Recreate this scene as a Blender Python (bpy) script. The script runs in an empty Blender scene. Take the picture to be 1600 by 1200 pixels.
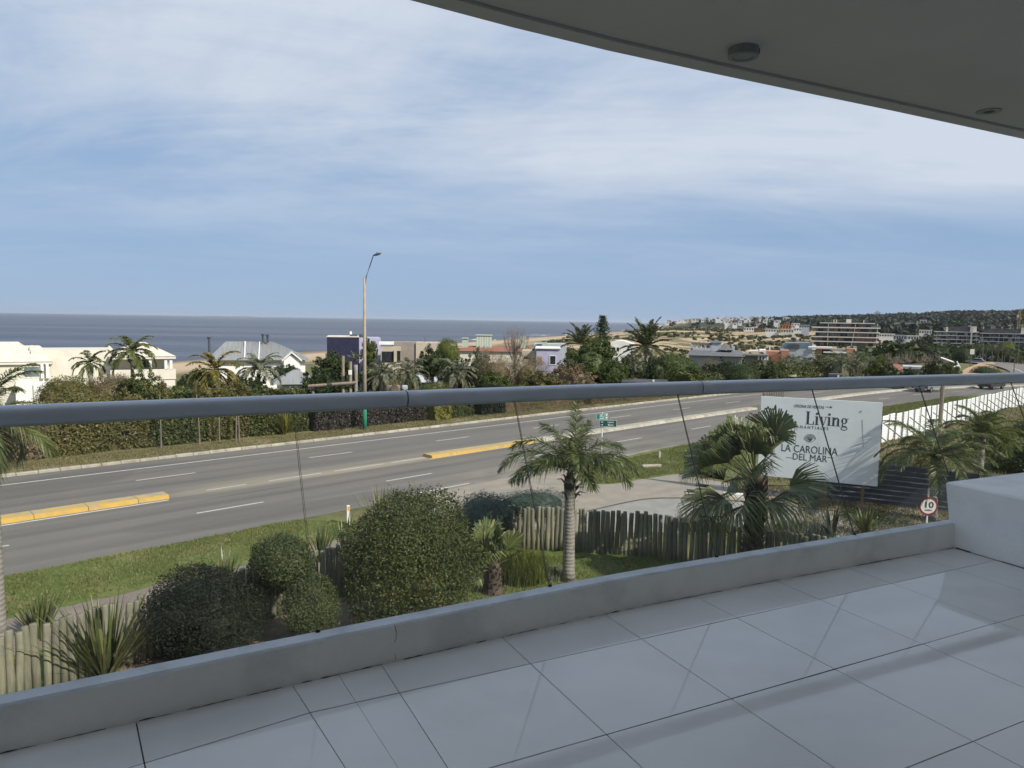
import bpy, math, random
import numpy as np
from mathutils import Matrix, Vector
R_ = math.radians
rng = np.random.default_rng(7)
random.seed(7)
sc = bpy.context.scene
col = sc.collection

# ------------------------------------------------------------------ camera
CZ = 8.5                       # camera above the road, metres
FPX, PITCH, ROLL = 1122.97, 0.0884, 0.0157      # in pixels of a 1600 wide picture
cp, sp = math.cos(PITCH), math.sin(PITCH)
FWD = np.array([0, cp, -sp]); RGT0 = np.array([1., 0, 0]); UP0 = np.cross(RGT0, FWD)
RGT = math.cos(ROLL) * RGT0 + math.sin(ROLL) * UP0
UPV = -math.sin(ROLL) * RGT0 + math.cos(ROLL) * UP0
cam_d = bpy.data.cameras.new('camera'); cam = bpy.data.objects.new('camera', cam_d); col.objects.link(cam)
cam_d.sensor_width = 36; cam_d.lens = FPX / 1600 * 36; cam_d.clip_start = 0.1; cam_d.clip_end = 90000
mw = Matrix.Identity(4)
for i in range(3):
    mw[i][0] = RGT[i]; mw[i][1] = UPV[i]; mw[i][2] = -FWD[i]
mw[0][3], mw[1][3], mw[2][3] = 0, 0, CZ
cam.matrix_world = mw
sc.camera = cam

# ------------------------------------------------------------------ light
SUN_B, SUN_E = 126.0, 38.0      # bearing clockwise from the view direction, elevation
sun_d = bpy.data.lights.new('sun', 'SUN'); sun = bpy.data.objects.new('sun', sun_d); col.objects.link(sun)
sun_d.energy = 3.7; sun_d.angle = R_(0.55); sun_d.color = (1.0, 0.93, 0.82)
to_sun = Vector((math.sin(R_(SUN_B)) * math.cos(R_(SUN_E)), math.cos(R_(SUN_B)) * math.cos(R_(SUN_E)), math.sin(R_(SUN_E))))
sun.rotation_euler = (-to_sun).to_track_quat('-Z', 'Y').to_euler()
world = bpy.data.worlds.new('World'); sc.world = world; world.use_nodes = True
wn = world.node_tree.nodes; wl = world.node_tree.links
for n in list(wn): wn.remove(n)
def wnode(t, **kw):
    n = wn.new(t)
    for k, v in kw.items(): setattr(n, k, v)
    return n
sky = wnode('ShaderNodeTexSky', sky_type='NISHITA', sun_disc=False)
sky.sun_elevation = R_(SUN_E); sky.sun_rotation = R_(SUN_B)
sky.altitude = 0; sky.air_density = 1.0; sky.dust_density = 0.15; sky.ozone_density = 3.5
tc = wnode('ShaderNodeTexCoord')
sep = wnode('ShaderNodeSeparateXYZ'); wl.new(tc.outputs['Generated'], sep.inputs[0])
zc = wnode('ShaderNodeMath', operation='MAXIMUM'); wl.new(sep.outputs['Z'], zc.inputs[0]); zc.inputs[1].default_value = 0.0
za = wnode('ShaderNodeMath', operation='ADD'); wl.new(zc.outputs[0], za.inputs[0]); za.inputs[1].default_value = 0.22
dx = wnode('ShaderNodeMath', operation='DIVIDE'); wl.new(sep.outputs['X'], dx.inputs[0]); wl.new(za.outputs[0], dx.inputs[1])
dy = wnode('ShaderNodeMath', operation='DIVIDE'); wl.new(sep.outputs['Y'], dy.inputs[0]); wl.new(za.outputs[0], dy.inputs[1])
cmb = wnode('ShaderNodeCombineXYZ'); wl.new(dx.outputs[0], cmb.inputs[0]); wl.new(dy.outputs[0], cmb.inputs[1])
def cloud(scale, rot, sx, sy, loc, detail, dist, lo, hi):
    mp = wnode('ShaderNodeMapping'); mp.inputs['Rotation'].default_value = (0, 0, R_(rot)); mp.inputs['Scale'].default_value = (sx, sy, 1); mp.inputs['Location'].default_value = loc
    wl.new(cmb.outputs[0], mp.inputs[0])
    nz = wnode('ShaderNodeTexNoise'); nz.inputs['Scale'].default_value = scale; nz.inputs['Detail'].default_value = detail
    nz.inputs['Roughness'].default_value = 0.62; nz.inputs['Distortion'].default_value = dist
    wl.new(mp.outputs[0], nz.inputs['Vector'])
    mr = wnode('ShaderNodeMapRange', interpolation_type='SMOOTHSTEP'); mr.inputs['From Min'].default_value = lo; mr.inputs['From Max'].default_value = hi
    wl.new(nz.outputs['Fac'], mr.inputs['Value'])
    return mr.outputs[0]
c1 = cloud(0.55, 18, 0.55, 1.0, (11.7, 3.3, 0), 10, 0.5, 0.37, 0.68)
c2 = cloud(1.5, -18, 0.45, 1.0, (5.0, 2.0, 0), 10, 0.9, 0.40, 0.72)
c3 = cloud(0.9, 24, 0.30, 1.6, (9.0, 4.0, 0), 8, 0.4, 0.42, 0.72)
m1 = wnode('ShaderNodeMath', operation='MULTIPLY_ADD'); wl.new(c2, m1.inputs[0]); m1.inputs[1].default_value = 0.50; wl.new(c1, m1.inputs[2])
m2 = wnode('ShaderNodeMath', operation='MULTIPLY_ADD'); wl.new(c3, m2.inputs[0]); m2.inputs[1].default_value = 0.45; wl.new(m1.outputs[0], m2.inputs[2])
el = wnode('ShaderNodeMapRange', interpolation_type='SMOOTHSTEP'); wl.new(sep.outputs['Z'], el.inputs['Value']); el.inputs['From Min'].default_value = 0.0; el.inputs['From Max'].default_value = 0.24
m3 = wnode('ShaderNodeMath', operation='MULTIPLY'); wl.new(m2.outputs[0], m3.inputs[0]); wl.new(el.outputs[0], m3.inputs[1])
m4 = wnode('ShaderNodeMath', operation='MULTIPLY', use_clamp=True); wl.new(m3.outputs[0], m4.inputs[0]); m4.inputs[1].default_value = 0.80
mix = wnode('ShaderNodeMix', data_type='RGBA')
gam = wnode('ShaderNodeGamma'); gam.inputs['Gamma'].default_value = 0.46; wl.new(sky.outputs[0], gam.inputs['Color'])      # evens the clear sky out as thin high cloud does
tint = wnode('ShaderNodeMix', data_type='RGBA', blend_type='MULTIPLY'); tint.inputs['Factor'].default_value = 1.0; tint.inputs['B'].default_value = (1.12, 1.27, 1.52, 1)
wl.new(gam.outputs['Color'], tint.inputs['A'])
hsv = wnode('ShaderNodeHueSaturation'); hsv.inputs['Saturation'].default_value = 1.12; hsv.inputs['Value'].default_value = 1.0
wl.new(tint.outputs['Result'], hsv.inputs['Color'])
veil = wnode('ShaderNodeMix', data_type='RGBA'); veil.inputs['Factor'].default_value = 0.66; wl.new(hsv.outputs[0], veil.inputs['A']); veil.inputs['B'].default_value = (2.05, 3.05, 4.65, 1)
wl.new(m4.outputs[0], mix.inputs['Factor']); wl.new(veil.outputs['Result'], mix.inputs['A']); mix.inputs['B'].default_value = (4.15, 4.6, 5.3, 1)
bg = wnode('ShaderNodeBackground'); bg.inputs['Strength'].default_value = 0.10
wl.new(mix.outputs['Result'], bg.inputs['Color'])
wo = wnode('ShaderNodeOutputWorld'); wl.new(bg.outputs[0], wo.inputs[0])
vs = sc.view_settings
vs.view_transform = 'Standard'; vs.look = 'None'; vs.exposure = 0.6; vs.gamma = 1.0; vs.use_curve_mapping = False
sc.cycles.max_bounces = 7; sc.cycles.diffuse_bounces = 5; sc.cycles.glossy_bounces = 3
sc.cycles.transparent_max_bounces = 12; sc.cycles.transmission_bounces = 4
sc.cycles.caustics_reflective = False; sc.cycles.caustics_refractive = False

# ------------------------------------------------------------------ helpers
def ray(px, py): return FWD * FPX + RGT * (px - 800) + UPV * (600 - py)
def at_z(px, py, z):
    d = ray(px, py); t = (z - CZ) / d[2]; return np.array([d[0] * t, d[1] * t, z])
def at(px, py, Y):
    d = ray(px, py); t = Y / d[1]; return np.array([d[0] * t, Y, CZ + d[2] * t])
TV = np.array([.7205, .6934]); NV = np.array([-.6934, .7205])      # along the road, towards the sea
def us(u, s): return TV * u + NV * s
ROADROT = math.atan2(.6934, .7205)

def tag(o, label, cat, group=None, kind=None):
    if label: o['label'] = label
    if cat: o['category'] = cat
    if group: o['group'] = group
    if kind: o['kind'] = kind
    return o
def link(o, parent=None):
    col.objects.link(o)
    if parent is not None: o.parent = parent
    return o
def empty(name, loc=(0, 0, 0), rz=0.0, label=None, cat=None, group=None):
    o = bpy.data.objects.new(name, None); o.empty_display_size = 0.2
    o.location = loc; o.rotation_euler = (0, 0, rz); col.objects.link(o)
    return tag(o, label, cat, group)
def me_obj(name, me, mat=None, parent=None, loc=None, rz=None):
    if mat is not None and len(me.materials) == 0: me.materials.append(mat)
    o = bpy.data.objects.new(name, me)
    if loc is not None: o.location = loc
    if rz is not None: o.rotation_euler = (0, 0, rz)
    return link(o, parent)
def fast_mesh(name, V, nper=4):
    """V (N, nper, 3): N loose polygons"""
    V = np.asarray(V, np.float32); n = V.shape[0]
    me = bpy.data.meshes.new(name)
    me.vertices.add(n * nper); me.vertices.foreach_set('co', V.reshape(-1))
    me.loops.add(n * nper); me.loops.foreach_set('vertex_index', np.arange(n * nper, dtype=np.int32))
    me.polygons.add(n); me.polygons.foreach_set('loop_start', np.arange(0, n * nper, nper, dtype=np.int32))
    me.polygons.foreach_set('loop_total', np.full(n, nper, np.int32))
    me.update(calc_edges=True); return me
class MB:
    def __init__(s): s.v = []; s.f = []; s.m = []; s.cur = 0
    def add(s, vs, fs):
        o = len(s.v); s.v += [tuple(map(float, p)) for p in vs]
        s.f += [tuple(i + o for i in f) for f in fs]; s.m += [s.cur] * len(fs); return s
    def box(s, x0, y0, z0, x1, y1, z1):
        return s.add([(x0,y0,z0),(x1,y0,z0),(x1,y1,z0),(x0,y1,z0),(x0,y0,z1),(x1,y0,z1),(x1,y1,z1),(x0,y1,z1)],
                     [(0,3,2,1),(4,5,6,7),(0,1,5,4),(1,2,6,5),(2,3,7,6),(3,0,4,7)])
    def bbox(s, x0, y0, z0, x1, y1, z1, b=0.02):      # box with chamfered vertical and top edges
        pr = [(x0+b,y0),(x1-b,y0),(x1,y0+b),(x1,y1-b),(x1-b,y1),(x0+b,y1),(x0,y1-b),(x0,y0+b)]
        cx, cy = (x0+x1)/2, (y0+y1)/2
        ins = [(min(max(x, x0+b), x1-b), min(max(y, y0+b), y1-b)) for x, y in pr]
        vs = [(x,y,z0) for x,y in pr] + [(x,y,z1-b) for x,y in pr] + [(x,y,z1) for x,y in ins]
        fs = [tuple(range(7,-1,-1))]
        for k in range(8):
            a, c = k, (k+1) % 8
            fs.append((a, c, 8+c, 8+a)); fs.append((8+a, 8+c, 16+c, 16+a))
        fs.append(tuple(range(16, 24)))
        return s.add(vs, fs)
    def prism(s, pts, z0, z1):
        n = len(pts)
        vs = [(p[0],p[1],z0) for p in pts] + [(p[0],p[1],z1) for p in pts]
        fs = [tuple(range(n-1,-1,-1)), tuple(range(n, 2*n))] + [(k,(k+1)%n,n+(k+1)%n,n+k) for k in range(n)]
        return s.add(vs, fs)
    def yprism(s, pts, y0, y1):      # polygon in xz pushed along y
        n = len(pts)
        vs = [(p[0],y0,p[1]) for p in pts] + [(p[0],y1,p[1]) for p in pts]
        fs = [tuple(range(n)), tuple(range(2*n-1,n-1,-1))] + [((k+1)%n,k,n+k,n+(k+1)%n) for k in range(n)]
        return s.add(vs, fs)
    def hip(s, x0, y0, x1, y1, z0, z1, ridge):      # hipped roof, ridge length along x
        cx, cy = (x0+x1)/2, (y0+y1)/2
        return s.add([(x0,y0,z0),(x1,y0,z0),(x1,y1,z0),(x0,y1,z0),(cx-ridge/2,cy,z1),(cx+ridge/2,cy,z1)],
                     [(0,1,5,4),(2,3,4,5),(1,2,5),(3,0,4),(0,3,2,1)])
    def tube(s, path, rad, n=8, caps=True):
        path = [np.array(p, float) for p in path]; m = len(path)
        if np.isscalar(rad): rad = [rad] * m
        vs = []
        for k in range(m):
            d = path[min(k+1, m-1)] - path[max(k-1, 0)]; d /= (np.linalg.norm(d) + 1e-9)
            a = np.cross(d, [0, 0, 1.]) if abs(d[2]) < .95 else np.cross(d, [1., 0, 0])
            a /= np.linalg.norm(a); b = np.cross(d, a)
            for j in range(n):
                w = 2*math.pi*j/n; vs.append(path[k] + rad[k]*(math.cos(w)*a + math.sin(w)*b))
        fs = []
        for k in range(m-1):
            for j in range(n):
                fs.append((k*n+j, k*n+(j+1)%n, (k+1)*n+(j+1)%n, (k+1)*n+j))
        if caps: fs += [tuple(range(n-1,-1,-1)), tuple(range((m-1)*n, m*n))]
        return s.add(vs, fs)
    def mesh(s, name, smooth=False):
        me = bpy.data.meshes.new(name); me.from_pydata(s.v, [], s.f)
        if any(s.m): me.polygons.foreach_set('material_index', s.m)
        if smooth: me.polygons.foreach_set('use_smooth', [True]*len(s.f))
        me.update(); return me
    def build(s, name, mats, parent=None, loc=None, rz=None, smooth=False):
        me = s.mesh(name, smooth)
        for m in (mats if isinstance(mats, (list, tuple)) else [mats]): me.materials.append(m)
        return me_obj(name, me, None, parent, loc, rz)

# ------------------------------------------------------------------ materials
def newmat(name):
    m = bpy.data.materials.new(name); m.use_nodes = True
    nt = m.node_tree; b = nt.nodes['Principled BSDF']; return m, nt, b
def N(nt, t, **kw):
    n = nt.nodes.new(t)
    for k, v in kw.items(): setattr(n, k, v)
    return n
def c4(c): return (c[0], c[1], c[2], 1)
def mat(name, c1, c2=None, rough=.8, spec=.3, scale=2.0, lo=.35, hi=.65, detail=6, bump=0, bscale=30, metal=0, stretch=(1,1,1), world=False, rot=0, isl=0.0, c3=None, s3=0.3, m3=0.6):
    m, nt, b = newmat(name); L = nt.links
    b.inputs['Roughness'].default_value = rough; b.inputs['Metallic'].default_value = metal
    b.inputs['Specular IOR Level'].default_value = spec
    if world: src = N(nt, 'ShaderNodeNewGeometry').outputs['Position']
    else: src = N(nt, 'ShaderNodeTexCoord').outputs['Object']
    mp = N(nt, 'ShaderNodeMapping'); mp.inputs['Scale'].default_value = stretch; mp.inputs['Rotation'].default_value = (0, 0, rot)
    if rot:
        mp0 = N(nt, 'ShaderNodeMapping'); mp0.inputs['Rotation'].default_value = (0, 0, rot); L.new(src, mp0.inputs[0])
        mp.inputs['Rotation'].default_value = (0, 0, 0); L.new(mp0.outputs[0], mp.inputs[0])
    else: L.new(src, mp.inputs[0])
    if c2 is None: c2 = tuple(x * .8 for x in c1)
    nz = N(nt, 'ShaderNodeTexNoise'); nz.inputs['Scale'].default_value = scale; nz.inputs['Detail'].default_value = detail; nz.inputs['Roughness'].default_value = .6
    L.new(mp.outputs[0], nz.inputs['Vector'])
    mr = N(nt, 'ShaderNodeMapRange', interpolation_type='SMOOTHSTEP'); mr.inputs['From Min'].default_value = lo; mr.inputs['From Max'].default_value = hi
    L.new(nz.outputs['Fac'], mr.inputs['Value'])
    mx = N(nt, 'ShaderNodeMix', data_type='RGBA'); mx.inputs['A'].default_value = c4(c1); mx.inputs['B'].default_value = c4(c2)
    L.new(mr.outputs[0], mx.inputs['Factor']); out = mx.outputs['Result']
    if c3 is not None:
        nz3 = N(nt, 'ShaderNodeTexNoise'); nz3.inputs['Scale'].default_value = s3; nz3.inputs['Detail'].default_value = 5; L.new(src, nz3.inputs['Vector'])
        mr3 = N(nt, 'ShaderNodeMapRange', interpolation_type='SMOOTHSTEP'); mr3.inputs['From Min'].default_value = .48; mr3.inputs['From Max'].default_value = .68; mr3.inputs['To Max'].default_value = m3
        L.new(nz3.outputs['Fac'], mr3.inputs['Value'])
        mx3 = N(nt, 'ShaderNodeMix', data_type='RGBA'); L.new(mr3.outputs[0], mx3.inputs['Factor']); L.new(out, mx3.inputs['A']); mx3.inputs['B'].default_value = c4(c3); out = mx3.outputs['Result']
    if isl:
        oi = N(nt, 'ShaderNodeObjectInfo'); hs = N(nt, 'ShaderNodeHueSaturation')
        mr2 = N(nt, 'ShaderNodeMapRange'); mr2.inputs['To Min'].default_value = 1 - isl; mr2.inputs['To Max'].default_value = 1 + isl
        L.new(oi.outputs['Random'], mr2.inputs['Value']); L.new(mr2.outputs[0], hs.inputs['Value']); L.new(out, hs.inputs['Color']); out = hs.outputs['Color']
    L.new(out, b.inputs['Base Color'])
    if bump:
        nb = N(nt, 'ShaderNodeTexNoise'); nb.inputs['Scale'].default_value = bscale; nb.inputs['Detail'].default_value = 5; L.new(mp.outputs[0], nb.inputs['Vector'])
        bp = N(nt, 'ShaderNodeBump'); bp.inputs['Strength'].default_value = bump; bp.inputs['Distance'].default_value = .02
        L.new(nb.outputs['Fac'], bp.inputs['Height']); L.new(bp.outputs[0], b.inputs['Normal'])
    return m
def leafmat(name, c1, c2, c3=None, p3=.12, trans=.28, rough=.55, scale=1.2, spec=.25):
    m, nt, b = newmat(name); L = nt.links
    g = N(nt, 'ShaderNodeNewGeometry'); ra = g.outputs['Random Per Island']
    mx = N(nt, 'ShaderNodeMix', data_type='RGBA'); mx.inputs['A'].default_value = c4(c1); mx.inputs['B'].default_value = c4(c2)
    nz = N(nt, 'ShaderNodeTexNoise'); nz.inputs['Scale'].default_value = scale; nz.inputs['Detail'].default_value = 3
    L.new(g.outputs['Position'], nz.inputs['Vector'])
    ad = N(nt, 'ShaderNodeMath', operation='MULTIPLY_ADD'); L.new(ra, ad.inputs[0]); ad.inputs[1].default_value = .55
    sb = N(nt, 'ShaderNodeMapRange'); sb.inputs['From Min'].default_value = .3; sb.inputs['From Max'].default_value = .7; sb.inputs['To Max'].default_value = .55
    L.new(nz.outputs['Fac'], sb.inputs['Value']); L.new(sb.outputs[0], ad.inputs[2]); L.new(ad.outputs[0], mx.inputs['Factor'])
    out = mx.outputs['Result']
    if c3 is not None:
        gt = N(nt, 'ShaderNodeMath', operation='FRACT'); ml = N(nt, 'ShaderNodeMath', operation='MULTIPLY'); ml.inputs[1].default_value = 17.3
        L.new(ra, ml.inputs[0]); L.new(ml.outputs[0], gt.inputs[0])
        lt = N(nt, 'ShaderNodeMath', operation='LESS_THAN'); L.new(gt.outputs[0], lt.inputs[0]); lt.inputs[1].default_value = p3
        mx2 = N(nt, 'ShaderNodeMix', data_type='RGBA'); L.new(lt.outputs[0], mx2.inputs['Factor']); L.new(out, mx2.inputs['A']); mx2.inputs['B'].default_value = c4(c3); out = mx2.outputs['Result']
    L.new(out, b.inputs['Base Color']); b.inputs['Roughness'].default_value = rough; b.inputs['Specular IOR Level'].default_value = spec
    tr = N(nt, 'ShaderNodeBsdfTranslucent'); L.new(out, tr.inputs['Color'])
    ms = N(nt, 'ShaderNodeMixShader'); ms.inputs[0].default_value = trans
    L.new(b.outputs[0], ms.inputs[1]); L.new(tr.outputs[0], ms.inputs[2]); L.new(ms.outputs[0], nt.nodes['Material Output'].inputs[0])
    return m

K = {}
K['tile'] = mat('porcelain_tile', (.82,.79,.755), (.76,.735,.70), rough=.045, spec=.55, scale=1.3, isl=.03, c3=(.60,.575,.545), s3=1.4, m3=.40)
K['grout'] = mat('dark_grout', (.035,.035,.035), (.09,.085,.08), scale=6)
K['stucco'] = mat('painted_plaster', (.93,.915,.86), (.88,.865,.81), rough=.85, scale=1.6, bump=.35, bscale=45, c3=(.56,.55,.52), s3=2.4, m3=.5)
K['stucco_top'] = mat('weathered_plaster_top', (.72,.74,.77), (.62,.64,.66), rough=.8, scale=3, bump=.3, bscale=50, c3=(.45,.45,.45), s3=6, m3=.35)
K['white_block'] = mat('white_plaster', (.95,.94,.91), (.91,.90,.87), rough=.8, scale=2, bump=.16, bscale=45, c3=(.60,.61,.62), s3=2.2, m3=.35)
K['facade'] = mat('white_facade', (.88,.86,.82), (.84,.82,.78), rough=.8, scale=1)
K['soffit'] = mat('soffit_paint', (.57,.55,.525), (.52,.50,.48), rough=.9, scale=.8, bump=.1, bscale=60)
K['rail'] = mat('grey_metal_rail', (.58,.61,.66), (.54,.57,.62), rough=.42, spec=.5, scale=5, metal=.2, bump=.03, bscale=80)
K['black'] = mat('black_rubber', (.012,.012,.012), (.02,.02,.02), rough=.6)
K['crack'] = mat('crack_dirt', (.05,.047,.043), (.12,.11,.10), rough=1, scale=9)
K['asphalt'] = None
K['kerb'] = mat('concrete_kerb', (.46,.42,.34), (.36,.33,.27), scale=2.5, isl=.12, bump=.3, bscale=20, world=True, c3=(.25,.22,.17), s3=1.5)
K['yellow'] = mat('worn_yellow_paint', (.54,.335,.07), (.47,.30,.075), scale=3, rough=.7, world=True, c3=(.30,.25,.17), s3=2.4, m3=.65)
K['yellow_top'] = mat('worn_yellow_top', (.55,.36,.09), (.40,.34,.24), scale=2.6, rough=.8, world=True, c3=(.32,.29,.24), s3=2.0, m3=.8)
K['lane'] = mat('lane_paint', (.62,.60,.55), (.42,.40,.37), scale=5, lo=.45, hi=.75, rough=.7, world=True)
K['gravel'] = mat('gravel_path', (.235,.195,.16), (.18,.15,.125), scale=14, world=True, bump=.6, bscale=30, c3=(.29,.24,.19), s3=.5)
K['drive'] = mat('sandy_concrete', (.33,.285,.23), (.27,.235,.195), scale=1.2, world=True, bump=.3, bscale=20, c3=(.27,.25,.22), s3=.45, m3=.7)
K['drive2'] = mat('pale_concrete', (.31,.295,.265), (.255,.245,.225), scale=1.5, world=True, bump=.2, bscale=20)
K['soil'] = mat('dry_soil', (.27,.21,.14), (.18,.14,.09), scale=3, world=True, bump=.6, bscale=18)
def grassmat(n, a, b, c, s3=.5, m3=.6): return mat(n, a, b, rough=.9, spec=.1, scale=5, world=True, bump=.8, bscale=22, c3=c, s3=s3, m3=m3)
K['grass'] = grassmat('verge_grass', (.135,.165,.048), (.09,.118,.035), (.25,.225,.10))
K['lawn'] = grassmat('lawn_grass', (.13,.17,.045), (.09,.12,.03), (.16,.17,.06))
K['drygrass'] = grassmat('dry_verge_grass', (.20,.18,.085), (.15,.14,.065), (.27,.22,.13))
K['field'] = grassmat('rough_field', (.16,.15,.065), (.10,.105,.045), (.27,.21,.13), .25, .7)
K['blade'] = leafmat('grass_blades', (.115,.155,.040), (.20,.205,.075), (.30,.26,.14), .16, trans=.3, scale=.8)
K['blade_dry'] = leafmat('dry_grass_blades', (.20,.17,.08), (.28,.23,.13), (.12,.13,.05), .25, trans=.3, scale=.8)
K['bush_dark'] = leafmat('dark_bush_leaf', (.011,.016,.010), (.028,.034,.021), (.05,.048,.033), .05, trans=.12, rough=.55, spec=.1)
K['bush_mid'] = leafmat('mid_bush_leaf', (.040,.058,.020), (.085,.105,.038), (.16,.15,.07), .06, trans=.2)
K['bush_big'] = leafmat('big_bush_leaf', (.038,.054,.014), (.100,.116,.034), (.17,.15,.06), .06, trans=.22)
K['juniper'] = leafmat('juniper_leaf', (.030,.052,.040), (.065,.092,.072), None, trans=.15)
K['hedge'] = leafmat('olive_hedge_leaf', (.058,.062,.018), (.145,.135,.044), (.24,.195,.09), .13, trans=.25, scale=.5)
K['hedge_g'] = leafmat('green_hedge_leaf', (.034,.050,.014), (.090,.105,.032), (.18,.16,.055), .10, trans=.2, scale=.5)
K['hedge_p'] = leafmat('purple_hedge_leaf', (.030,.026,.022), (.075,.062,.050), (.12,.10,.08), .1, trans=.15, scale=.8)
K['yellowshrub'] = leafmat('yellow_shrub_leaf', (.15,.15,.03), (.30,.27,.05), (.08,.10,.03), .2, trans=.25)
K['drybush'] = leafmat('dry_bush_twig', (.12,.085,.050), (.22,.165,.10), (.10,.10,.04), .2, trans=.2, scale=.4)
K['tree_d'] = leafmat('dark_tree_leaf', (.018,.032,.010), (.048,.068,.020), (.075,.088,.026), .06, trans=.2, scale=.5)
K['tree_m'] = leafmat('mid_tree_leaf', (.030,.050,.013), (.082,.112,.028), (.13,.14,.04), .08, trans=.2, scale=.5)
K['tree_l'] = leafmat('light_tree_leaf', (.062,.085,.017), (.145,.165,.036), None, .1, trans=.25, scale=.5)
K['tree_o'] = leafmat('olive_tree_leaf', (.060,.072,.038), (.125,.138,.075), None, trans=.2, scale=.5)
K['pine'] = leafmat('far_pine_leaf', (.018,.026,.014), (.040,.050,.026), (.055,.058,.030), .1, trans=.1, scale=.02)
K['scrub'] = leafmat('dune_scrub_leaf', (.045,.055,.025), (.095,.10,.045), (.16,.13,.06), .1, trans=.15, scale=.05)
K['bare'] = mat('bare_twigs', (.24,.20,.165), (.17,.14,.115), scale=3)
K['bark'] = mat('grey_bark', (.22,.19,.155), (.14,.12,.10), scale=4, bump=.6, bscale=12)
K['palmtrunk'] = None
K['frond_q'] = leafmat('queen_palm_frond', (.050,.070,.018), (.125,.150,.042), (.20,.19,.06), .06, trans=.22, rough=.42, spec=.45, scale=.9)
K['frond_w'] = leafmat('fan_palm_frond', (.055,.078,.024), (.150,.180,.065), (.26,.26,.12), .12, trans=.2, rough=.38, spec=.5, scale=.9)
K['frond_p'] = leafmat('date_palm_frond', (.045,.058,.022), (.10,.115,.045), (.16,.13,.05), .08, trans=.15, scale=.6)
K['frond_b'] = leafmat('butia_palm_frond', (.085,.10,.060), (.17,.18,.115), (.22,.20,.13), .12, trans=.2, scale=.6)
K['frond_y'] = leafmat('yellowing_palm_frond', (.060,.070,.018), (.15,.14,.035), (.28,.18,.04), .2, trans=.2, scale=.7)
K['boots'] = mat('palm_boots', (.085,.062,.045), (.045,.034,.026), scale=7, bump=.5, bscale=20, c3=(.16,.12,.09), s3=3)
K['flax'] = leafmat('flax_blade', (.050,.070,.022), (.135,.155,.055), (.25,.23,.10), .12, trans=.15, rough=.4, spec=.4, scale=2)
K['log'] = mat('weathered_log', (.25,.24,.17), (.17,.165,.12), rough=.9, scale=2, stretch=(6,6,.7), isl=.22, bump=.5, bscale=9, c3=(.16,.15,.115), s3=2.5, m3=.55)
K['wood'] = mat('old_wood', (.30,.25,.19), (.20,.165,.125), scale=3, stretch=(4,4,.6), bump=.4, bscale=10)
K['wood_dk'] = mat('grey_post_wood', (.17,.155,.135), (.11,.10,.09), scale=3, stretch=(4,4,.6))
K['wood_or'] = mat('raw_pine_post', (.34,.20,.10), (.26,.15,.08), scale=3, stretch=(4,4,.6))
K['signboard'] = mat('sign_panel_white', (.84,.87,.87), (.79,.82,.82), rough=.6, scale=.8, c3=(.72,.76,.77), s3=1.0, m3=.3)
K['ink'] = mat('sign_ink', (.04,.045,.055), (.055,.06,.07), rough=.7)
K['navy'] = mat('navy_sheet_metal', (.085,.10,.125), (.11,.125,.15), rough=.34, spec=.6, metal=.0, scale=1.5, c3=(.09,.10,.115), s3=1.2, m3=.5)
K['wsheet'] = mat('white_sheet_metal', (.80,.82,.83), (.72,.74,.75), rough=.5, scale=1.5)
K['white'] = mat('white_paint', (.74,.73,.69), (.67,.66,.62), rough=.7, scale=1.2, c3=(.62,.61,.57), s3=.5, m3=.3)
K['cream'] = mat('cream_wall', (.64,.61,.52), (.57,.54,.46), rough=.8, scale=.8, c3=(.52,.49,.42), s3=.35, m3=.5)
K['creamroof'] = mat('cream_roof_tiles', (.66,.61,.52), (.54,.49,.42), rough=.85, scale=2.5, stretch=(1,1,4), bump=.5, bscale=6)
K['siding'] = mat('white_siding', (.78,.78,.75), (.70,.70,.67), scale=1.5, stretch=(.3,.3,3))
K['zinc'] = mat('grey_metal_roof', (.25,.26,.26), (.20,.21,.21), rough=.6, spec=.4, scale=1.2, stretch=(3,.3,.3))
K['navywall'] = mat('navy_wall', (.016,.017,.045), (.022,.023,.055), scale=1)
K['violet'] = mat('violet_wall', (.42,.41,.54), (.36,.35,.47), scale=.8)
K['beige'] = mat('beige_wall', (.46,.40,.31), (.40,.345,.27), scale=.8)
K['taupe'] = mat('taupe_wall', (.26,.23,.20), (.22,.195,.17), scale=.8)
K['mint'] = mat('mint_chimney', (.42,.50,.40), (.36,.44,.35), scale=1.5, stretch=(4,4,.4))
K['redroof'] = mat('terracotta_roof', (.30,.13,.085), (.22,.10,.07), scale=3)
K['brick'] = mat('salmon_brick', (.45,.22,.14), (.36,.17,.11), scale=3)
K['slate'] = mat('slate_roof', (.15,.155,.165), (.11,.115,.125), scale=2)
K['bluegrey'] = mat('blue_grey_wall', (.42,.45,.49), (.36,.39,.43), scale=1)
K['glassroof'] = mat('blue_glass_roof', (.16,.22,.28), (.12,.17,.22), rough=.25, spec=.6, scale=1)
K['glassdark'] = mat('dark_window', (.020,.023,.027), (.035,.04,.045), rough=.12, spec=.6, scale=1.5)
K['glassgreen'] = mat('green_window', (.10,.13,.13), (.16,.19,.19), rough=.15, spec=.6, scale=1.5)
K['woodpanel'] = mat('timber_shutter', (.38,.23,.14), (.30,.18,.11), scale=2)
K['slab'] = mat('concrete_slab', (.62,.58,.52), (.54,.50,.45), scale=.6)
K['dkwall'] = mat('charcoal_wall', (.055,.055,.06), (.085,.085,.09), scale=.6)
K['orange'] = mat('orange_wall', (.48,.24,.08), (.42,.2,.07), scale=.6)
K['crane'] = mat('crane_yellow', (.65,.38,.05), (.55,.32,.05), scale=1)
K['pole'] = mat('lamp_pole_concrete', (.36,.30,.23), (.30,.25,.195), scale=3)
K['polegreen'] = mat('green_paint', (.02,.22,.13), (.03,.18,.11), scale=3)
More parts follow.
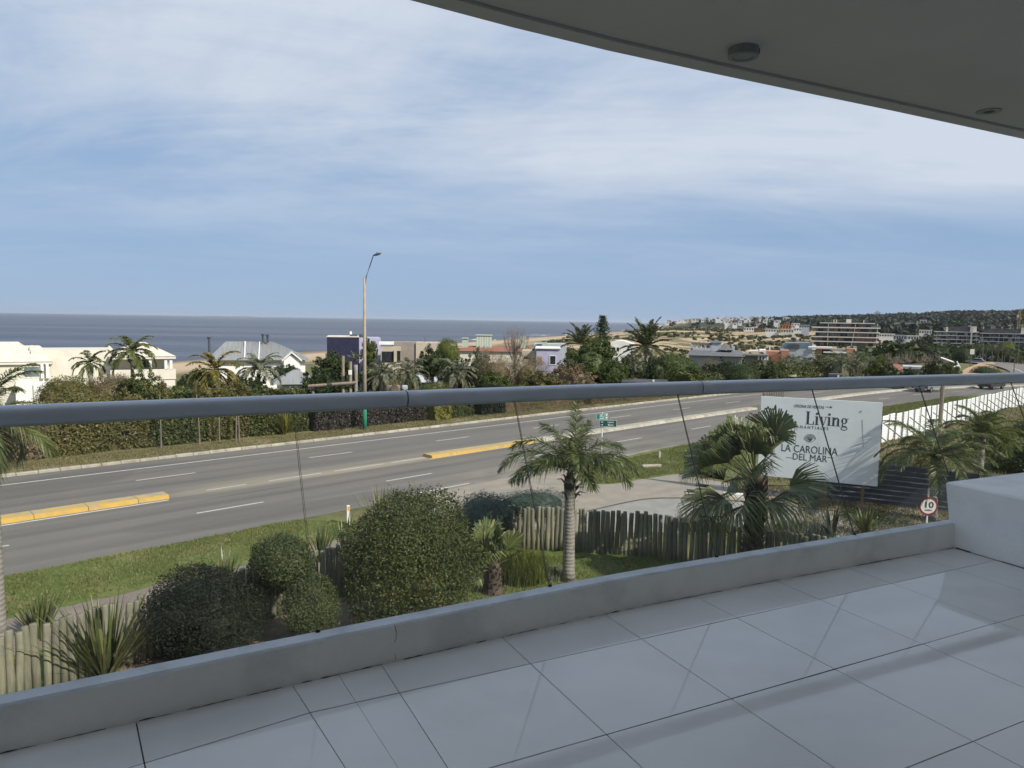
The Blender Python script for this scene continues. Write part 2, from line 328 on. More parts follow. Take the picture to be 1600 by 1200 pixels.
K['luminaire'] = mat('dark_luminaire', (.05,.055,.065), (.07,.075,.085), rough=.5)
K['signgreen'] = mat('bright_green_sign', (.01,.28,.19), (.012,.25,.17), rough=.5)
K['signdark'] = mat('dark_green_sign', (.008,.075,.062), (.01,.065,.055), rough=.5)
K['red'] = mat('red_paint', (.28,.025,.03), (.22,.02,.025), rough=.5)
K['reflector'] = mat('amber_reflector', (.65,.33,.02), (.6,.3,.02), rough=.4)
K['lens'] = mat('light_lens', (.35,.36,.36), (.3,.31,.31), rough=.3)
K['fixture'] = mat('fixture_metal', (.30,.31,.32), (.24,.25,.26), rough=.45)
K['chrome'] = mat('chrome', (.4,.4,.4), (.35,.35,.35), rough=.3, metal=.8)
for nm, cc in dict(carwhite=(.75,.75,.74), cardark=(.03,.033,.036), cargrey=(.22,.23,.25), carsilver=(.45,.46,.48), carred=(.3,.03,.03)).items():
    K[nm] = mat(nm, cc, tuple(x*.92 for x in cc), rough=.25, spec=.6, scale=1)
K['tyre'] = mat('tyre', (.015,.015,.015), (.02,.02,.02), rough=.9)
K['island'] = mat('far_island_rock', (.16,.17,.16), (.13,.14,.13), scale=.01)

def ringed_trunk():
    m, nt, b = newmat('palm_trunk_rings'); L = nt.links
    t = N(nt, 'ShaderNodeTexCoord'); w = N(nt, 'ShaderNodeTexWave', wave_type='BANDS', bands_direction='Z'); w.inputs['Scale'].default_value = 2.6; w.inputs['Distortion'].default_value = 5; w.inputs['Detail'].default_value = 4
    L.new(t.outputs['Object'], w.inputs['Vector'])
    nz = N(nt, 'ShaderNodeTexNoise'); nz.inputs['Scale'].default_value = 5; L.new(t.outputs['Object'], nz.inputs['Vector'])
    mx = N(nt, 'ShaderNodeMix', data_type='RGBA'); mx.inputs['A'].default_value = (.23,.21,.18,1); mx.inputs['B'].default_value = (.29,.27,.235,1); L.new(w.outputs['Fac'], mx.inputs['Factor'])
    m2 = N(nt, 'ShaderNodeMix', data_type='RGBA'); m2.inputs['B'].default_value = (.15,.135,.115,1); L.new(mx.outputs['Result'], m2.inputs['A'])
    mr = N(nt, 'ShaderNodeMapRange'); mr.inputs['From Min'].default_value = .5; mr.inputs['From Max'].default_value = .7; mr.inputs['To Max'].default_value = .7; L.new(nz.outputs['Fac'], mr.inputs['Value']); L.new(mr.outputs[0], m2.inputs['Factor'])
    L.new(m2.outputs['Result'], b.inputs['Base Color']); b.inputs['Roughness'].default_value = .9
    bp = N(nt, 'ShaderNodeBump'); bp.inputs['Strength'].default_value = .5; bp.inputs['Distance'].default_value = .02; L.new(w.outputs['Fac'], bp.inputs['Height']); L.new(bp.outputs[0], b.inputs['Normal'])
    return m
K['palmtrunk'] = ringed_trunk()

def asphalt():
    m, nt, b = newmat('worn_asphalt'); L = nt.links
    g = N(nt, 'ShaderNodeNewGeometry')
    rt = N(nt, 'ShaderNodeMapping'); rt.inputs['Rotation'].default_value = (0, 0, -ROADROT); L.new(g.outputs['Position'], rt.inputs[0])   # x along the road, y towards the sea
    def noise(scale, st, detail=5, rough=.6):
        mp = N(nt, 'ShaderNodeMapping'); mp.inputs['Scale'].default_value = st; L.new(rt.outputs[0], mp.inputs[0])
        nz = N(nt, 'ShaderNodeTexNoise'); nz.inputs['Scale'].default_value = scale; nz.inputs['Detail'].default_value = detail; nz.inputs['Roughness'].default_value = rough; L.new(mp.outputs[0], nz.inputs['Vector']); return nz.outputs['Fac']
    def rng_(v, a, b_, t0=0, t1=1):
        mr = N(nt, 'ShaderNodeMapRange', interpolation_type='SMOOTHSTEP'); mr.inputs['From Min'].default_value = a; mr.inputs['From Max'].default_value = b_; mr.inputs['To Min'].default_value = t0; mr.inputs['To Max'].default_value = t1; L.new(v, mr.inputs['Value']); return mr.outputs[0]
    def mul(a, c):
        x = N(nt, 'ShaderNodeMath', operation='MULTIPLY'); L.new(a, x.inputs[0])
        if isinstance(c, float): x.inputs[1].default_value = c
        else: L.new(c, x.inputs[1])
        return x.outputs[0]
    def mixc(f, a, c):
        x = N(nt, 'ShaderNodeMix', data_type='RGBA'); L.new(f, x.inputs['Factor'])
        if isinstance(a, tuple): x.inputs['A'].default_value = c4(a)
        else: L.new(a, x.inputs['A'])
        x.inputs['B'].default_value = c4(c); return x.outputs['Result']
    sx = N(nt, 'ShaderNodeSeparateXYZ'); L.new(rt.outputs[0], sx.inputs[0])
    grain = noise(22, (1, 1, 1), 4, .8)
    long_ = noise(.55, (.06, 1.3, 1), 6)
    patch = noise(.22, (.6, 1, 1), 5)
    base = mixc(rng_(long_, .35, .65), (.150, .138, .124), (.182, .167, .150))
    base = mixc(mul(rng_(patch, .45, .7), .6), base, (.205, .175, .148))
    base = mixc(mul(rng_(grain, .52, .75), .55), base, (.27, .245, .215))
    # sand blown onto the road in the gap of the median and at the driveway mouth
    du = rng_(sx.outputs['X'], 9, 15); du2 = rng_(sx.outputs['X'], 36, 25)
    dv = rng_(sx.outputs['Y'], 33.6, 35.0); dv2 = rng_(sx.outputs['Y'], 36.9, 35.4)
    sand = noise(.6, (.12, 1.6, 1), 7, .7)
    f = mul(mul(mul(du, du2), mul(dv, dv2)), rng_(sand, .30, .62, .25, 1.0))
    base = mixc(mul(f, .85), base, (.36, .31, .23))
    a1 = rng_(sx.outputs['X'], 17, 27); a2 = rng_(sx.outputs['X'], 48, 34); a3 = rng_(sx.outputs['Y'], 31.6, 28.2)
    f2 = mul(mul(mul(a1, a2), a3), rng_(noise(.4, (.5, 1, 1), 6), .30, .62))
    base = mixc(mul(f2, .8), base, (.34, .30, .24))
    # polished wheel paths along each lane and a few repair patches
    wv = N(nt, 'ShaderNodeMath', operation='MULTIPLY'); L.new(sx.outputs['Y'], wv.inputs[0]); wv.inputs[1].default_value = 3.55
    sn = N(nt, 'ShaderNodeMath', operation='SINE'); L.new(wv.outputs[0], sn.inputs[0])
    base = mixc(mul(mul(rng_(sn.outputs[0], .1, .9), rng_(noise(.3, (.08, .8, 1), 4), .35, .65)), .55), base, (.112, .103, .094))
    base = mixc(mul(rng_(noise(.16, (.35, 1.2, 1), 2, .3), .60, .63), .45), base, (.118, .110, .102))
    # cracks and dark tar streaks
    tar = noise(.5, (.10, 2.6, 1), 4, .5)
    base = mixc(mul(rng_(tar, .64, .72), .6), base, (.095, .088, .082))
    L.new(base, b.inputs['Base Color']); b.inputs['Roughness'].default_value = .85; b.inputs['Specular IOR Level'].default_value = .25
    bp = N(nt, 'ShaderNodeBump'); bp.inputs['Strength'].default_value = .35; bp.inputs['Distance'].default_value = .02; L.new(grain, bp.inputs['Height']); L.new(bp.outputs[0], b.inputs['Normal'])
    return m
K['asphalt'] = asphalt()

def glassmat():
    m, nt, b = newmat('clear_glass'); L = nt.links; nt.nodes.remove(b)
    t = N(nt, 'ShaderNodeBsdfTransparent'); t.inputs[0].default_value = (.955,.968,.965,1)
    g = N(nt, 'ShaderNodeBsdfGlossy'); g.inputs['Roughness'].default_value = .015; g.inputs['Color'].default_value = (1,1,1,1)
    lw = N(nt, 'ShaderNodeLayerWeight'); lw.inputs['Blend'].default_value = .5
    pw = N(nt, 'ShaderNodeMath', operation='POWER'); L.new(lw.outputs['Facing'], pw.inputs[0]); pw.inputs[1].default_value = 5.0
    fr = N(nt, 'ShaderNodeMath', operation='MULTIPLY_ADD'); L.new(pw.outputs[0], fr.inputs[0]); fr.inputs[1].default_value = .9; fr.inputs[2].default_value = .035
    d = N(nt, 'ShaderNodeBsdfDiffuse'); d.inputs[0].default_value = (.8,.8,.8,1)
    nz = N(nt, 'ShaderNodeTexNoise'); nz.inputs['Scale'].default_value = 3; tcx = N(nt, 'ShaderNodeTexCoord'); L.new(tcx.outputs['Object'], nz.inputs['Vector'])
    mr = N(nt, 'ShaderNodeMapRange'); mr.inputs['From Min'].default_value = .4; mr.inputs['From Max'].default_value = .8; mr.inputs['To Min'].default_value = .004; mr.inputs['To Max'].default_value = .034; L.new(nz.outputs['Fac'], mr.inputs['Value'])
    m0 = N(nt, 'ShaderNodeMixShader'); L.new(mr.outputs[0], m0.inputs[0]); L.new(t.outputs[0], m0.inputs[1]); L.new(d.outputs[0], m0.inputs[2])
    ms = N(nt, 'ShaderNodeMixShader'); L.new(fr.outputs[0], ms.inputs[0]); L.new(m0.outputs[0], ms.inputs[1]); L.new(g.outputs[0], ms.inputs[2])
    L.new(ms.outputs[0], nt.nodes['Material Output'].inputs[0]); return m
K['glass'] = glassmat()
K['glassedge_lit'] = mat('lit_glass_edge', (.22,.26,.25), (.16,.2,.19), rough=.25, spec=.6)
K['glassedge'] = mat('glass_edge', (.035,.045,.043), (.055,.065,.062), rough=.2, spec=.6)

def seamat():
    m, nt, b = newmat('sea_water'); L = nt.links
    g = N(nt, 'ShaderNodeNewGeometry')
    def noise(scale, st, detail=6, rough=.6):
        mp = N(nt, 'ShaderNodeMapping'); mp.inputs['Scale'].default_value = st; mp.inputs['Rotation'].default_value = (0,0,R_(8)); L.new(g.outputs['Position'], mp.inputs[0])
        nz = N(nt, 'ShaderNodeTexNoise'); nz.inputs['Scale'].default_value = scale; nz.inputs['Detail'].default_value = detail; nz.inputs['Roughness'].default_value = rough; L.new(mp.outputs[0], nz.inputs['Vector']); return nz.outputs['Fac']
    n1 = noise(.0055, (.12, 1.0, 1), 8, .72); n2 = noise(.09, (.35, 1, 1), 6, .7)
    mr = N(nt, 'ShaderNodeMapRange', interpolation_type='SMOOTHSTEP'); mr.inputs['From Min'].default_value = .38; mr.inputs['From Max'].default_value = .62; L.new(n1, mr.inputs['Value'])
    mx = N(nt, 'ShaderNodeMix', data_type='RGBA'); mx.inputs['A'].default_value = (.030,.040,.064,1); mx.inputs['B'].default_value = (.080,.088,.110,1); L.new(mr.outputs[0], mx.inputs['Factor'])  # pale streaks of foam and shine put into the water colour
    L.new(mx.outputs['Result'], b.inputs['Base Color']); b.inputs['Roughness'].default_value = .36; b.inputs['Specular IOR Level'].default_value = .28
    bp = N(nt, 'ShaderNodeBump'); bp.inputs['Strength'].default_value = 1.0; bp.inputs['Distance'].default_value = 2.2; L.new(n2, bp.inputs['Height'])
    b2 = N(nt, 'ShaderNodeBump'); b2.inputs['Strength'].default_value = .8; b2.inputs['Distance'].default_value = 12.0; L.new(n1, b2.inputs['Height']); L.new(bp.outputs[0], b2.inputs['Normal'])
    L.new(b2.outputs[0], b.inputs['Normal']); return m
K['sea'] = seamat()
K['foam'] = mat('sea_foam', (.75,.77,.78), (.6,.62,.64), scale=.05, world=True)

# ------------------------------------------------------------------ terrain
SEA_Z = -11.5
def ss(a, b, x):
    t = np.clip((x - a) / (b - a), 0, 1); return t * t * (3 - 2 * t)
def vnoise(x, y, seed=0):
    xi = np.floor(x).astype(int); yi = np.floor(y).astype(int); xf = x - xi; yf = y - yi
    def h(i, j):
        v = np.sin(i * 127.1 + j * 311.7 + seed * 74.7) * 43758.5453; return v - np.floor(v)
    ux = xf * xf * (3 - 2 * xf); uy = yf * yf * (3 - 2 * yf)
    return (h(xi, yi) * (1-ux) + h(xi+1, yi) * ux) * (1-uy) + (h(xi, yi+1) * (1-ux) + h(xi+1, yi+1) * ux) * uy
def coastq(x, y): return (260 + 1.089 * x - .34 * y) / 1.141
def terrain(x, y):
    x = np.asarray(x, float); y = np.asarray(y, float)
    s = -.6934 * x + .7205 * y; u = .7205 * x + .6934 * y; D = np.hypot(x, y); az = np.degrees(np.arctan2(x, y))
    q = coastq(x, y) + 25 * (vnoise(x / 130, y / 130, 3) - .5) * ss(200, 500, D)
    base = -4.2 * ss(50, 100, s) * ss(420, 250, D) - 5.0 * ss(165, 380, u) * ss(-20, 60, u)
    base = np.maximum(base, -6.0); base = base * (1 - ss(400, 640, D) * ss(6, 12, az))
    dune = (vnoise(x / 45, y / 45, 1) - .4) * 4.5 + (vnoise(x / 17, y / 17, 2) - .5) * 1.4
    base = base + dune * ss(230, 420, D) * ss(10, 70, s)
    hillA = np.interp(az, [-180, 4, 8, 11.6, 14.5, 17.3, 21.8, 26.5, 31, 35.4, 60, 180], [0, 0, 0, 5, 10, 14, 16, 20, 26, 31, 34, 0])
    base = base + hillA * ss(620, 1500, D) * ss(5, 10, az) * (1 + .10 * (vnoise(x / 160, y / 160, 5) - .5))
    w = ss(150, 12, q)
    z = base * (1 - w) + (SEA_Z + .3) * w
    z = np.where(q < 0, SEA_Z + .3 + .05 * q, z)
    return np.maximum(z, -40)
def tz(x, y): return float(terrain(x, y))

naz = 420; radii = np.concatenate([[0.01], np.linspace(6, 60, 10), np.geomspace(66, 9000, 130)])
azs = np.concatenate([np.linspace(-60, 60, naz - 60, endpoint=False), np.linspace(60, 300, 60, endpoint=False)])
A, Rr = np.meshgrid(np.radians(azs), radii); X = np.sin(A) * Rr; Yy = np.cos(A) * Rr; Z = terrain(X, Yy)
vv = np.stack([X, Yy, Z], -1).reshape(-1, 3)
nr = len(radii); na = len(azs)
ii, jj = np.meshgrid(np.arange(nr - 1), np.arange(na), indexing='ij'); j2 = (jj + 1) % na
quad = np.stack([ii * na + jj, ii * na + j2, (ii + 1) * na + j2, (ii + 1) * na + jj], -1).reshape(-1, 4)[:, ::-1]
me = bpy.data.meshes.new('ground'); me.vertices.add(len(vv)); me.vertices.foreach_set('co', vv.astype(np.float32).ravel())
me.loops.add(quad.size); me.loops.foreach_set('vertex_index', quad.astype(np.int32).ravel())
me.polygons.add(len(quad)); me.polygons.foreach_set('loop_start', np.arange(0, quad.size, 4, dtype=np.int32)); me.polygons.foreach_set('loop_total', np.full(len(quad), 4, np.int32))
me.update(calc_edges=True); me.polygons.foreach_set('use_smooth', [True] * len(quad))
def groundmat():
    m, nt, b = newmat('coastal_ground'); L = nt.links
    g = N(nt, 'ShaderNodeNewGeometry'); sx = N(nt, 'ShaderNodeSeparateXYZ'); L.new(g.outputs['Position'], sx.inputs[0])
    def noise(scale, detail=6, rough=.6, st=(1,1,1)):
        mp = N(nt, 'ShaderNodeMapping'); mp.inputs['Scale'].default_value = st; L.new(g.outputs['Position'], mp.inputs[0])
        nz = N(nt, 'ShaderNodeTexNoise'); nz.inputs['Scale'].default_value = scale; nz.inputs['Detail'].default_value = detail; nz.inputs['Roughness'].default_value = rough; L.new(mp.outputs[0], nz.inputs['Vector']); return nz.outputs['Fac']
    def rg(v, a, b_, t0=0, t1=1):
        mr = N(nt, 'ShaderNodeMapRange', interpolation_type='SMOOTHSTEP'); mr.inputs['From Min'].default_value = a; mr.inputs['From Max'].default_value = b_; mr.inputs['To Min'].default_value = t0; mr.inputs['To Max'].default_value = t1; L.new(v, mr.inputs['Value']); return mr.outputs[0]
    def mixc(f, a, c):
        x = N(nt, 'ShaderNodeMix', data_type='RGBA'); L.new(f, x.inputs['Factor'])
        for k, v in (('A', a), ('B', c)):
            if isinstance(v, tuple): x.inputs[k].default_value = c4(v)
            else: L.new(v, x.inputs[k])
        return x.outputs['Result']
    def dot(cx, cy, c0):
        vm = N(nt, 'ShaderNodeVectorMath', operation='DOT_PRODUCT'); L.new(g.outputs['Position'], vm.inputs[0]); vm.inputs[1].default_value = (cx, cy, 0)
        ad = N(nt, 'ShaderNodeMath', operation='ADD'); L.new(vm.outputs['Value'], ad.inputs[0]); ad.inputs[1].default_value = c0; return ad.outputs[0]
    ln = N(nt, 'ShaderNodeVectorMath', operation='LENGTH'); L.new(g.outputs['Position'], ln.inputs[0])
    q = dot(1.089 / 1.141, -.34 / 1.141, 260 / 1.141)
    grass = mixc(rg(noise(.5), .4, .6), (.10, .105, .045), (.17, .15, .075))
    sand = mixc(rg(noise(.05), .4, .65), (.46, .36, .24), (.38, .29, .19))
    veg = mixc(rg(noise(.3), .4, .6), (.075, .08, .035), (.15, .13, .065))
    dunes = mixc(rg(noise(.022, 7, .7, (1, 1.7, 1)), .44, .56), sand, veg)
    far = rg(ln.outputs['Value'], 190, 300); base = mixc(far, grass, dunes)
    base = mixc(rg(q, 95, 45), base, sand)
    base = mixc(rg(q, 14, 2), base, (.22, .175, .125))
    hill = rg(ln.outputs['Value'], 750, 1000)
    hv = mixc(rg(noise(.012), .4, .6), (.035, .042, .024), (.06, .065, .035))
    hf = N(nt, 'ShaderNodeMath', operation='MULTIPLY'); L.new(hill, hf.inputs[0]); L.new(rg(q, 90, 170), hf.inputs[1])
    base = mixc(hf.outputs[0], base, hv)
    L.new(base, b.inputs['Base Color']); b.inputs['Roughness'].default_value = .95; b.inputs['Specular IOR Level'].default_value = .1
    bp = N(nt, 'ShaderNodeBump'); bp.inputs['Strength'].default_value = .5; bp.inputs['Distance'].default_value = .1; L.new(noise(2.0), bp.inputs['Height']); L.new(bp.outputs[0], b.inputs['Normal'])
    return m
g_o = me_obj('ground', me, groundmat()); g_o['kind'] = 'structure'
mb = MB(); ring = 96
vs_ = [(0, 0, SEA_Z)] + [(60000 * math.sin(2*math.pi*k/ring), 60000 * math.cos(2*math.pi*k/ring), SEA_Z) for k in range(ring)]
mb.add(vs_, [(0, 1 + (k + 1) % ring, 1 + k) for k in range(ring)])
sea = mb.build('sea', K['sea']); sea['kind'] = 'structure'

# ------------------------------------------------------------------ sheets on the ground
def chaikin(P, it, closed=True):
    P = [np.array(p[:2], float) for p in P]
    for _ in range(it):
        n = len(P); Q = [] if closed else [P[0]]
        for k in range(n if closed else n - 1): a, b = P[k], P[(k+1) % n]; Q += [a*.75 + b*.25, a*.25 + b*.75]
        P = Q if closed else Q + [P[-1]]
    return P
def poly_sheet(name, pts, z, m, jit=.0, step=.5, kind='structure', seed=1, smooth=0):
    if smooth: pts = chaikin(pts, smooth)
    r = random.Random(seed); out = []
    n = len(pts)
    for k in range(n):
        a = np.array(pts[k][:2], float); b = np.array(pts[(k+1) % n][:2], float); d = b - a; ln = np.linalg.norm(d); c = max(1, int(ln / step)) if jit else 1
        nn = np.array([d[1], -d[0]]) / (ln + 1e-9); off = 0
        for i in range(c):
            off = .6 * off + r.uniform(-jit, jit) * (0 if i == 0 else 1)
            p = a + d * (i / c) + nn * off; out.append((p[0], p[1], z))
    area = sum(out[k][0]*out[(k+1)%len(out)][1]-out[(k+1)%len(out)][0]*out[k][1] for k in range(len(out)))
    if area < 0: out = out[::-1]
    m_ = MB(); m_.add(out, [tuple(range(len(out)))]); o = m_.build(name, m); o['kind'] = kind; return o
# centre line of the road in (u, s); off is measured towards the sea
CU = np.array([-140, 0, 60, 75, 97, 110, 122, 134, 146, 160, 175, 190, 205, 220, 240, 270, 320.])
CS = np.array([35.1, 35.1, 35.1, 34.9, 34.0, 31.7, 26.5, 21.5, 20.0, 22, 26, 31.5, 38, 47, 66, 100, 150.])
def road_pts(u0, u1, off, step=3.0):
    n = max(2, int(abs(u1 - u0) / step) + 1); uu = np.linspace(u0, u1, n)
    # smooth
    f = lambda q: np.mean([np.interp(q + d, CU, CS) for d in (-9, -6, -3, 0, 3, 6, 9)], axis=0)
    ss_ = f(uu); ds = (f(uu + .5) - f(uu - .5)); nn = np.stack([-ds, np.ones_like(ds)], -1); nn /= np.linalg.norm(nn, axis=1)[:, None]
    U_ = uu + nn[:, 0] * off; S_ = ss_ + nn[:, 1] * off
    return np.stack([TV[0]*U_ + NV[0]*S_, TV[1]*U_ + NV[1]*S_], -1)
def strip(name, u0, u1, o0, o1, z, m, parent=None, step=3.0, kind=None, h=0):
    a = road_pts(u0, u1, o0, step); b = road_pts(u0, u1, o1, step)
    za = np.maximum(terrain(a[:, 0], a[:, 1]), terrain(b[:, 0], b[:, 1]))
    u = np.linspace(u0, u1, len(a)); lift = z + .35 * ss(150, 200, u)
    mb = MB(); n = len(a)
    vs = [(a[k][0], a[k][1], za[k] + lift[k] + h) for k in range(n)] + [(b[k][0], b[k][1], za[k] + lift[k] + h) for k in range(n)]
    fs = [(k, k+1, n+k+1, n+k) for k in range(n-1)]
    if h:
        vs += [(a[k][0], a[k][1], za[k]-.05) for k in range(n)] + [(b[k][0], b[k][1], za[k]-.05) for k in range(n)]
        fs += [(2*n+k, 2*n+k+1, k+1, k) for k in range(n-1)] + [(n+k, n+k+1, 3*n+k+1, 3*n+k) for k in range(n-1)]
        fs += [(0, n, 3*n, 2*n), (n-1, 3*n-1, 4*n-1, 2*n-1)]
    mb.add(vs, fs); o = mb.build(name, m, parent)
    if kind: o['kind'] = kind
    return o
road = strip('road', -120, 300, -7.55, 9.35, .004, K['asphalt'], step=4, kind='structure')
strip('edge_line', -60, 240, 7.28, 7.42, .010, K['lane'], road)
strip('edge_line', -30, 11.2, -.86, -.72, .010, K['lane'], road)
strip('edge_line', 26.4, 200, -.60, -.46, .010, K['lane'], road)
strip('edge_line', 36, 200, .60, .72, .010, K['lane'], road)
strip('edge_line', 18.6, 24, -7.12, -7.0, .010, K['lane'], road)
for u, L_ in ((13.2, 2.0), (16.4, 3.0), (20.2, 3.2), (24.0, 2.4)): strip('lane_dash', u, u + L_, -.05, .05, .010, K['lane'], road)
for k in range(-3, 14):
    for off in (4.30, -3.95):
        u = 11.3 + 9.7 * k; strip('lane_dash', u, u + 3.0, off, off + .12, .010, K['lane'], road)
def median(name, u0, u1, label, mats, yellow=True):
    e = empty(name, (*us(u0, 35.1), 0), 0, label, 'median kerb')
    body = MB()
    prof = [(-.55, 0), (-.50, .15), (-.42, .19), (.30, .19), (.38, .15), (.42, 0)]
    u = u0
    while u < u1 - .2:
        L_ = min(1.98, u1 - u); pts_ = []
        for off, z in prof: pts_.append((road_pts(u, u + L_, off, 5)[0], road_pts(u, u + L_, off, 5)[-1], z))
        mb = MB(); n = len(prof)
        vs = [(p[0][0], p[0][1], p[2]) for p in pts_] + [(p[1][0], p[1][1], p[2]) for p in pts_]
        mb.cur = 0; mb.add(vs, [(0, n, n+1, 1), (1, n+1, n+2, 2), (n-2, 2*n-2, 2*n-1, n-1), (n-3, 2*n-3, 2*n-2, n-2), tuple(range(n-1,-1,-1))[::-1], tuple(range(n, 2*n))])
        mb.cur = 1; mb.add(vs, [(2, n+2, n+3, 3)])
        o = mb.build('kerb_stone', mats); o.parent = e; o.matrix_parent_inverse = Matrix.Translation(-e.location)
        u += 2.0
median('median_kerb', -24, 11.3, 'yellow painted median kerb ending before the sandy gap, at the left', [K['yellow'], K['yellow_top']])
median('median_kerb', 26.6, 35.5, 'short yellow painted median kerb behind the queen palm', [K['yellow'], K['yellow_top']])
median('median_kerb', 35.6, 150, 'bare concrete median kerb running on past the green signs', [K['kerb'], K['kerb']])
kb = empty('roadside_kerb', (*us(-40, 44.6), 0), 0, 'pale concrete kerb along the far side of the road', 'kerb')
kst = MB(); kst.bbox(0, -.14, -.05, .985, .14, .155, .03); kme = kst.mesh('kerb_stone'); kme.materials.append(K['kerb'])
for k in range(132):
    u = -40 + k * 1.0; a = road_pts(u, u + 1.0, 9.5, 9)
    o = bpy.data.objects.new('kerb_stone', kme); o.location = (a[0][0], a[0][1], random.uniform(-.012, .012)); d = a[-1] - a[0]
    o.rotation_euler = (0, 0, math.atan2(d[1], d[0]) + random.uniform(-.006, .006)); link(o, kb); o.matrix_parent_inverse = Matrix.Translation(-kb.location)
e_ = [us(23, 20.45), us(26, 20.3), us(28.5, 20.05), us(30, 18.8), us(31.05, 17.5), us(32.4, 14.8), us(33.55, 12)]
e_ = chaikin(e_, 2, False); mb = MB()
for k in range(len(e_) - 1): mb.tube([(*e_[k], .02), (*e_[k+1], .02)], .035, 6)
o = mb.build('track_edging', K['dkwall']); tag(o, 'thin dark edging strip along the concrete driveway track', 'edging')
strip('far_verge', -60, 130, 9.6, 14.4, .006, K['drygrass'], kind='structure')
strip('footpath', -60, 19, -12.4, -11.2, .006, K['gravel'], kind='structure')
poly_sheet('near_verge', [us(-50, 27.58), us(14.0, 27.58), us(15.3, 26.9), us(15.9, 25.6), us(14.6, 24.0), us(9, 23.6), us(-50, 23.2)], .012, K['grass'], .10, .5)
poly_sheet('gravel_path', [us(-50, 23.9), us(13, 24.5), us(18.5, 25.4), us(20, 24), us(19, 19), us(-50, 19.0)], .008, K['gravel'], .12, .6)
poly_sheet('driveway_apron', [us(15.4, 27.7), us(44, 27.9), us(43, 27.0), us(37, 24.6), us(34.2, 22.3), us(35, 17.0), us(38, 10), us(33, 8), us(27, 14), us(21, 19), us(18, 24)], .010, K['drive'], .10, .6, smooth=2)
poly_sheet('driveway_track', [us(23, 20.4), us(28.5, 20.0), us(31, 17.5), us(33.5, 12), us(28.6, 10.5), us(26, 14.5), us(23, 17.5)], .016, K['drive2'], .03, .6, smooth=3)
poly_sheet('grass_island', [us(29.0, 25.3), us(28.9, 23.6), us(29.6, 23.0), us(33.6, 22.5), us(36, 21.7), us(39, 20.4), us(44, 22), us(46, 24.4), us(46, 27.62), us(38, 27.6), us(31.8, 26.7)], .014, K['grass'], .08, .5, smooth=2)
strip('roadside_grass', 43, 130, -10.6, -7.58, .012, K['grass'], kind='structure')
poly_sheet('field', [us(36.2, 20.5), us(40, 23.0), us(46, 24.4), us(100, 23.5), us(112, 20.5), us(128, 8), us(190, -60), us(90, -120), us(30, -40), us(34.5, 8), us(36, 15)], .007, K['field'], .15, .8)
poly_sheet('garden_lawn', [(-22, 4), (-13, 16.6), (-7.3, 20.6), (-4.6, 24.5), (0.6, 26.5), (5, 25.5), (10.5, 24.5), (13, 22.5), (11, 6)], .020, K['lawn'], .06, .6)
poly_sheet('garden_soil', [(-9.5, 13.0), (-10, 17.0), (-7.2, 19.6), (-4.4, 21.8), (-2.0, 21.5), (-1.0, 19.0), (-4, 15), (-6, 11)], .026, K['soil'], .10, .5)

def blades(name, poly, n, h0, h1, w, m, seed, z=.01, lean=.5):
    r = np.random.default_rng(seed); P = np.array([p[:2] for p in poly], float); lo, hi = P.min(0), P.max(0); pts = []
    while sum(len(a) for a in pts) < n:
        q = r.uniform(lo, hi, (n, 2)); ins = np.zeros(n, bool); j = len(P) - 1
        for i in range(len(P)):
            c = ((P[i, 1] > q[:, 1]) != (P[j, 1] > q[:, 1])) & (q[:, 0] < (P[j, 0]-P[i, 0]) * (q[:, 1]-P[i, 1]) / (P[j, 1]-P[i, 1] + 1e-12) + P[i, 0]); ins ^= c; j = i
        q = q[ins]; k = vnoise(q[:, 0] * .9, q[:, 1] * .9, seed) * .6 + vnoise(q[:, 0] * .25, q[:, 1] * .25, seed + 1) * .4; q = q[k > r.uniform(.15, .6, len(q))]; pts.append(q)
    q = np.concatenate(pts)[:n]; a = r.uniform(0, 2*np.pi, n); h = r.uniform(h0, h1, n); ww = w * r.uniform(.6, 1.3, n); ln = h * r.uniform(0, lean, n)
    dx, dy = np.cos(a), np.sin(a); V = np.zeros((n, 3, 3)); zb = np.full(n, z)
    V[:, 0] = np.stack([q[:, 0]-dx*ww, q[:, 1]-dy*ww, zb], -1); V[:, 1] = np.stack([q[:, 0]+dx*ww, q[:, 1]+dy*ww, zb], -1); b = r.uniform(0, 2*np.pi, n)
    V[:, 2] = np.stack([q[:, 0]+np.cos(b)*ln, q[:, 1]+np.sin(b)*ln, z + h], -1)
    o = me_obj(name, fast_mesh(name, V, 3), m); return o
tag(blades('verge_grass', [us(-22, 27.5), us(14.0, 27.5), us(15.6, 25.7), us(14.0, 24.0), us(-22, 23.3)], 42000, .03, .10, .022, K['blade'], 11), 'short green grass of the roadside verge before the road', 'grass', kind='stuff')
tag(blades('island_grass', [us(29.2, 25.2), us(29.1, 23.6), us(30.0, 23.1), us(33.6, 22.7), us(39, 20.6), us(44, 22.2), us(46, 27.5), us(32, 26.6)], 26000, .03, .12, .022, K['blade'], 12), 'short green grass on the island beside the driveway', 'grass', kind='stuff')
tag(blades('lawn_blades', [(-4.2, 20), (-2, 25.4), (5, 25.3), (10, 24.2), (8, 19)], 26000, .03, .09, .016, K['blade'], 13, .02), 'green lawn grass inside the log fence', 'grass', kind='stuff')
tag(blades('field_grass', [us(36, 9), us(37, 20), us(60, 23), us(110, 23.5), us(120, 0), us(60, -20)], 60000, .05, .32, .04, K['blade_dry'], 14), 'rough dry grass of the field behind the white fence', 'grass', kind='stuff')
tag(blades('billboard_grass', [us(29.5, 14.5), us(35.5, 20), us(36.5, 15), us(38, 7), us(29, 7)], 22000, .03, .14, .025, K['blade_dry'], 15), 'short yellowish grass around the billboard', 'grass', kind='stuff')
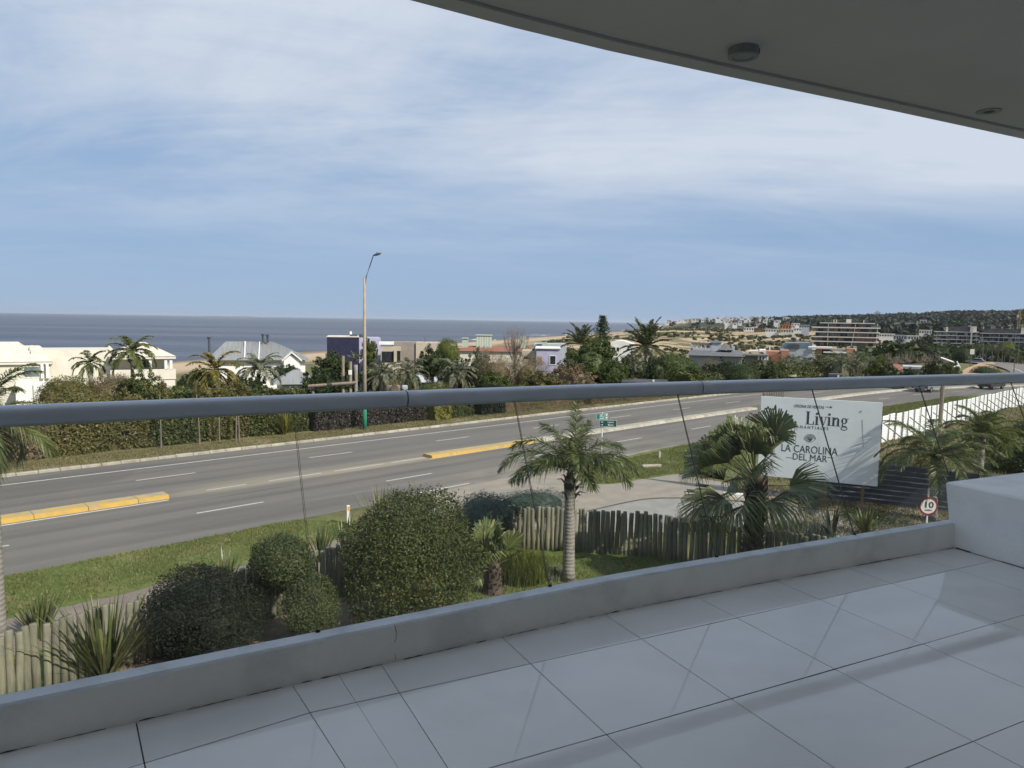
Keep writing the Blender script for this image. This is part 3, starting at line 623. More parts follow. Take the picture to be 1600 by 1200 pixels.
tag(blades('far_verge_grass', [us(-25, 44.9), us(75, 44.9), us(75, 47.5), us(30, 48), us(-25, 49)], 42000, .03, .13, .03, K['blade_dry'], 16), 'dry grass of the verge under the long hedge', 'grass', kind='stuff')
tag(blades('roadside_blades', [us(44, 25), us(44, 27.3), us(78, 27.2), us(100, 25.6), us(100, 24.0), us(60, 24.6)], 20000, .05, .22, .04, K['blade'], 17), 'green grass strip between the road and the white fence', 'grass', kind='stuff')

# ------------------------------------------------------------------ balcony
FZ = CZ - 1.50918
OUT = np.array([(-3.95, 1.134), (-2.85, 1.783), (-1.78, 2.409), (-1.41, 2.6235), (-1.03, 2.842), (-.75, 3.0015), (-.42, 3.188), (-.05, 3.395), (.366, 3.624), (.72, 3.808), (1.46, 4.167), (2.38, 4.599), (3.03, 4.901), (4.4, 5.531), (6.6, 6.532), (9.5, 7.837)])   # outer top edge of the parapet
def offset(P, d):      # to the outside
    t = np.gradient(P, axis=0); t /= np.linalg.norm(t, axis=1)[:, None]
    return P + np.stack([-t[:, 1], t[:, 0]], -1) * d
INN = offset(OUT, -.080); RAILP = offset(OUT, .42)
tile_o = onp = at_z(829, 1037, FZ)[:2]
ga = .459; E1 = np.array([math.cos(ga), math.sin(ga)]); E2 = np.array([E1[1], -E1[0]])
def gp(i, j): return tile_o + .6 * (i * E1 + j * E2)
def clip(poly, a, b):      # keep the part to the right of a->b
    out = []; d = np.array(b) - a; side = lambda p: d[0] * (p[1]-a[1]) - d[1] * (p[0]-a[0])
    for k in range(len(poly)):
        p, q = poly[k], poly[(k+1) % len(poly)]; sp_, sq = side(p), side(q)
        if sp_ <= 0: out.append(p)
        if (sp_ < 0) != (sq < 0) and abs(sp_ - sq) > 1e-9: out.append(p + (q - p) * (sp_ / (sp_ - sq)))
    return out
BLK0 = np.array([3.062, 4.812]); BDIR = np.array([.43, -.903]); PDIR = np.array([.905, .425])
floor_e = empty('balcony_floor', (0, 0, FZ), 0); floor_e['kind'] = 'structure'
TILE_R = random.Random(3)
def tile(corners):
    cen = sum(corners) / len(corners); sh = []
    for k in range(len(corners)):
        v = cen - corners[k]; sh.append(corners[k] + v / (np.linalg.norm(v) + 1e-9) * .0036)
    P = sh
    for k in range(len(INN) - 1):
        if len(P) >= 3: P = clip(P, INN[k] + 0, INN[k+1])
    if len(P) >= 3: P = clip(P, BLK0 + BDIR * -3, BLK0 + BDIR * 3) if False else P
    if len(P) < 3: return
    c2 = sum(P) / len(P); tx, ty = TILE_R.uniform(-.0016, .0016), TILE_R.uniform(-.0016, .0016)
    zz = [0.0 + (p[0]-c2[0]) * tx + (p[1]-c2[1]) * ty for p in P]; n = len(P)
    area = sum(P[k][0]*P[(k+1)%n][1]-P[(k+1)%n][0]*P[k][1] for k in range(n))
    if area < 0: P = P[::-1]; zz = zz[::-1]
    if abs(area) < .004: return
    mb = MB(); mb.add([(p[0], p[1], z) for p, z in zip(P, zz)] + [(p[0], p[1], -.012) for p in P], [tuple(range(n))] + [(k, n+k, n+(k+1)%n, (k+1)%n) for k in range(n)])
    o = mb.build('floor_tile', K['tile']); o.parent = floor_e
for j in range(-2, 7):
    for i in range(-1, 9):
        tile([gp(i, j), gp(i+1, j), gp(i+1, j+1), gp(i, j+1)])
LB = lambda j: gp(-1.293 + .0526 * j, j); LC = lambda j: gp(-1.589 + .108 * j, j)
for j in range(-2, 7):
    if 1 > 0:
        tile([LB(j), gp(-1, j), gp(-1, j+1), LB(j+1)]); tile([LC(j), LB(j), LB(j+1), LC(j+1)])
o2 = gp(-1.589, .0); f1 = (gp(-2.53, .143) - gp(-1.589, .0)); f2 = LC(1) - LC(0)
for j in range(-2, 7):
    for i in range(0, 5):
        a = o2 + f2 * j - f1 * -1 * i
        tile([o2 + f1*i + f2*j, o2 + f1*(i+1) + f2*j, o2 + f1*(i+1) + f2*(j+1), o2 + f1*i + f2*(j+1)])
# screed below the tiles, the slab of the balcony
mb = MB(); back = [(12.0, 4.6), (12, -2), (-6, -6), (-6, 0.0)]
mb.prism([tuple(p) for p in offset(OUT, -.01)][::-1] + [(-6, -.2), (-6, -7), (14, -3), (14, 6)], FZ - .32, FZ - .008)
slab = mb.build('balcony_slab', K['grout']); slab['kind'] = 'structure'
# parapet
mb = MB(); n = len(OUT); vs = []
PT = .172
for k in range(n):
    i_, o_ = INN[k], OUT[k]; lo_ = offset(OUT, .012)[k]
    vs += [(i_[0], i_[1], FZ - .006), (i_[0]+(o_[0]-i_[0])*.02, i_[1]+(o_[1]-i_[1])*.02, FZ + PT - .008), (i_[0]+(o_[0]-i_[0])*.12, i_[1]+(o_[1]-i_[1])*.12, FZ + PT), (o_[0], o_[1], FZ + PT), (lo_[0], lo_[1], FZ - .45), (i_[0], i_[1], FZ - .45)]
fs = []; mi = []
for k in range(n - 1):
    a, b = k * 6, k * 6 + 6
    for c in range(6):
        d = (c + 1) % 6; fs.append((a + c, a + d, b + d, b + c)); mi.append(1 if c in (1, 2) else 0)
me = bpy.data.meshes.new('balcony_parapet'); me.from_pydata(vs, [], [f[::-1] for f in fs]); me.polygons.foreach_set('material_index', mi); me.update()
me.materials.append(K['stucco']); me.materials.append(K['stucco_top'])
para = me_obj('balcony_parapet', me); tag(para, 'low grey plastered balcony parapet under the glass', 'parapet')
def crackline(parent, pts, w, m=K['crack'], seed=0):
    r = random.Random(seed); mb = MB()
    for k in range(len(pts) - 1):
        a, b = np.array(pts[k]), np.array(pts[k+1]); d = b - a; d /= np.linalg.norm(d)
        mb.tube([a - d*.001, (a+b)/2 + np.array([r.uniform(-.004,.004), r.uniform(-.004,.004), 0]), b + d*.001], [w*r.uniform(.3,1), w*r.uniform(.5,1.2), w*r.uniform(.3,1)], 4)
    o = mb.build('crack', m); o.parent = parent; o['kind'] = 'stuff'; return o
# dirt joint where the parapet meets the tiles
r = random.Random(5); jp = []
for k in range(n - 1):
    for t in np.linspace(0, 1, 9)[:-1]: jp.append(INN[k] + (INN[k+1]-INN[k])*t)
mb = MB()
for k in range(len(jp) - 1):
    if r.random() < .62 and jp[k][0] < 3.05:
        a, b = jp[k], jp[k+1]; w = r.choice([.0008, .001, .0015, .003])
        mb.tube([(a[0], a[1], FZ + .001), ((a[0]+b[0])/2 + r.uniform(-.002,.002), (a[1]+b[1])/2 - r.uniform(0,.003), FZ + .002), (b[0], b[1], FZ + .001)], [w*.5, w, w*.5], 4)
jo = mb.build('joint_dirt', K['crack']); jo.parent = para; jo['kind'] = 'stuff'
nrm = np.array([.43, -.9])
cb = onp_ = INN[5] * .35 + INN[6] * .65
crackline(para, [(cb[0]+nrm[0]*.002, cb[1]+nrm[1]*.002, FZ+.01), (cb[0]+nrm[0]*.002-.01, cb[1]+nrm[1]*.002, FZ+.06), (cb[0]+nrm[0]*.002+.004, cb[1]+nrm[1]*.002, FZ+.11), (cb[0]+nrm[0]*.001-.004, cb[1]+nrm[1]*.001, FZ+.168)], .0012)
# dark open joint between two rows of tiles
a, b = gp(-.1, 1), gp(3.1, 1)
mb = MB()
for k in range(14):
    t0, t1 = k/14, (k+1)/14; w = .0008 + .0026*math.exp(-((t0-.62)/.22)**2)
    p, q = a+(b-a)*t0, a+(b-a)*t1; mb.tube([(p[0],p[1],FZ-.0006),(q[0],q[1],FZ-.0006)], w, 4)
jo = mb.build('open_joint', K['crack']); jo.parent = floor_e; jo.location = (0, 0, -FZ); jo['kind'] = 'stuff'

# white block at the right end
bt = .445
def bp(a, b): return BLK0 + BDIR * a + PDIR * b
mb = MB()
fl = [(-.0, 0), (2.8, 0), (2.8, 5.0), (0.0, 5.0)]
lo = [bp(-.03, 0), bp(2.6, 0), bp(2.6, 5), bp(-.03, 5)]; hi = [bp(-.095, -.012), bp(2.6, -.012), bp(2.6, 5), bp(-.095, 5)]
bev = .012; hin = [bp(-.095+bev, -.012+bev), bp(2.6-bev, -.012+bev), bp(2.6-bev, 5-bev), bp(-.095+bev, 5-bev)]
vs = [(p[0], p[1], FZ - .02) for p in lo] + [(p[0], p[1], FZ + bt - bev) for p in hi] + [(p[0], p[1], FZ + bt) for p in hin]
mb.add(vs, [(0,1,5,4),(1,2,6,5),(2,3,7,6),(3,0,4,7),(4,5,9,8),(5,6,10,9),(6,7,11,10),(7,4,8,11),(8,9,10,11)])
blk = mb.build('planter_block', K['white_block']); tag(blk, 'white plastered block closing the right end of the balcony', 'planter')
zt = FZ + bt
crackline(blk, [(*bp(.35,.0), zt-.002), (*bp(.42,.12), zt), (*bp(.40,.28), zt), (*bp(.48,.36), zt), (*bp(.44,.55), zt)], .0035, seed=2)
crackline(blk, [(*bp(.48,.36), zt), (*bp(.56,.42), zt), (*bp(.60,.60), zt)], .004, seed=3)
crackline(blk, [(*bp(.40,.28), zt), (*bp(.30,.40), zt), (*bp(.30,.60), zt)], .0025, seed=4)
mb = MB()
for k in range(16):
    p, q = bp(k*.1, -.004), bp(k*.1+.1, -.004); w = random.choice([.002,.004,.006,.007])
    mb.tube([(p[0],p[1],FZ+.001),(q[0],q[1],FZ+.001)], w, 4)
jo = mb.build('joint_dirt', K['crack']); jo.parent = blk; jo['kind'] = 'stuff'

# glass balustrade leaning outwards
RZ = FZ + 1.105
bal = empty('glass_balustrade', (0, 0, FZ), 0, 'frameless glass balustrade with grey tubular handrail', 'balustrade')
arc = np.concatenate([[0], np.cumsum(np.linalg.norm(np.diff(OUT, axis=0), axis=1))])
def along(P, a): return np.array([np.interp(a, arc, P[:, 0]), np.interp(a, arc, P[:, 1])])
def arc_at_x(x): return float(np.interp(x, OUT[:, 0], arc))
jx = [-2.75, -1.80, -.815, .205, 1.19, 2.213, 3.20, 4.2, 5.3]
ja = [arc_at_x(x) for x in jx]
pan = []
for k in range(len(ja) - 1):
    a0, a1 = ja[k] + .003, ja[k+1] - .003; m_ = 4; mb = MB(); vs = []
    for t in np.linspace(a0, a1, m_):
        for th in (0, .005):
            o_ = along(offset(OUT, -.012 + th), t); r_ = along(offset(OUT, .395 + th), t)
            vs += [(o_[0], o_[1], -.02 + PT), (r_[0], r_[1], 1.075)]
    fs = []
    for q in range(m_ - 1):
        A = q * 4; B = A + 4; fs += [(A, A+1, B+1, B), (A+2, B+2, B+3, A+3)]
    mb.add(vs, fs); o = mb.build('glass_pane', K['glass']); o.parent = bal
    # polished edges of the pane
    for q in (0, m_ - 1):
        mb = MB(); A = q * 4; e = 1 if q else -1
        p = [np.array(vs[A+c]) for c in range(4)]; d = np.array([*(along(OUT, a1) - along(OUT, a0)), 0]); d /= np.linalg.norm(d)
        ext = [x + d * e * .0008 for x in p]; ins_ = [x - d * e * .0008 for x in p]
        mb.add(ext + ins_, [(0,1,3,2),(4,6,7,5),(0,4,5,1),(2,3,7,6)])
        o2_ = mb.build('glass_edge', K['glassedge'] if q else K['glassedge_lit']); o2_.parent = o  # same glass: one edge coloured as lit, the other as shaded
def railseg(a0, a1, name='handrail'):
    mb = MB(); m_ = max(3, int((a1 - a0) / .12)); vs = []; nn = 18
    for t in np.linspace(a0, a1, m_):
        c = along(RAILP, t); d = along(RAILP, t + .05) - along(RAILP, t - .05); d /= np.linalg.norm(d); sd = np.array([-d[1], d[0]])
        for q in range(nn):
            w = 2*math.pi*q/nn; ca, sa = math.cos(w), math.sin(w)
            ex = .036 * np.sign(ca) * abs(ca) ** .8; ez = .043 * np.sign(sa) * abs(sa) ** .85
            vs.append((c[0] + sd[0]*ex, c[1] + sd[1]*ex, 1.105 + ez))
    fs = [(k*nn+q, k*nn+(q+1)%nn, (k+1)*nn+(q+1)%nn, (k+1)*nn+q) for k in range(m_-1) for q in range(nn)]
    fs += [tuple(range(nn)), tuple(range((m_-1)*nn, m_*nn))[::-1]]
    mb.add(vs, fs); o = mb.build(name, K['rail'], smooth=True); o.parent = bal
    return o
rj = [arc_at_x(-3.5), arc_at_x(-.33), arc_at_x(1.36), arc_at_x(6.5)]
for k in range(3): railseg(rj[k] + .003, rj[k+1] - .003)
for k in (1, 2):      # the sleeve inside each rail joint
    c0, c1 = along(RAILP, rj[k] - .02), along(RAILP, rj[k] + .02); mb = MB(); mb.tube([(*c0, 1.105), (*c1, 1.105)], .034, 12); o = mb.build('joint_sleeve', K['black']); o.parent = bal
for k, a in enumerate(ja[:-1]):      # small black seat block under each glass joint
    c = along(offset(OUT, -.006), a); mb = MB(); mb.bbox(-.009, -.007, 0, .009, .007, .010, .003); o = mb.build('glass_clip', K['black']); o.parent = bal; o.location = (c[0], c[1], PT); o.rotation_euler = (0, 0, .45)

# soffit above
SO = FZ + 2.65
edge = [(-8.0, -1.75), (-5, -.05), (-3, 1.08), (-1.5, 1.97), (-.9, 2.345), (-.355, 2.685), (-.022, 2.89), (.379, 3.115), (.836, 3.345), (1.187, 3.515), (1.999, 3.905), (3.041, 4.42), (4.6, 5.22), (7, 6.45), (11, 8.5), (16, 11.0)]
E_ = np.array(edge); e_in = offset(E_, -.099); e_gr = offset(E_, -.092)
mb = MB()
outer = [tuple(p) for p in E_]; 
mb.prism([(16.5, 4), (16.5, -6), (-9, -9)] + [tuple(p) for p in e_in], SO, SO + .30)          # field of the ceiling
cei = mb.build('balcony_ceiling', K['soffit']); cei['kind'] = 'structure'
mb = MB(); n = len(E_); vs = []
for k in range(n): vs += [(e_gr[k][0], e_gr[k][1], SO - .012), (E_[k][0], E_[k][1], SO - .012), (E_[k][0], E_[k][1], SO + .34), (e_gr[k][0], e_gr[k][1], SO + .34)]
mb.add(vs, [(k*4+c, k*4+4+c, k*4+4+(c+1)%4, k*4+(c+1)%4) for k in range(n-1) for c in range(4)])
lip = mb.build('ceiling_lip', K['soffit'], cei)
fp = at(1161, 93, 3.10); fp[2] = SO
fx = empty('ceiling_light', (fp[0], fp[1], SO), 0, 'round surface mounted light under the balcony ceiling', 'ceiling light')
mb = MB(); nn = 28
prof = [(.061, .0), (.063, -.034), (.060, -.038), (.044, -.038), (.041, -.032)]
vs = [(r_*math.cos(2*math.pi*q/nn), r_*math.sin(2*math.pi*q/nn), z) for r_, z in prof for q in range(nn)]
mb.add(vs, [(k*nn+q, k*nn+(q+1)%nn, (k+1)*nn+(q+1)%nn, (k+1)*nn+q)[::-1] for k in range(len(prof)-1) for q in range(nn)])
mb.build('housing', K['fixture'], fx)
mb = MB(); mb.add([(.0412*math.cos(2*math.pi*q/nn), .0412*math.sin(2*math.pi*q/nn), -.032) for q in range(nn)], [tuple(range(nn))[::-1]]); mb.build('lens', K['lens'], fx)
mb = MB(); mb.tube([(.058, -.022, -.008), (.058, -.022, -.028)], .003, 6); mb.build('set_screw', K['black'], fx)
rp = at_z(1545, 174.5, SO - .004)
fx2 = empty('recessed_light', (rp[0], rp[1], SO), 0, 'flat recessed spotlight ring in the ceiling at the right', 'ceiling light')
mb = MB(); prof = [(.060, .001), (.058, -.006), (.030, -.006), (.027, .0)]
vs = [(r_*math.cos(2*math.pi*q/nn), r_*math.sin(2*math.pi*q/nn), z) for r_, z in prof for q in range(nn)]
mb.add(vs, [(k*nn+q, k*nn+(q+1)%nn, (k+1)*nn+(q+1)%nn, (k+1)*nn+q)[::-1] for k in range(len(prof)-1) for q in range(nn)]); mb.build('trim_ring', K['fixture'], fx2)
mb = MB(); mb.add([(.0275*math.cos(2*math.pi*q/nn), .0275*math.sin(2*math.pi*q/nn), -.002) for q in range(nn)], [tuple(range(nn))[::-1]]); mb.build('lens', K['glassdark'], fx2)
# the building behind the camera, parallel to the parapet
bl = empty('apartment_building', (0, 0, 0), 0, 'white apartment building carrying the balcony', 'building')
mb = MB(); pd = PDIR; nd = np.array([-.425, .905]); o0 = np.array([0, -1.6])
c_ = [o0 + pd*-9, o0 + pd*26.2, o0 + pd*26.2 - nd*14, o0 + pd*-9 - nd*14]; mb.prism([tuple(p) for p in c_], -.2, 13.6); mb.build('wall', K['facade'], bl)
TW0, TW1 = 26.3, 29.6
mb = MB(); c_ = [o0 + pd*TW0 - nd*.5, o0 + pd*TW1 - nd*.5, o0 + pd*TW1 - nd*5, o0 + pd*TW0 - nd*5]; mb.prism([tuple(p) for p in c_], -.2, 20.8); mb.build('stair_or_shade_tower', K['white'], bl)  # unseen tower added only to throw shade on the log fence
mb = MB(); c_ = [o0 + pd*-1.2 + nd*.02, o0 + pd*1.6 + nd*.02, o0 + pd*1.6 + nd*.06, o0 + pd*-1.2 + nd*.06]; mb.prism([tuple(p) for p in c_], FZ + .02, FZ + 2.4); mb.build('window', K['glassdark'], bl)

# ------------------------------------------------------------------ plant builders
def rand_dirs(n, r):
    v = r.normal(size=(n, 3)); return v / np.linalg.norm(v, axis=1)[:, None]
def leaf_quads(P, Nn, size, r, aspect=.55, rnd=.8):
    """rhombic leaves at P, facing roughly Nn"""
    n = len(P); nn = Nn + rnd * r.normal(size=(n, 3)); nn /= np.linalg.norm(nn, axis=1)[:, None] + 1e-9
    a = np.cross(nn, r.normal(size=(n, 3))); a /= np.linalg.norm(a, axis=1)[:, None] + 1e-9; b = np.cross(nn, a)
    s = (size * r.uniform(.6, 1.35, n))[:, None]; V = np.stack([P - a*s, P + b*s*aspect, P + a*s, P - b*s*aspect], 1); return V
def lumpy(dirs, seed, k=26, amp=.22, sharp=9):
    r = np.random.default_rng(seed); c = rand_dirs(k, r); w = r.uniform(-.6, 1, k)
    return 1 + amp * (np.exp(sharp * (dirs @ c.T - 1)) * w).sum(1)
def leaf_ball(n, leaf, seed, amp=.22, fill=.45, k=26, sharp=9, aspect=.55, flat=0, fuzz=.05, clump=0):
    """unit leafy ball; most leaves in the shell, real gaps between lumps"""
    r = np.random.default_rng(seed); d = rand_dirs(n, r)
    rad = lumpy(d, seed + 1, k, amp, sharp) * (1 - fill * r.beta(1.0, 2.2, n)) + fuzz * r.normal(size=n)
    if clump:
        nc = clump; cd = rand_dirs(nc, r); cr = lumpy(cd, seed + 1, k, amp, sharp) * r.uniform(.55, 1.0, nc); cc = cd * cr[:, None]; idx = r.integers(0, nc, n)
        sz = r.uniform(.10, .22, nc) * (26 / nc) ** .33 * 1.5; o = rand_dirs(n, r) * (r.uniform(0, 1, n) ** .4 * sz[idx])[:, None]; P = cc[idx] + o; Nn = .5*d*0 + o / (np.linalg.norm(o, axis=1)[:, None] + 1e-6) * .6 + cd[idx] * .6
        return leaf_quads(P, Nn, leaf, r, aspect)
    return leaf_quads(d * rad[:, None], d, leaf, r, aspect)
def ball_core(seed, sc_=.72, amp=.22, k=26, sharp=9):
    mb = MB(); nu, nv = 20, 12; vs = []
    for j in range(nv + 1):
        for i in range(nu):
            th = math.pi * j / nv; ph = 2*math.pi*i/nu; vs.append((math.sin(th)*math.cos(ph), math.sin(th)*math.sin(ph), math.cos(th)))
    D = np.array(vs); R0 = lumpy(D, seed + 1, k, amp, sharp) * sc_; D = D * R0[:, None]
    f = [(j*nu+i, (j+1)*nu+i, (j+1)*nu+(i+1)%nu, j*nu+(i+1)%nu) for j in range(nv) for i in range(nu)]
    return D, f
def bush_mesh(name, n, leaf, seed, core=.74, sprigs=0, **kw):
    V = leaf_ball(n, leaf, seed, **kw)
    if sprigs:
        r = np.random.default_rng(seed + 77); d = rand_dirs(sprigs, r); d[:, 2] = np.abs(d[:, 2]) * 1.2 - .25; d /= np.linalg.norm(d, axis=1)[:, None]
        rad = lumpy(d, seed + 1, kw.get('k', 26), kw.get('amp', .22), kw.get('sharp', 9)); sd = d + .5 * r.normal(size=d.shape) + np.array([0, 0, .5]); sd /= np.linalg.norm(sd, axis=1)[:, None]
        ln = r.uniform(.04, .13, sprigs) * (1 + 1.1 * np.clip(d[:, 2], 0, 1) * (r.random(sprigs) > .6)); t = np.linspace(0, 1, 9)
        P = (d * (rad * .97)[:, None])[:, None] + sd[:, None] * (ln[:, None] * t)[..., None]; P = P.reshape(-1, 3) + r.normal(size=(sprigs * 9, 3)) * .012
        V = np.concatenate([V, leaf_quads(P, np.repeat(sd, 9, 0), leaf * .95, r, .5, 1.0)])
    amp, k, sharp = kw.get('amp', .22), kw.get('k', 26), kw.get('sharp', 9)
    if core:
        D, f = ball_core(seed, core, amp, k, sharp); f = np.array(f); V = np.concatenate([V, D[f]])
    return fast_mesh(name, V)
def scaled(me_fn, *a): return me_fn(*a)
def put_bush(name, me, c, rad, m, label, cat='bush', group=None, rz=0, parent=None):
    if len(me.materials) == 0: me.materials.append(m)
    elif me.materials[0] is not m: me = me.copy(); me.materials.clear(); me.materials.append(m)
    o = bpy.data.objects.new(name, me); o.location = c; o.scale = rad; o.rotation_euler = (0, 0, rz); link(o, parent)
    if label: tag(o, label, cat, group)
    return o
def tapered_trunk(h, r0, r1, seed, lean=.05, n=10, seg=7, rough=.06):
    r = random.Random(seed); mb = MB(); pts = []; rr = []; ax, ay = r.uniform(-lean, lean), r.uniform(-lean, lean)
    for k in range(seg + 1):
        t = k / seg; pts.append((ax*h*t*t, ay*h*t*t, h*t)); rr.append((r0*(1-t)+r1*t) * (1 + r.uniform(-rough, rough)) * (1.25 if k == 0 else 1))
    mb.tube(pts, rr, n); return mb
def feather(L_, e0, curve, nl, ll, lw, seed, droop=.6, vee=.35, twist=0, p=1.3, stem=.12, plume=False):
    """feather palm frond starting at the origin, heading along +x; returns quads"""
    r = np.random.default_rng(seed); m = 26; t = np.linspace(0, 1, m); ang = e0 - curve * t ** p
    dx = np.cos(ang); dz = np.sin(ang); x = np.concatenate([[0], np.cumsum((dx[1:]+dx[:-1])/2)]) * L_ / (m-1); z = np.concatenate([[0], np.cumsum((dz[1:]+dz[:-1])/2)]) * L_ / (m-1)
    y = .06 * L_ * np.sin(t * 2.2 + seed) * t
    C = np.stack([x, y, z], -1); Q = []
    for k in range(m - 1):
        w = .022 * L_ * (1 - .85 * t[k]) * .5; w2 = .022 * L_ * (1 - .85 * t[k+1]) * .5
        for (a, b) in (((0, w, 0), (0, -w, 0)), ((0, 0, w*.8), (0, 0, -w*.8))):
            a, b = np.array(a), np.array(b); Q.append([C[k]+a, C[k]+b, C[k+1]+b*w2/w, C[k+1]+a*w2/w])
    for tt in np.linspace(stem, .995, nl):
        for sd in (-1, 1):
            k = tt + r.uniform(-.008, .008); k = min(max(k, 0), 1)
            c = np.array([np.interp(k, t, C[:, q]) for q in range(3)]); a_ = np.interp(k, t, ang); f = np.array([math.cos(a_), 0, math.sin(a_)]); up = np.array([-math.sin(a_), 0, math.cos(a_)])
            prof = (np.sin(np.pi * min(1, (k - stem) / (1 - stem) * .88 + .10)) ** .55) * (1 - .35 * k); l = ll * prof * r.uniform(.82, 1.12)
            d = sd * np.array([0, 1, 0]) * (.85 - .25*k) + f * (.45 + .5*k) + up * (r.uniform(-.55, .85) if plume else vee * r.uniform(.2, 1.2)); d /= np.linalg.norm(d)
            mid = c + d * l * .5 + np.array([0, 0, -1]) * l * droop * .16; tip = c + d * l * .92 + np.array([0, 0, -1]) * l * droop * r.uniform(.45, .75)
            rv = r.normal(size=3); wv = np.cross(d, up * r.uniform(-1, 1) + f * r.uniform(-1, 1) + rv * .35); wv = wv / (np.linalg.norm(wv) + 1e-9); w = lw * r.uniform(.75, 1.2)
            Q.append([c - wv*w*.4, c + wv*w*.4, mid + wv*w*.5, mid - wv*w*.5]); Q.append([mid - wv*w*.5, mid + wv*w*.5, tip + wv*w*.08, tip - wv*w*.08])
    return np.array(Q, float)
def fan(Lp, Lb, e0, nseg, seed, span=2.2, droop=.5, wseg=.05, tipdroop=.5, fold=.5):
    """fan palm leaf: petiole along +x then a pleated fan"""
    r = np.random.default_rng(seed); Q = []; f = np.array([math.cos(e0), 0, math.sin(e0)]); up = np.array([-math.sin(e0), 0, math.cos(e0)]); sd = np.array([0, 1., 0])
    hub = f * Lp + np.array([0, 0, -1]) * Lp * droop * .18; m = hub * .5 + np.array([0, 0, .04 * Lp])
    for (a, b) in ((sd * .022, -sd * .022), (up * .014, -up * .014)): Q += [[a*1.5, b*1.5, m + b, m + a], [m + a, m + b, hub + b*.7, hub + a*.7]]
    for k in range(nseg):
        th = (k / (nseg - 1) - .5) * span * 1.0 + r.uniform(-.02, .02); l = Lb * (.72 + .28 * math.cos(th * .9)) * r.uniform(.9, 1.08)
        d = f * math.cos(th) + sd * math.sin(th) + up * fold * abs(math.sin(th)) * .5; d /= np.linalg.norm(d)
        wv = -f * math.sin(th) + sd * math.cos(th); dn = np.array([0, 0, -1])
        p1 = hub + d * l * .45 + dn * l * .02; p2 = hub + d * l * .75 + dn * l * .10 * tipdroop * 2; p3 = hub + d * l * (.98 - .2*tipdroop) + dn * l * tipdroop * r.uniform(.35, .8)
        w = wseg * (l / Lb); zz = up * w * .28 * (1 if k % 2 else -1)
        Q += [[hub - wv*w*.2, hub + wv*w*.2, p1 + wv*w + zz, p1 - wv*w - zz], [p1 - wv*w - zz, p1 + wv*w + zz, p2 + wv*w*.62, p2 - wv*w*.62], [p2 - wv*w*.62, p2 + wv*w*.62, p3 + wv*w*.08, p3 - wv*w*.08]]
    return np.array(Q, float)
def rotz(V, a):
    c, s = math.cos(a), math.sin(a); M_ = np.array([[c, -s, 0], [s, c, 0], [0, 0, 1]]); return V @ M_.T
def flax_mesh(name, n, h, spread, w, seed, bend=.35):
    r = np.random.default_rng(seed); Q = []
    for k in range(n):
        a = r.uniform(0, 2*np.pi); inc = spread * r.uniform(.08, 1) ; l = h * r.uniform(.65, 1.1); b0 = np.array([math.cos(a), math.sin(a), 0]) * r.uniform(0, .16); d = np.array([math.cos(a)*math.sin(inc), math.sin(a)*math.sin(inc), math.cos(inc)]); out = np.array([math.cos(a), math.sin(a), -.4])
        sd = np.array([-math.sin(a + r.uniform(-.6,.6)), math.cos(a), 0]); sd /= np.linalg.norm(sd); bd = bend * r.uniform(.1, 1) * inc; ww = w * r.uniform(.7, 1.2); pr = []
        for t, ws in ((0, .55), (.35, 1), (.7, .85), (1, .06)):
            c = b0 + d * l * t + out * l * bd * t ** 2.4; pr.append((c - sd*ww*ws, c + sd*ww*ws))
        for q in range(3): Q.append([pr[q][0], pr[q][1], pr[q+1][1], pr[q+1][0]])
    return fast_mesh(name, np.array(Q))
def tuft_mesh(name, n, h, rad, w, seed, curl=.5):
    r = np.random.default_rng(seed); Q = []
    for k in range(n):
        a = r.uniform(0, 2*np.pi); rr = rad * math.sqrt(r.uniform()); c = np.array([rr*math.cos(a), rr*math.sin(a), 0]); a2 = r.uniform(0, 2*np.pi); o = np.array([math.cos(a2), math.sin(a2), 0]) * r.uniform(.05, curl); l = h * r.uniform(.5, 1.1) * (1 - .35*rr/rad); sd = np.array([-math.sin(a2), math.cos(a2), 0]) * w
        m = c + np.array([0, 0, l*.6]) + o * l * .3; t = c + np.array([0, 0, l * r.uniform(.75, 1)]) + o * l
        Q.append([c - sd, c + sd, m + sd*.8, m - sd*.8]); Q.append([m - sd*.8, m + sd*.8, t + sd*.1, t - sd*.1])
    return fast_mesh(name, np.array(Q))

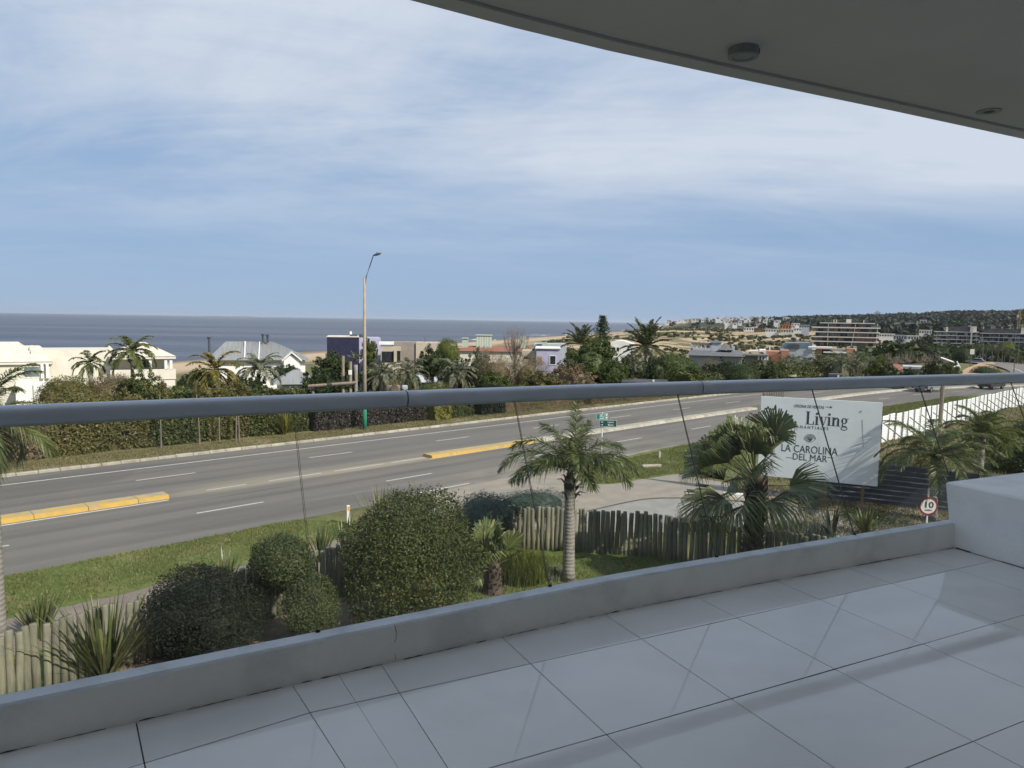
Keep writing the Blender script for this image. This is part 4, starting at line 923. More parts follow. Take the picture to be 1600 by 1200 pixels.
def feather_palm(name, base, h, crown_n, L_, label, kind='q', seed=1, trunk_r=(.19, .14), group=None, nl=46, ll=.62, lw=.021, lean=(0, 0), elevs=(1.35, .95, .6, .25, -.05), curve=1.5, droop=.75, wind=0, parts=True, mat_f=None, boots=True):
    z0 = base[2]; root = empty(name, base, 0, label, 'palm tree', group)
    mf = mat_f or K['frond_q']; r = random.Random(seed)
    mb = MB(); pts = []; rr = []
    for k in range(9):
        t = k / 8; pts.append((lean[0]*t**1.6, lean[1]*t**1.6, h*t)); rr.append(trunk_r[0]*(1-t)+trunk_r[1]*t + (.06*trunk_r[0]*4*max(0, .12-t)/.12) + (.03 if t > .85 else 0))
    mb.tube(pts, rr, 14); mb.build('trunk', K['palmtrunk'], root, smooth=True)
    top = pts[-1]
    if boots:
        mb = MB()
        for k in range(16):
            a = r.uniform(0, 6.28); zz = top[2] - r.uniform(0, .75); q = trunk_r[1]*.9; o_ = r.uniform(.12, .42)
            mb.tube([(top[0]+q*math.cos(a), top[1]+q*math.sin(a), zz), (top[0]+(q+o_*.5)*math.cos(a), top[1]+(q+o_*.5)*math.sin(a), zz+.16), (top[0]+(q+o_)*math.cos(a), top[1]+(q+o_)*math.sin(a), zz+.14)], [.04, .024, .010], 5)
        mb.tube([(top[0], top[1], top[2]-.7), (top[0], top[1], top[2]-.2), (top[0], top[1], top[2]+.35)], [trunk_r[1]*1.0, trunk_r[1]*1.35, .06], 10)
        o = mb.build('leaf_bases', K['boots'], root); o['kind'] = 'stuff'
    if parts:
        vars_ = []
        for k, e in enumerate(elevs):
            for q in range(2): vars_.append(fast_mesh('frond', feather(L_*(1 - .10*abs(e-.5)), e, curve*(1.0+.2*q) - .25*e, nl, ll, lw, seed*31 + k*7 + q, droop))); vars_[-1].materials.append(mf)
        for k in range(crown_n):
            i = int(k / crown_n * len(elevs)); me = vars_[2*i + r.randrange(2)]; a = k * 2.39996 + r.uniform(-.3, .3)
            o = bpy.data.objects.new('frond', me); o.location = (top[0], top[1], top[2] + .25 - .05*i); o.rotation_euler = (r.uniform(-.15, .15), r.uniform(-.10, .10) + 0, a); o.scale = [r.uniform(.88, 1.1)]*3; link(o, root)
    else:
        V = []
        for k in range(crown_n):
            e = elevs[int(k / crown_n * len(elevs))]; V.append(rotz(feather(L_*r.uniform(.85, 1.1), e, curve*r.uniform(.9, 1.2), nl, ll, lw, seed*31 + k, droop), k * 2.39996) + np.array([top[0], top[1], top[2] + .15]))
        me_obj('crown', fast_mesh('crown', np.concatenate(V)), mf, root)
    return root
def fan_palm(name, base, h, n, Lp, Lb, label, seed=1, r0=.32, r1=.26, nseg=30, wseg=.05, boots=110, elevs=(1.35, 1.0, .65, .3, -.1, -.5), mat_f=None, lean=(0, 0), span=2.3, fold=.5, tip=.35, skip=False):
    root = empty(name, base, 0, label, 'palm tree'); r = random.Random(seed); mf = mat_f or K['frond_w']
    mb = MB(); mb.tube([(lean[0]*t, lean[1]*t, h*t) for t in np.linspace(0, 1, 6)], [r0*1.15, r0, r0*.95, r1, r1, r1*.6], 14); mb.build('trunk', K['boots'], root)
    mb = MB()
    for k in range(boots):
        t = (k + .5) / boots; a = k * 2.39996; zz = h * t; q = (r0*(1-t)+r1*t) * .92; o_ = r.uniform(.10, .20); w = r.uniform(.035, .06); cx, cy = lean[0]*t, lean[1]*t
        ca, sa = math.cos(a), math.sin(a); s_ = np.array([-sa, ca, 0]) * w
        p0 = np.array([cx+q*ca, cy+q*sa, zz - .06]); p1 = np.array([cx+(q+o_*.45)*ca, cy+(q+o_*.45)*sa, zz+.04]); p2 = np.array([cx+(q+o_)*ca, cy+(q+o_)*sa, zz+r.uniform(.08, .18)])
        mb.add([p0-s_, p0+s_, p1+s_*.9, p1-s_*.9, p2+s_*.45, p2-s_*.45], [(0,1,2,3),(3,2,4,5)])
    o = mb.build('leaf_bases', K['boots'], root); o['kind'] = 'stuff'
    vars_ = []
    for k, e in enumerate(elevs):
        for q in range(2): vars_.append(fast_mesh('fan_leaf', fan(Lp*(1 if e > 0 else .85), Lb, e, nseg, seed*17 + k*3 + q, span + .3*q, .5, wseg, tip + .18*q + .25*(e < .3), fold))); vars_[-1].materials.append(mf)
    for k in range(n):
        i = int(k / n * len(elevs))
        if skip and math.cos(k * 2.39996) > .3 and .2 < elevs[i] < 1.25: continue      # the wind side is thin
        o = bpy.data.objects.new('fan_leaf', vars_[2*i + r.randrange(2)]); o.location = (lean[0], lean[1], h - .02 - .05*i); o.rotation_euler = (r.uniform(-.6, .6), r.uniform(-.2, .2), k * 2.39996 + r.uniform(-.35, .35)); o.scale = [r.uniform(.75, 1.12)]*3
        if skip: o.rotation_euler = (Matrix.Rotation(-.38, 3, 'Y') @ o.rotation_euler.to_matrix()).to_euler()      # blown to the left
        link(o, root)
    return root

# ------------------------------------------------------------------ log fence of the garden
top_px = [(-60, 1012), (12, 989), (60, 975), (240, 928), (330, 905), (400, 886), (490, 861), (530, 853), (640, 828), (715, 806), (770, 794), (800, 791), (915, 796), (1000, 801), (1090, 811), (1151, 822), (1192, 827), (1272, 838), (1330, 848)]
FH = 1.62
FP = np.array([at_z(px, py, FH)[:2] for px, py in top_px])
fl = np.concatenate([[0], np.cumsum(np.linalg.norm(np.diff(FP, axis=0), axis=1))])
fence = empty('log_fence', (FP[0][0], FP[0][1], 0), 0, 'garden fence of upright weathered round logs', 'fence')
logs = []
for q in range(4):
    mb = MB(); r = random.Random(q); hh = FH + .3; b_ = r.uniform(-.012, .012)
    mb.tube([(0, 0, -.3), (b_, .006, hh*.3), (-b_, -.004, hh*.65), (b_*.5, 0, FH - .02), (b_*.5, 0, FH)], [.090, .086, .083, .079, .070], 9); me = mb.mesh('log', True); me.materials.append(K['log']); logs.append(me)
r = random.Random(4); a = 0; 
while a < fl[-1]:
    x, y = np.interp(a, fl, FP[:, 0]), np.interp(a, fl, FP[:, 1]); s_ = r.uniform(.88, 1.1)
    o = bpy.data.objects.new('log', r.choice(logs)); o.location = (x + r.uniform(-.012, .012), y + r.uniform(-.012, .012), r.uniform(-.05, .03)); o.rotation_euler = (r.uniform(-.02, .02), r.uniform(-.03, .03), r.uniform(0, 6.28)); o.scale = (s_, s_, 1 + r.uniform(-.02, .03)); link(o, fence); o.matrix_parent_inverse = Matrix.Translation(-fence.location)
    a += .160 * s_ + r.uniform(.0, .03)

# ------------------------------------------------------------------ near planting
def ground_at(px, py): return at_z(px, py, 0)
def bush_at(name, px0, px1, py0, py1, Y, n, leaf, m, label, seed, amp=.16, depth=None, core=.8, **kw):
    c = at((px0+px1)/2, (py0+py1)/2, Y); k = Y / FPX * 1.0; rx = (px1-px0)/2*k; rz_ = (py1-py0)/2*k*1.02; ry = depth or rx
    me = bush_mesh(name, n, leaf, seed, core, amp=amp, **kw); me.transform(Matrix.Diagonal((rx, ry, rz_, 1))); 
    o = put_bush(name, me, c, (1, 1, 1), m, label, 'bush'); return o
def leaf_unit(cm, rx): return cm / rx
bush_at('rounded_bush', 541, 746, 776, 978, 19.6, 42000, .021, K['bush_big'], 'big rounded green bush beside the small fan palm', 21, .17, core=.68, fill=.38, k=80, sharp=22, fuzz=.03, sprigs=420)
bush_at('dark_bush', 237, 404, 888, 1030, 17.2, 26000, .024, K['bush_dark'], 'dark domed bush left of the cloud pruned shrub', 22, .17, core=.68, fill=.38, k=56, sharp=17, fuzz=.035, sprigs=260)
cl = empty('pruned_shrub', tuple(ground_at(455, 985)), 0, 'cloud pruned shrub with two leafy balls against the fence', 'shrub')
for (x0, x1, y0, y1, Y, sd) in ((386, 492, 836, 922, 18.6, 23), (444, 528, 900, 992, 17.9, 24)):
    c = at((x0+x1)/2, (y0+y1)/2, Y); k = Y / FPX; me = bush_mesh('leaf_ball', 12000, .036, sd, .70, amp=.2, fill=.38, k=36, sharp=12, fuzz=.04, sprigs=140); me.transform(Matrix.Diagonal(((x1-x0)/2*k, (x1-x0)/2*k, (y1-y0)/2*k, 1)))
    o = put_bush('leaf_ball', me, c - np.array(cl.location), (1, 1, 1), K['bush_mid'], None, parent=cl)
mb = MB(); b0 = np.array([0, 0, -.05]); t0 = at(440, 890, 18.6) - np.array(cl.location); t1 = at(486, 950, 17.9) - np.array(cl.location)
mb.tube([b0, (b0+t0)/2 + np.array([.1, 0, -.2]), t0], [.07, .05, .03], 7); mb.tube([b0, (b0+t1)/2, t1], [.06, .04, .03], 7); mb.build('stem', K['bark'], cl)
bush_at('juniper_bush', 704, 806, 772, 850, 24.5, 7000, .05, K['juniper'], 'blue green juniper mound behind the small fan palm', 25, .2, core=.8, fill=.4, aspect=.25, fuzz=.06)
bush_at('juniper_bush', 775, 886, 766, 815, 27.6, 7000, .05, K['juniper'], 'feathery blue green juniper behind the log fence, left of the palm trunk', 26, .25, core=.75, fill=.4, aspect=.22, fuzz=.09, depth=.8)
def flax(px, py, n, h, spread, w, label, seed, bend=.35, m=None, z=0.0):
    p = at_z(px, py, z); o = me_obj('flax_plant', flax_mesh('flax_plant', n, h, spread, w, seed, bend), m or K['flax'], None, p); return tag(o, label, 'flax plant')
flax(165, 1062, 130, 2.05, .75, .034, 'large flax clump inside the log fence at the lower left', 31)
flax(62, 1000, 70, 1.25, .55, .034, 'flax clump outside the log fence at the far left', 32, .25)
flax(300, 940, 40, 1.2, .7, .034, 'flax blades rising behind the dark domed bush', 33)
flax(352, 920, 46, 1.3, .6, .034, 'flax clump between the dark domed bush and the verge', 34)
flax(502, 878, 30, 1.35, .5, .034, 'flax clump behind the log fence beside the white marker post', 35, .2)
flax(538, 868, 26, 1.5, .6, .034, 'flax blades just left of the big rounded bush', 36, .2)
flax(598, 846, 60, 2.1, .55, .036, 'tall flax blades behind the big rounded bush', 37, .3)
flax(1352, 835, 60, 1.2, .75, .03, 'flax clump near the navy fence and the speed sign', 38, .3)
flax(1300, 842, 12, 1.5, 1.1, .05, 'few dark flax blades right of the shaggy fan palm', 39, .5, K['bush_dark'])
def tuft(name, px, py, n, h, rad, w, m, label, seed, curl=.5, cat='grass clump', z=0.0):
    o = me_obj(name, tuft_mesh(name, n, h, rad, w, seed, curl), m, None, at_z(px, py, z)); return tag(o, label, cat)
tuft('weed_clump', 815, 905, 1500, 1.35, .85, .010, K['tree_l'], 'tall light green weeds beside the small fan palm', 41, .45)
tuft('weed_clump', 862, 902, 300, .5, .55, .012, K['frond_b'], 'low greyish spiky weeds at the foot of the queen palm', 42, .9)
tuft('grass_clump', 1085, 828, 420, 1.15, .8, .010, K['drybush'], 'dry plumed grass behind the log fence, left of the shaggy palm', 43, .35)
tuft('grass_clump', 1130, 830, 380, 1.0, .7, .010, K['frond_b'], 'grey green grass touching the shaggy palm trunk', 44, .4)
tuft('grass_clump', 1232, 838, 900, 1.0, 1.0, .012, K['frond_b'], 'feathery grey green grass right of the shaggy palm trunk', 45, .6)
tuft('grass_clump', 1268, 842, 700, .85, .9, .012, K['juniper'], 'darker feathery grass at the end of the log fence', 46, .6)
bush_at('low_shrub', 1295, 1420, 802, 850, 31.0, 6000, .05, K['bush_mid'], 'low leafy shrub below the navy fence', 47, .2, core=.75, fill=.4)
# queen palm
p = ground_at(888, 908)
qp = feather_palm('queen_palm', p, 3.42, 0, 2.7, 'queen palm with smooth grey trunk in front of the log fence', 'q', 5, (.205, .155), nl=2, lean=(-.02, 0))
for k, (az, e, cv, L_) in enumerate(((178, .85, 2.0, 2.75), (196, .62, 1.7, 2.3), (160, 1.15, 1.9, 2.5), (4, .80, 1.9, 2.65), (-14, .55, 1.6, 2.2), (22, 1.15, 1.8, 2.3), (100, 1.52, .7, 2.45), (60, 1.36, .9, 2.0), (130, 1.34, 1.3, 2.2), (-90, 1.1, 1.9, 2.1), (-130, 1.0, 2.0, 2.2), (-48, 1.0, 1.9, 2.1), (90, .9, 1.7, 2.2), (-100, 1.42, 1.5, 2.0), (-70, .55, 1.6, 1.7), (75, .6, 1.5, 2.0), (-150, .75, 1.9, 2.3), (-28, .9, 2.0, 2.3))):
    me = fast_mesh('frond', feather(L_, e, cv, 104, .78, .027, 500 + k, .62, plume=True)); o = me_obj('frond', me, K['frond_q'], qp, (-.02, 0, 3.62)); o.rotation_euler = (random.uniform(-.12, .12), 0, R_(az))
# shaggy fan palm
p = at(1176, 860, 23.4); p[2] = 0; fan_palm('fan_palm', p, 3.45, 42, 1.45, 1.65, 'large shaggy fan palm in front of the billboard', 6, .33, .32, 38, .036, 300, elevs=(1.5, 1.35, 1.15, .9, .6, .25, -.1), span=1.75, fold=1.0, tip=.55, skip=True)
p = ground_at(770, 926); fan_palm('fan_palm', p, .95, 13, .75, .95, 'small young fan palm with squat brown trunk', 9, .30, .26, 26, .036, 60, elevs=(1.45, 1.25, .9, .5, .1))
# palm at the left edge of the view
p = at(-22, 640, 16.2); feather_palm('queen_palm', (p[0], p[1], 0), p[2] - .25, 20, 1.75, 'palm at the left edge, its grey trunk touching the picture border', 'q', 8, (.20, .165), nl=60, ll=.60, lw=.024, elevs=(1.2, .8, .4, .05, -.35), curve=1.4, droop=.9)
# queen palm at the right with the speed sign
p = ground_at(1455, 812); feather_palm('queen_palm', p, 2.75, 22, 2.9, 'broad queen palm beside the speed limit sign', 'q', 12, (.22, .16), nl=76, ll=.80, lw=.030, elevs=(.95, .75, .55, .35, .15), curve=1.45, droop=.7)
p = at_z(1530, 745, 0); feather_palm('queen_palm', p, 2.2, 20, 2.6, 'bushy palm behind the white block at the right', 'q', 14, (.2, .16), nl=70, ll=.8, lw=.034, elevs=(1.3, 1.0, .7, .4), curve=1.6, droop=.7, mat_f=K['tree_l'])
bush_at('field_bush', 1560, 1660, 690, 752, 42, 5000, .06, K['tree_m'], 'leafy bush in the field at the right edge', 48, .25, core=.7)
bush_at('field_bush', 1505, 1580, 660, 735, 47, 5000, .06, K['tree_l'], 'yellow green bush behind the palms at the right', 49, .25, core=.7)
bush_at('field_bush', 1590, 1640, 655, 690, 56, 3000, .08, K['bush_mid'], 'small bush further back in the field at the right edge', 50, .25, core=.7)

# ------------------------------------------------------------------ lettering
def text_mesh(body, size, bold=0.0, extr=.002, space=1.0):
    cu = bpy.data.curves.new('lettering', 'FONT'); cu.body = body; cu.size = size; cu.align_x = 'CENTER'; cu.align_y = 'CENTER'; cu.extrude = extr; cu.offset = bold; cu.space_character = space; cu.resolution_u = 3
    ob = bpy.data.objects.new('lettering', cu); col.objects.link(ob); bpy.context.view_layer.update()
    me = bpy.data.meshes.new_from_object(ob.evaluated_get(bpy.context.evaluated_depsgraph_get())); bpy.data.objects.remove(ob); return me
def put_text(name, body, size, parent, loc, m, bold=0.0, rot=(R_(90), 0, 0), width=None, space=1.0):
    me = text_mesh(body, size, bold, space=space); xs = [v.co.x for v in me.vertices]; w = max(xs) - min(xs)
    o = me_obj(name, me, m, parent, loc); o.rotation_euler = rot
    if width: o.scale = (width / w, 1, 1)
    return o

# ------------------------------------------------------------------ billboard
BR_ = at(1371, 760, 32.9); BRx = BR_[:2]; 
bl_dir = np.array([math.sin(R_(-66)), math.cos(R_(-66))])      # from the right end to the left end
Wb = 5.3; zb0 = BR_[2]; zb1 = at(1371, 629, 32.9)[2]; Hb = zb1 - zb0
BL_ = BRx + bl_dir * Wb
bb = empty('billboard', (BL_[0], BL_[1], 0), math.atan2(-bl_dir[1], -bl_dir[0]), 'large white property billboard on wooden posts by the driveway', 'billboard')
mb = MB(); mb.bbox(0, -.03, zb0, Wb*.5 - .002, .03, zb0 + Hb*.44, .006); o = mb.build('panel', K['signboard'], bb)
mb = MB(); mb.bbox(Wb*.5 + .002, -.03, zb0, Wb, .03, zb0 + Hb*.44, .006); o = mb.build('panel', K['signboard'], bb)
mb = MB(); mb.bbox(0, -.03, zb0 + Hb*.44 + .004, Wb*.5 - .002, .03, zb1, .006); o = mb.build('panel', K['signboard'], bb)
mb = MB(); mb.bbox(Wb*.5 + .002, -.03, zb0 + Hb*.44 + .004, Wb, .03, zb1, .006); o = mb.build('panel', K['signboard'], bb)
for x in (.35, 1.9, 3.1, 4.7):
    mb = MB(); mb.bbox(x-.06, .04, -.4, x+.06, .16, zb1 - .25, .01); mb.build('post', K['wood_or'], bb)
    mb = MB(); mb.tube([(x, .1, zb1*.75), (x, 2.0, 0)], .05, 6); mb.build('brace', K['wood'], bb)
def bpx(px, py):      # picture point -> place on the board
    d = ray(px, py); n2 = np.array([-bl_dir[1], bl_dir[0]]); t = (BRx @ n2) / (d[:2] @ n2); P = d * t; return Wb - (P[:2] - BRx) @ bl_dir, CZ + P[2]
def btext(body, px, py, wpx, size, bold=0.0, m=None, space=1.0):
    x, z = bpx(px, py); x0, _ = bpx(px - wpx/2, py); x1, _ = bpx(px + wpx/2, py); return put_text('lettering', body, size, bb, (x, -.034, z), m or K['ink'], bold, width=x1-x0, space=space)
btext('OFICINA DE VENTAS', 1264, 635.5, 47, .20)
btext('MANANTIALES', 1266, 668, 56, .20, space=1.5)
btext('LA CAROLINA', 1264, 703, 88, .52)
btext('DEL MAR', 1265, 715.5, 54, .46)
for px in (1233, 1298):
    x, z = bpx(px, 715); mb = MB(); mb.box(x-.14, -.034, z-.012, x+.14, -.030, z+.012); mb.build('rule', K['ink'], bb)
x, z = bpx(1295, 636); mb = MB(); mb.box(x-.14, -.034, z-.012, x+.08, -.030, z+.012); mb.yprism([(x+.06, z-.06), (x+.16, z), (x+.06, z+.06)], -.034, -.030); mb.build('arrow', K['ink'], bb)
# "Living" in a heavy serif letter, cut from simple strokes
def letters(word, x0, z0, h, wtot):
    """stems 1 high for ascender letters; returns polygons in xz"""
    def serif(x, z, w): return [(x-w/2, z), (x+w/2, z), (x+w/2, z+.035), (x-w/2, z+.035)]
    def stem(x, z0_, z1_, w=.15): return [(x-w/2, z0_), (x+w/2, z0_), (x+w/2, z1_), (x-w/2, z1_)]
    def ring(cx, cz, rx, rz_, tx, tz_, a0=0, a1=360, n=18):
        P = []
        for k in range(n):
            a, b = R_(a0 + (a1-a0)*k/n), R_(a0 + (a1-a0)*(k+1)/n); P.append([(cx+rx*math.cos(a), cz+rz_*math.sin(a)), (cx+rx*math.cos(b), cz+rz_*math.sin(b)), (cx+(rx-tx)*math.cos(b), cz+(rz_-tz_)*math.sin(b)), (cx+(rx-tx)*math.cos(a), cz+(rz_-tz_)*math.sin(a))])
        return P
    G = {'L': ([stem(.2, 0, 1, .17), serif(.2, 0, .36), serif(.2, .965, .36), [(.2, 0), (.68, 0), (.68, .04), (.2, .04)], [(.60, .03), (.68, .03), (.68, .30), (.65, .30)]], .74),
         'i': ([stem(.15, 0, .66), serif(.15, 0, .3), serif(.11, .625, .22)] + ring(.15, .86, .095, .095, .09, .09), .33),
         'v': ([[(.04, .66), (.20, .66), (.36, .0), (.30, .0)], [(.33, .0), (.36, 0), (.55, .66), (.50, .66)], serif(.13, .625, .28), serif(.51, .625, .2)], .60),
         'n': ([stem(.15, 0, .66), stem(.50, 0, .45), serif(.15, 0, .3), serif(.50, 0, .3), serif(.11, .625, .22)] + ring(.375, .44, .20, .22, .13, .07, 0, 170), .68),
         'g': (ring(.27, .43, .22, .23, .12, .05) + ring(.28, -.14, .25, .15, .06, .05) + [[(.10, .18), (.17, .22), (.20, .04), (.10, .04)], [(.12, .05), (.46, .05), (.46, -.06), (.12, -.03)], [(.44, .58), (.56, .66), (.58, .60), (.45, .53)]], .60)}
    tot = sum(G[c][1] for c in word); k = wtot / tot; x = x0; out = []
    for c in word:
        mb = MB()
        for p in G[c][0]: mb.yprism([(x + q[0]*k, z0 + q[1]*h) for q in p], -.036, -.031)
        out.append(mb); x += G[c][1] * k
    return out
xa, za_ = bpx(1258, 662.5); xb_, _ = bpx(1326, 662.5)
for mb in letters('Living', xa, za_, .62, xb_ - xa): o = mb.build('letter', K['ink'], bb); o['kind'] = 'stuff'
x, z = bpx(1266, 684); mb = MB()      # shell emblem
for k in range(9):
    a = R_(15 + 150*k/8); mb.tube([(x, -.034, z-.17), (x+.20*math.cos(a), -.034, z-.02+.20*math.sin(a)*.8)], .007, 4)
for k in range(20):
    a, b = R_(-10 + 200*k/20), R_(-10 + 200*(k+1)/20); mb.tube([(x+.24*math.cos(a), -.034, z-.03+.20*math.sin(a)), (x+.24*math.cos(b), -.034, z-.03+.20*math.sin(b))], .008, 4)
mb.tube([(x-.235, -.034, z-.06), (x-.07, -.034, z-.19), (x+.07, -.034, z-.19), (x+.235, -.034, z-.06)], .008, 4); o = mb.build('shell_emblem', K['ink'], bb); o['kind'] = 'stuff'
mb = MB(); x, z = bpx(1345, 642); mb.tube([(x, -.034, z), (x+.03, -.034, z-.05)], .018, 5); mb.tube([(x+.08, -.033, z-.4), (x+.12, -.033, z-.9)], .005, 4); mb.tube([(x+.12, -.033, z-.9), (x+.20, -.033, z-1.7)], .004, 4); o = mb.build('stain', K['crack'], bb); o['kind'] = 'stuff'

# ------------------------------------------------------------------ navy sheet fence
nf_pts = [at_z(1235, 776, 0)[:2], at_z(1285, 780, 0)[:2], at_z(1371, 788, 0)[:2], at_z(1480, 801, 0)[:2], at_z(1600, 818, 0)[:2]]
nfe = empty('sheet_fence', (*nf_pts[0], 0), 0, 'dark navy corrugated sheet fence under the billboard', 'fence')
for k in range(4):
    a, b = nf_pts[k], nf_pts[k+1]; L_ = np.linalg.norm(b - a); npan = max(1, round(L_ / 2.3)); ang = math.atan2(*(b - a)[::-1])
    for q in range(npan):
        mb = MB(); w = L_ / npan - .012; prof = []; nr_ = 8; Hh = 1.95
        for i in range(nr_):
            z0 = .06 + Hh * i / nr_; st = Hh / nr_; prof += [(0, z0), (0, z0 + st*.55), (-.06, z0 + st*.66), (-.06, z0 + st*.74), (0, z0 + st*.98)]
        n = len(prof); vs = [(0, y, z) for y, z in prof] + [(w, y, z) for y, z in prof]; mb.add(vs, [(i, n+i, n+i+1, i+1) for i in range(n-1)])
        o = mb.build('sheet', K['navy']); o.parent = nfe; p = a + (b - a) * (q / npan); o.location = (p[0] - nf_pts[0][0], p[1] - nf_pts[0][1], 0); o.rotation_euler = (random.uniform(-.01,.01), 0, ang + random.uniform(-.012, .012))
        mb = MB(); mb.bbox(-.05, .02, -.2, .05, .12, Hh + .12, .01); o = mb.build('post', K['wood_dk']); o.parent = nfe; o.location = (p[0] - nf_pts[0][0], p[1] - nf_pts[0][1], 0); o.rotation_euler = (0, 0, ang)

# ------------------------------------------------------------------ white sheet fence with props, seen from its back
wf0 = at_z(1340, 703, 0)[:2]; wdir = np.array([.735, .678]); wnr = np.array([.678, -.735])
wf = empty('hoarding_fence', (*wf0, 0), math.atan2(wdir[1], wdir[0]), 'long white sheet fence with propped posts beside the road', 'fence')
r = random.Random(8); Lw = 66; st = 1.32; nb = int(Lw / st)
shm = MB(); prof = []
for i in range(10):
    z0 = .05 + 2.0*i/10; prof += [(0, z0), (0, z0+.13), (.02, z0+.15), (.02, z0+.18)]
n = len(prof); shm.add([(0, y, z) for y, z in prof] + [(st-.01, y, z) for y, z in prof], [(i, n+i, n+i+1, i+1) for i in range(n-1)]); shme = shm.mesh('sheet'); shme.materials.append(K['wsheet'])
pm = MB(); pm.bbox(-.042, -.075, -.3, .042, -.03, 2.12, .008); pme = pm.mesh('post'); pme.materials.append(K['wood_dk'])
bm_ = MB(); bm_.tube([(0, -.12, 1.55), (.1, -2.3, .0)], .045, 6); bme = bm_.mesh('brace'); bme.materials.append(K['wood'])
for k in range(nb):
    for nm, m_ in (('sheet', shme), ('post', pme), ('brace', bme))[:3 if k % 2 else 2]:
        o = bpy.data.objects.new(nm, m_); o.location = (k*st, 0, r.uniform(-.04, .04)); o.rotation_euler = (r.uniform(-.02, .02), r.uniform(-.012, .012), r.uniform(-.06, .06) if nm == 'brace' else 0); link(o, wf)

# ------------------------------------------------------------------ signs, posts, lamp
p = ground_at(1448, 826)
sg = empty('speed_sign', (p[0], p[1], 0), math.atan2(-p[0], p[1]) + .45, 'round 10 km/h speed limit sign with red rim', 'road sign')
zc_ = at(1449, 791, p[1])[2]; nn = 32
mb = MB(); mb.bbox(-.03, .02, -.2, .03, .07, zc_ + .75, .008); mb.build('post', K['white'], sg)
def disc(r_, y0, y1): return [(r_*math.cos(2*math.pi*q/nn), r_*math.sin(2*math.pi*q/nn) + zc_) for q in range(nn)]
mb = MB(); mb.yprism(disc(.385, 0, 0), -.01, .015); mb.build('rim', K['red'], sg)
mb = MB(); mb.yprism(disc(.31, 0, 0), -.016, -.0102); mb.build('face', K['white'], sg)
put_text('lettering', '10', .36, sg, (0, -.018, zc_ + .05), K['ink'], .012, width=.35)
put_text('lettering', 'KM/H', .12, sg, (0, -.018, zc_ - .17), K['ink'], .002, width=.28)
p = ground_at(939, 732)
sg = empty('direction_sign', (p[0], p[1], 0), -.1, 'green road direction signs on a slim pole by the driveway', 'road sign')
zt_ = at(940, 645, p[1])[2]; k_ = p[1] / FPX
mb = MB(); mb.tube([(0, .03, -.2), (0, .03, zt_)], .038, 8); mb.build('pole', K['white'], sg)
def plate(name, px0, px1, py0, py1, m, rz, y):
    x0, x1 = (px0-940)*k_, (px1-940)*k_; z1, z0 = at(940, py0, p[1])[2], at(940, py1, p[1])[2]; mb = MB(); mb.bbox(x0, -.012, z0, x1, .012, z1, .004); o = mb.build(name, m, sg); o.location = (0, y, 0); o.rotation_euler = (0, 0, rz); return o, (x0, x1, z0, z1)
for (px0, px1, py0, py1, m, rz, y, lines) in ((930.5, 943, 646.5, 656, K['signgreen'], -.1, -.03, ['E']), (943.5, 949, 645.5, 655.5, K['signgreen'], .2, -.03, ['P']), (935, 963, 656, 667, K['signdark'], .08, -.035, ['Laguna', 'Blanca'])):
    o, (x0, x1, z0, z1) = plate('sign_plate', px0, px1, py0, py1, m, rz, y)
    mb = MB()
    for (a, b, c, d) in ((x0+.01, z0+.01, x1-.01, z0+.025), (x0+.01, z1-.025, x1-.01, z1-.01), (x0+.01, z0+.0255, x0+.025, z1-.0255), (x1-.025, z0+.0255, x1-.01, z1-.0255)): mb.box(a, -.016, b, c, -.0125, d)
    q = mb.build('border', K['wsheet'], o); q['kind'] = 'stuff'
    if len(lines) == 2:
        for i, t in enumerate(lines): put_text('lettering', t, .13, o, ((x0*.35+x1*.65), -.015, z1 - .12 - .16*i), K['wsheet'], .001)
        for i in range(2):
            mb = MB(); cx, cz_ = x0 + .16, z1 - .12 - .16*i; mb.yprism([(cx-.07, cz_-.012), (cx+.03, cz_-.012), (cx+.03, cz_-.045), (cx+.08, cz_), (cx+.03, cz_+.045), (cx+.03, cz_+.012), (cx-.07, cz_+.012)], -.016, -.0125); mb.build('arrow', K['wsheet'], o)
    else:
        w = x1 - x0; 
        for (a, b, c, d) in ((.45, .70, .8, .88), (.42, .45, .92, .58), (.42, .15, .92, .32)) if lines[0] == 'E' else ((.35, .60, .75, .86), (.35, .18, .75, .45)):
            mb = MB(); mb.box(x0+w*a, -.016, z0+(z1-z0)*b, x0+w*c, -.0125, z0+(z1-z0)*d); mb.build('symbol', K['wsheet'], o)
p = ground_at(544, 820); dl = empty('marker_post', (p[0], p[1], 0), .5, 'white marker post with amber reflector at the road edge', 'marker post')
mb = MB(); mb.bbox(-.065, -.045, -.2, .065, .045, .82, .012); mb.build('post', K['white'], dl)
mb = MB(); mb.bbox(-.03, -.051, .60, .05, -.0455, .78, .002); mb.build('reflector', K['reflector'], dl)
p = ground_at(570, 671); lp = empty('street_lamp', (p[0], p[1], 0), 0, 'tall street lamp with green painted foot across the road', 'street lamp')
ht = at(569.5, 434, p[1])[2]
mb = MB(); mb.tube([(0, 0, 1.9), (0, 0, ht*.5), (0, 0, ht)], [.155, .125, .095], 12); mb.build('pole', K['pole'], lp, smooth=True)
mb = MB(); mb.tube([(0, 0, -.2), (0, 0, 1.9)], [.165, .160], 12); mb.build('foot', K['polegreen'], lp, smooth=True)
q0 = at(570.5, 434, p[1]) - np.array([p[0], p[1], 0]); q1 = at(583.5, 399, p[1]) - np.array([p[0], p[1], 0]); q2 = at(596, 395.5, p[1]) - np.array([p[0], p[1], 0])
mb = MB(); mb.tube([(.02, 0, ht - .7), q0 + np.array([.06, 0, 0]), (q0+q1)/2 + np.array([.03, 0, .0]), q1], [.055, .045, .04, .038], 8); mb.build('arm', K['luminaire'], lp)
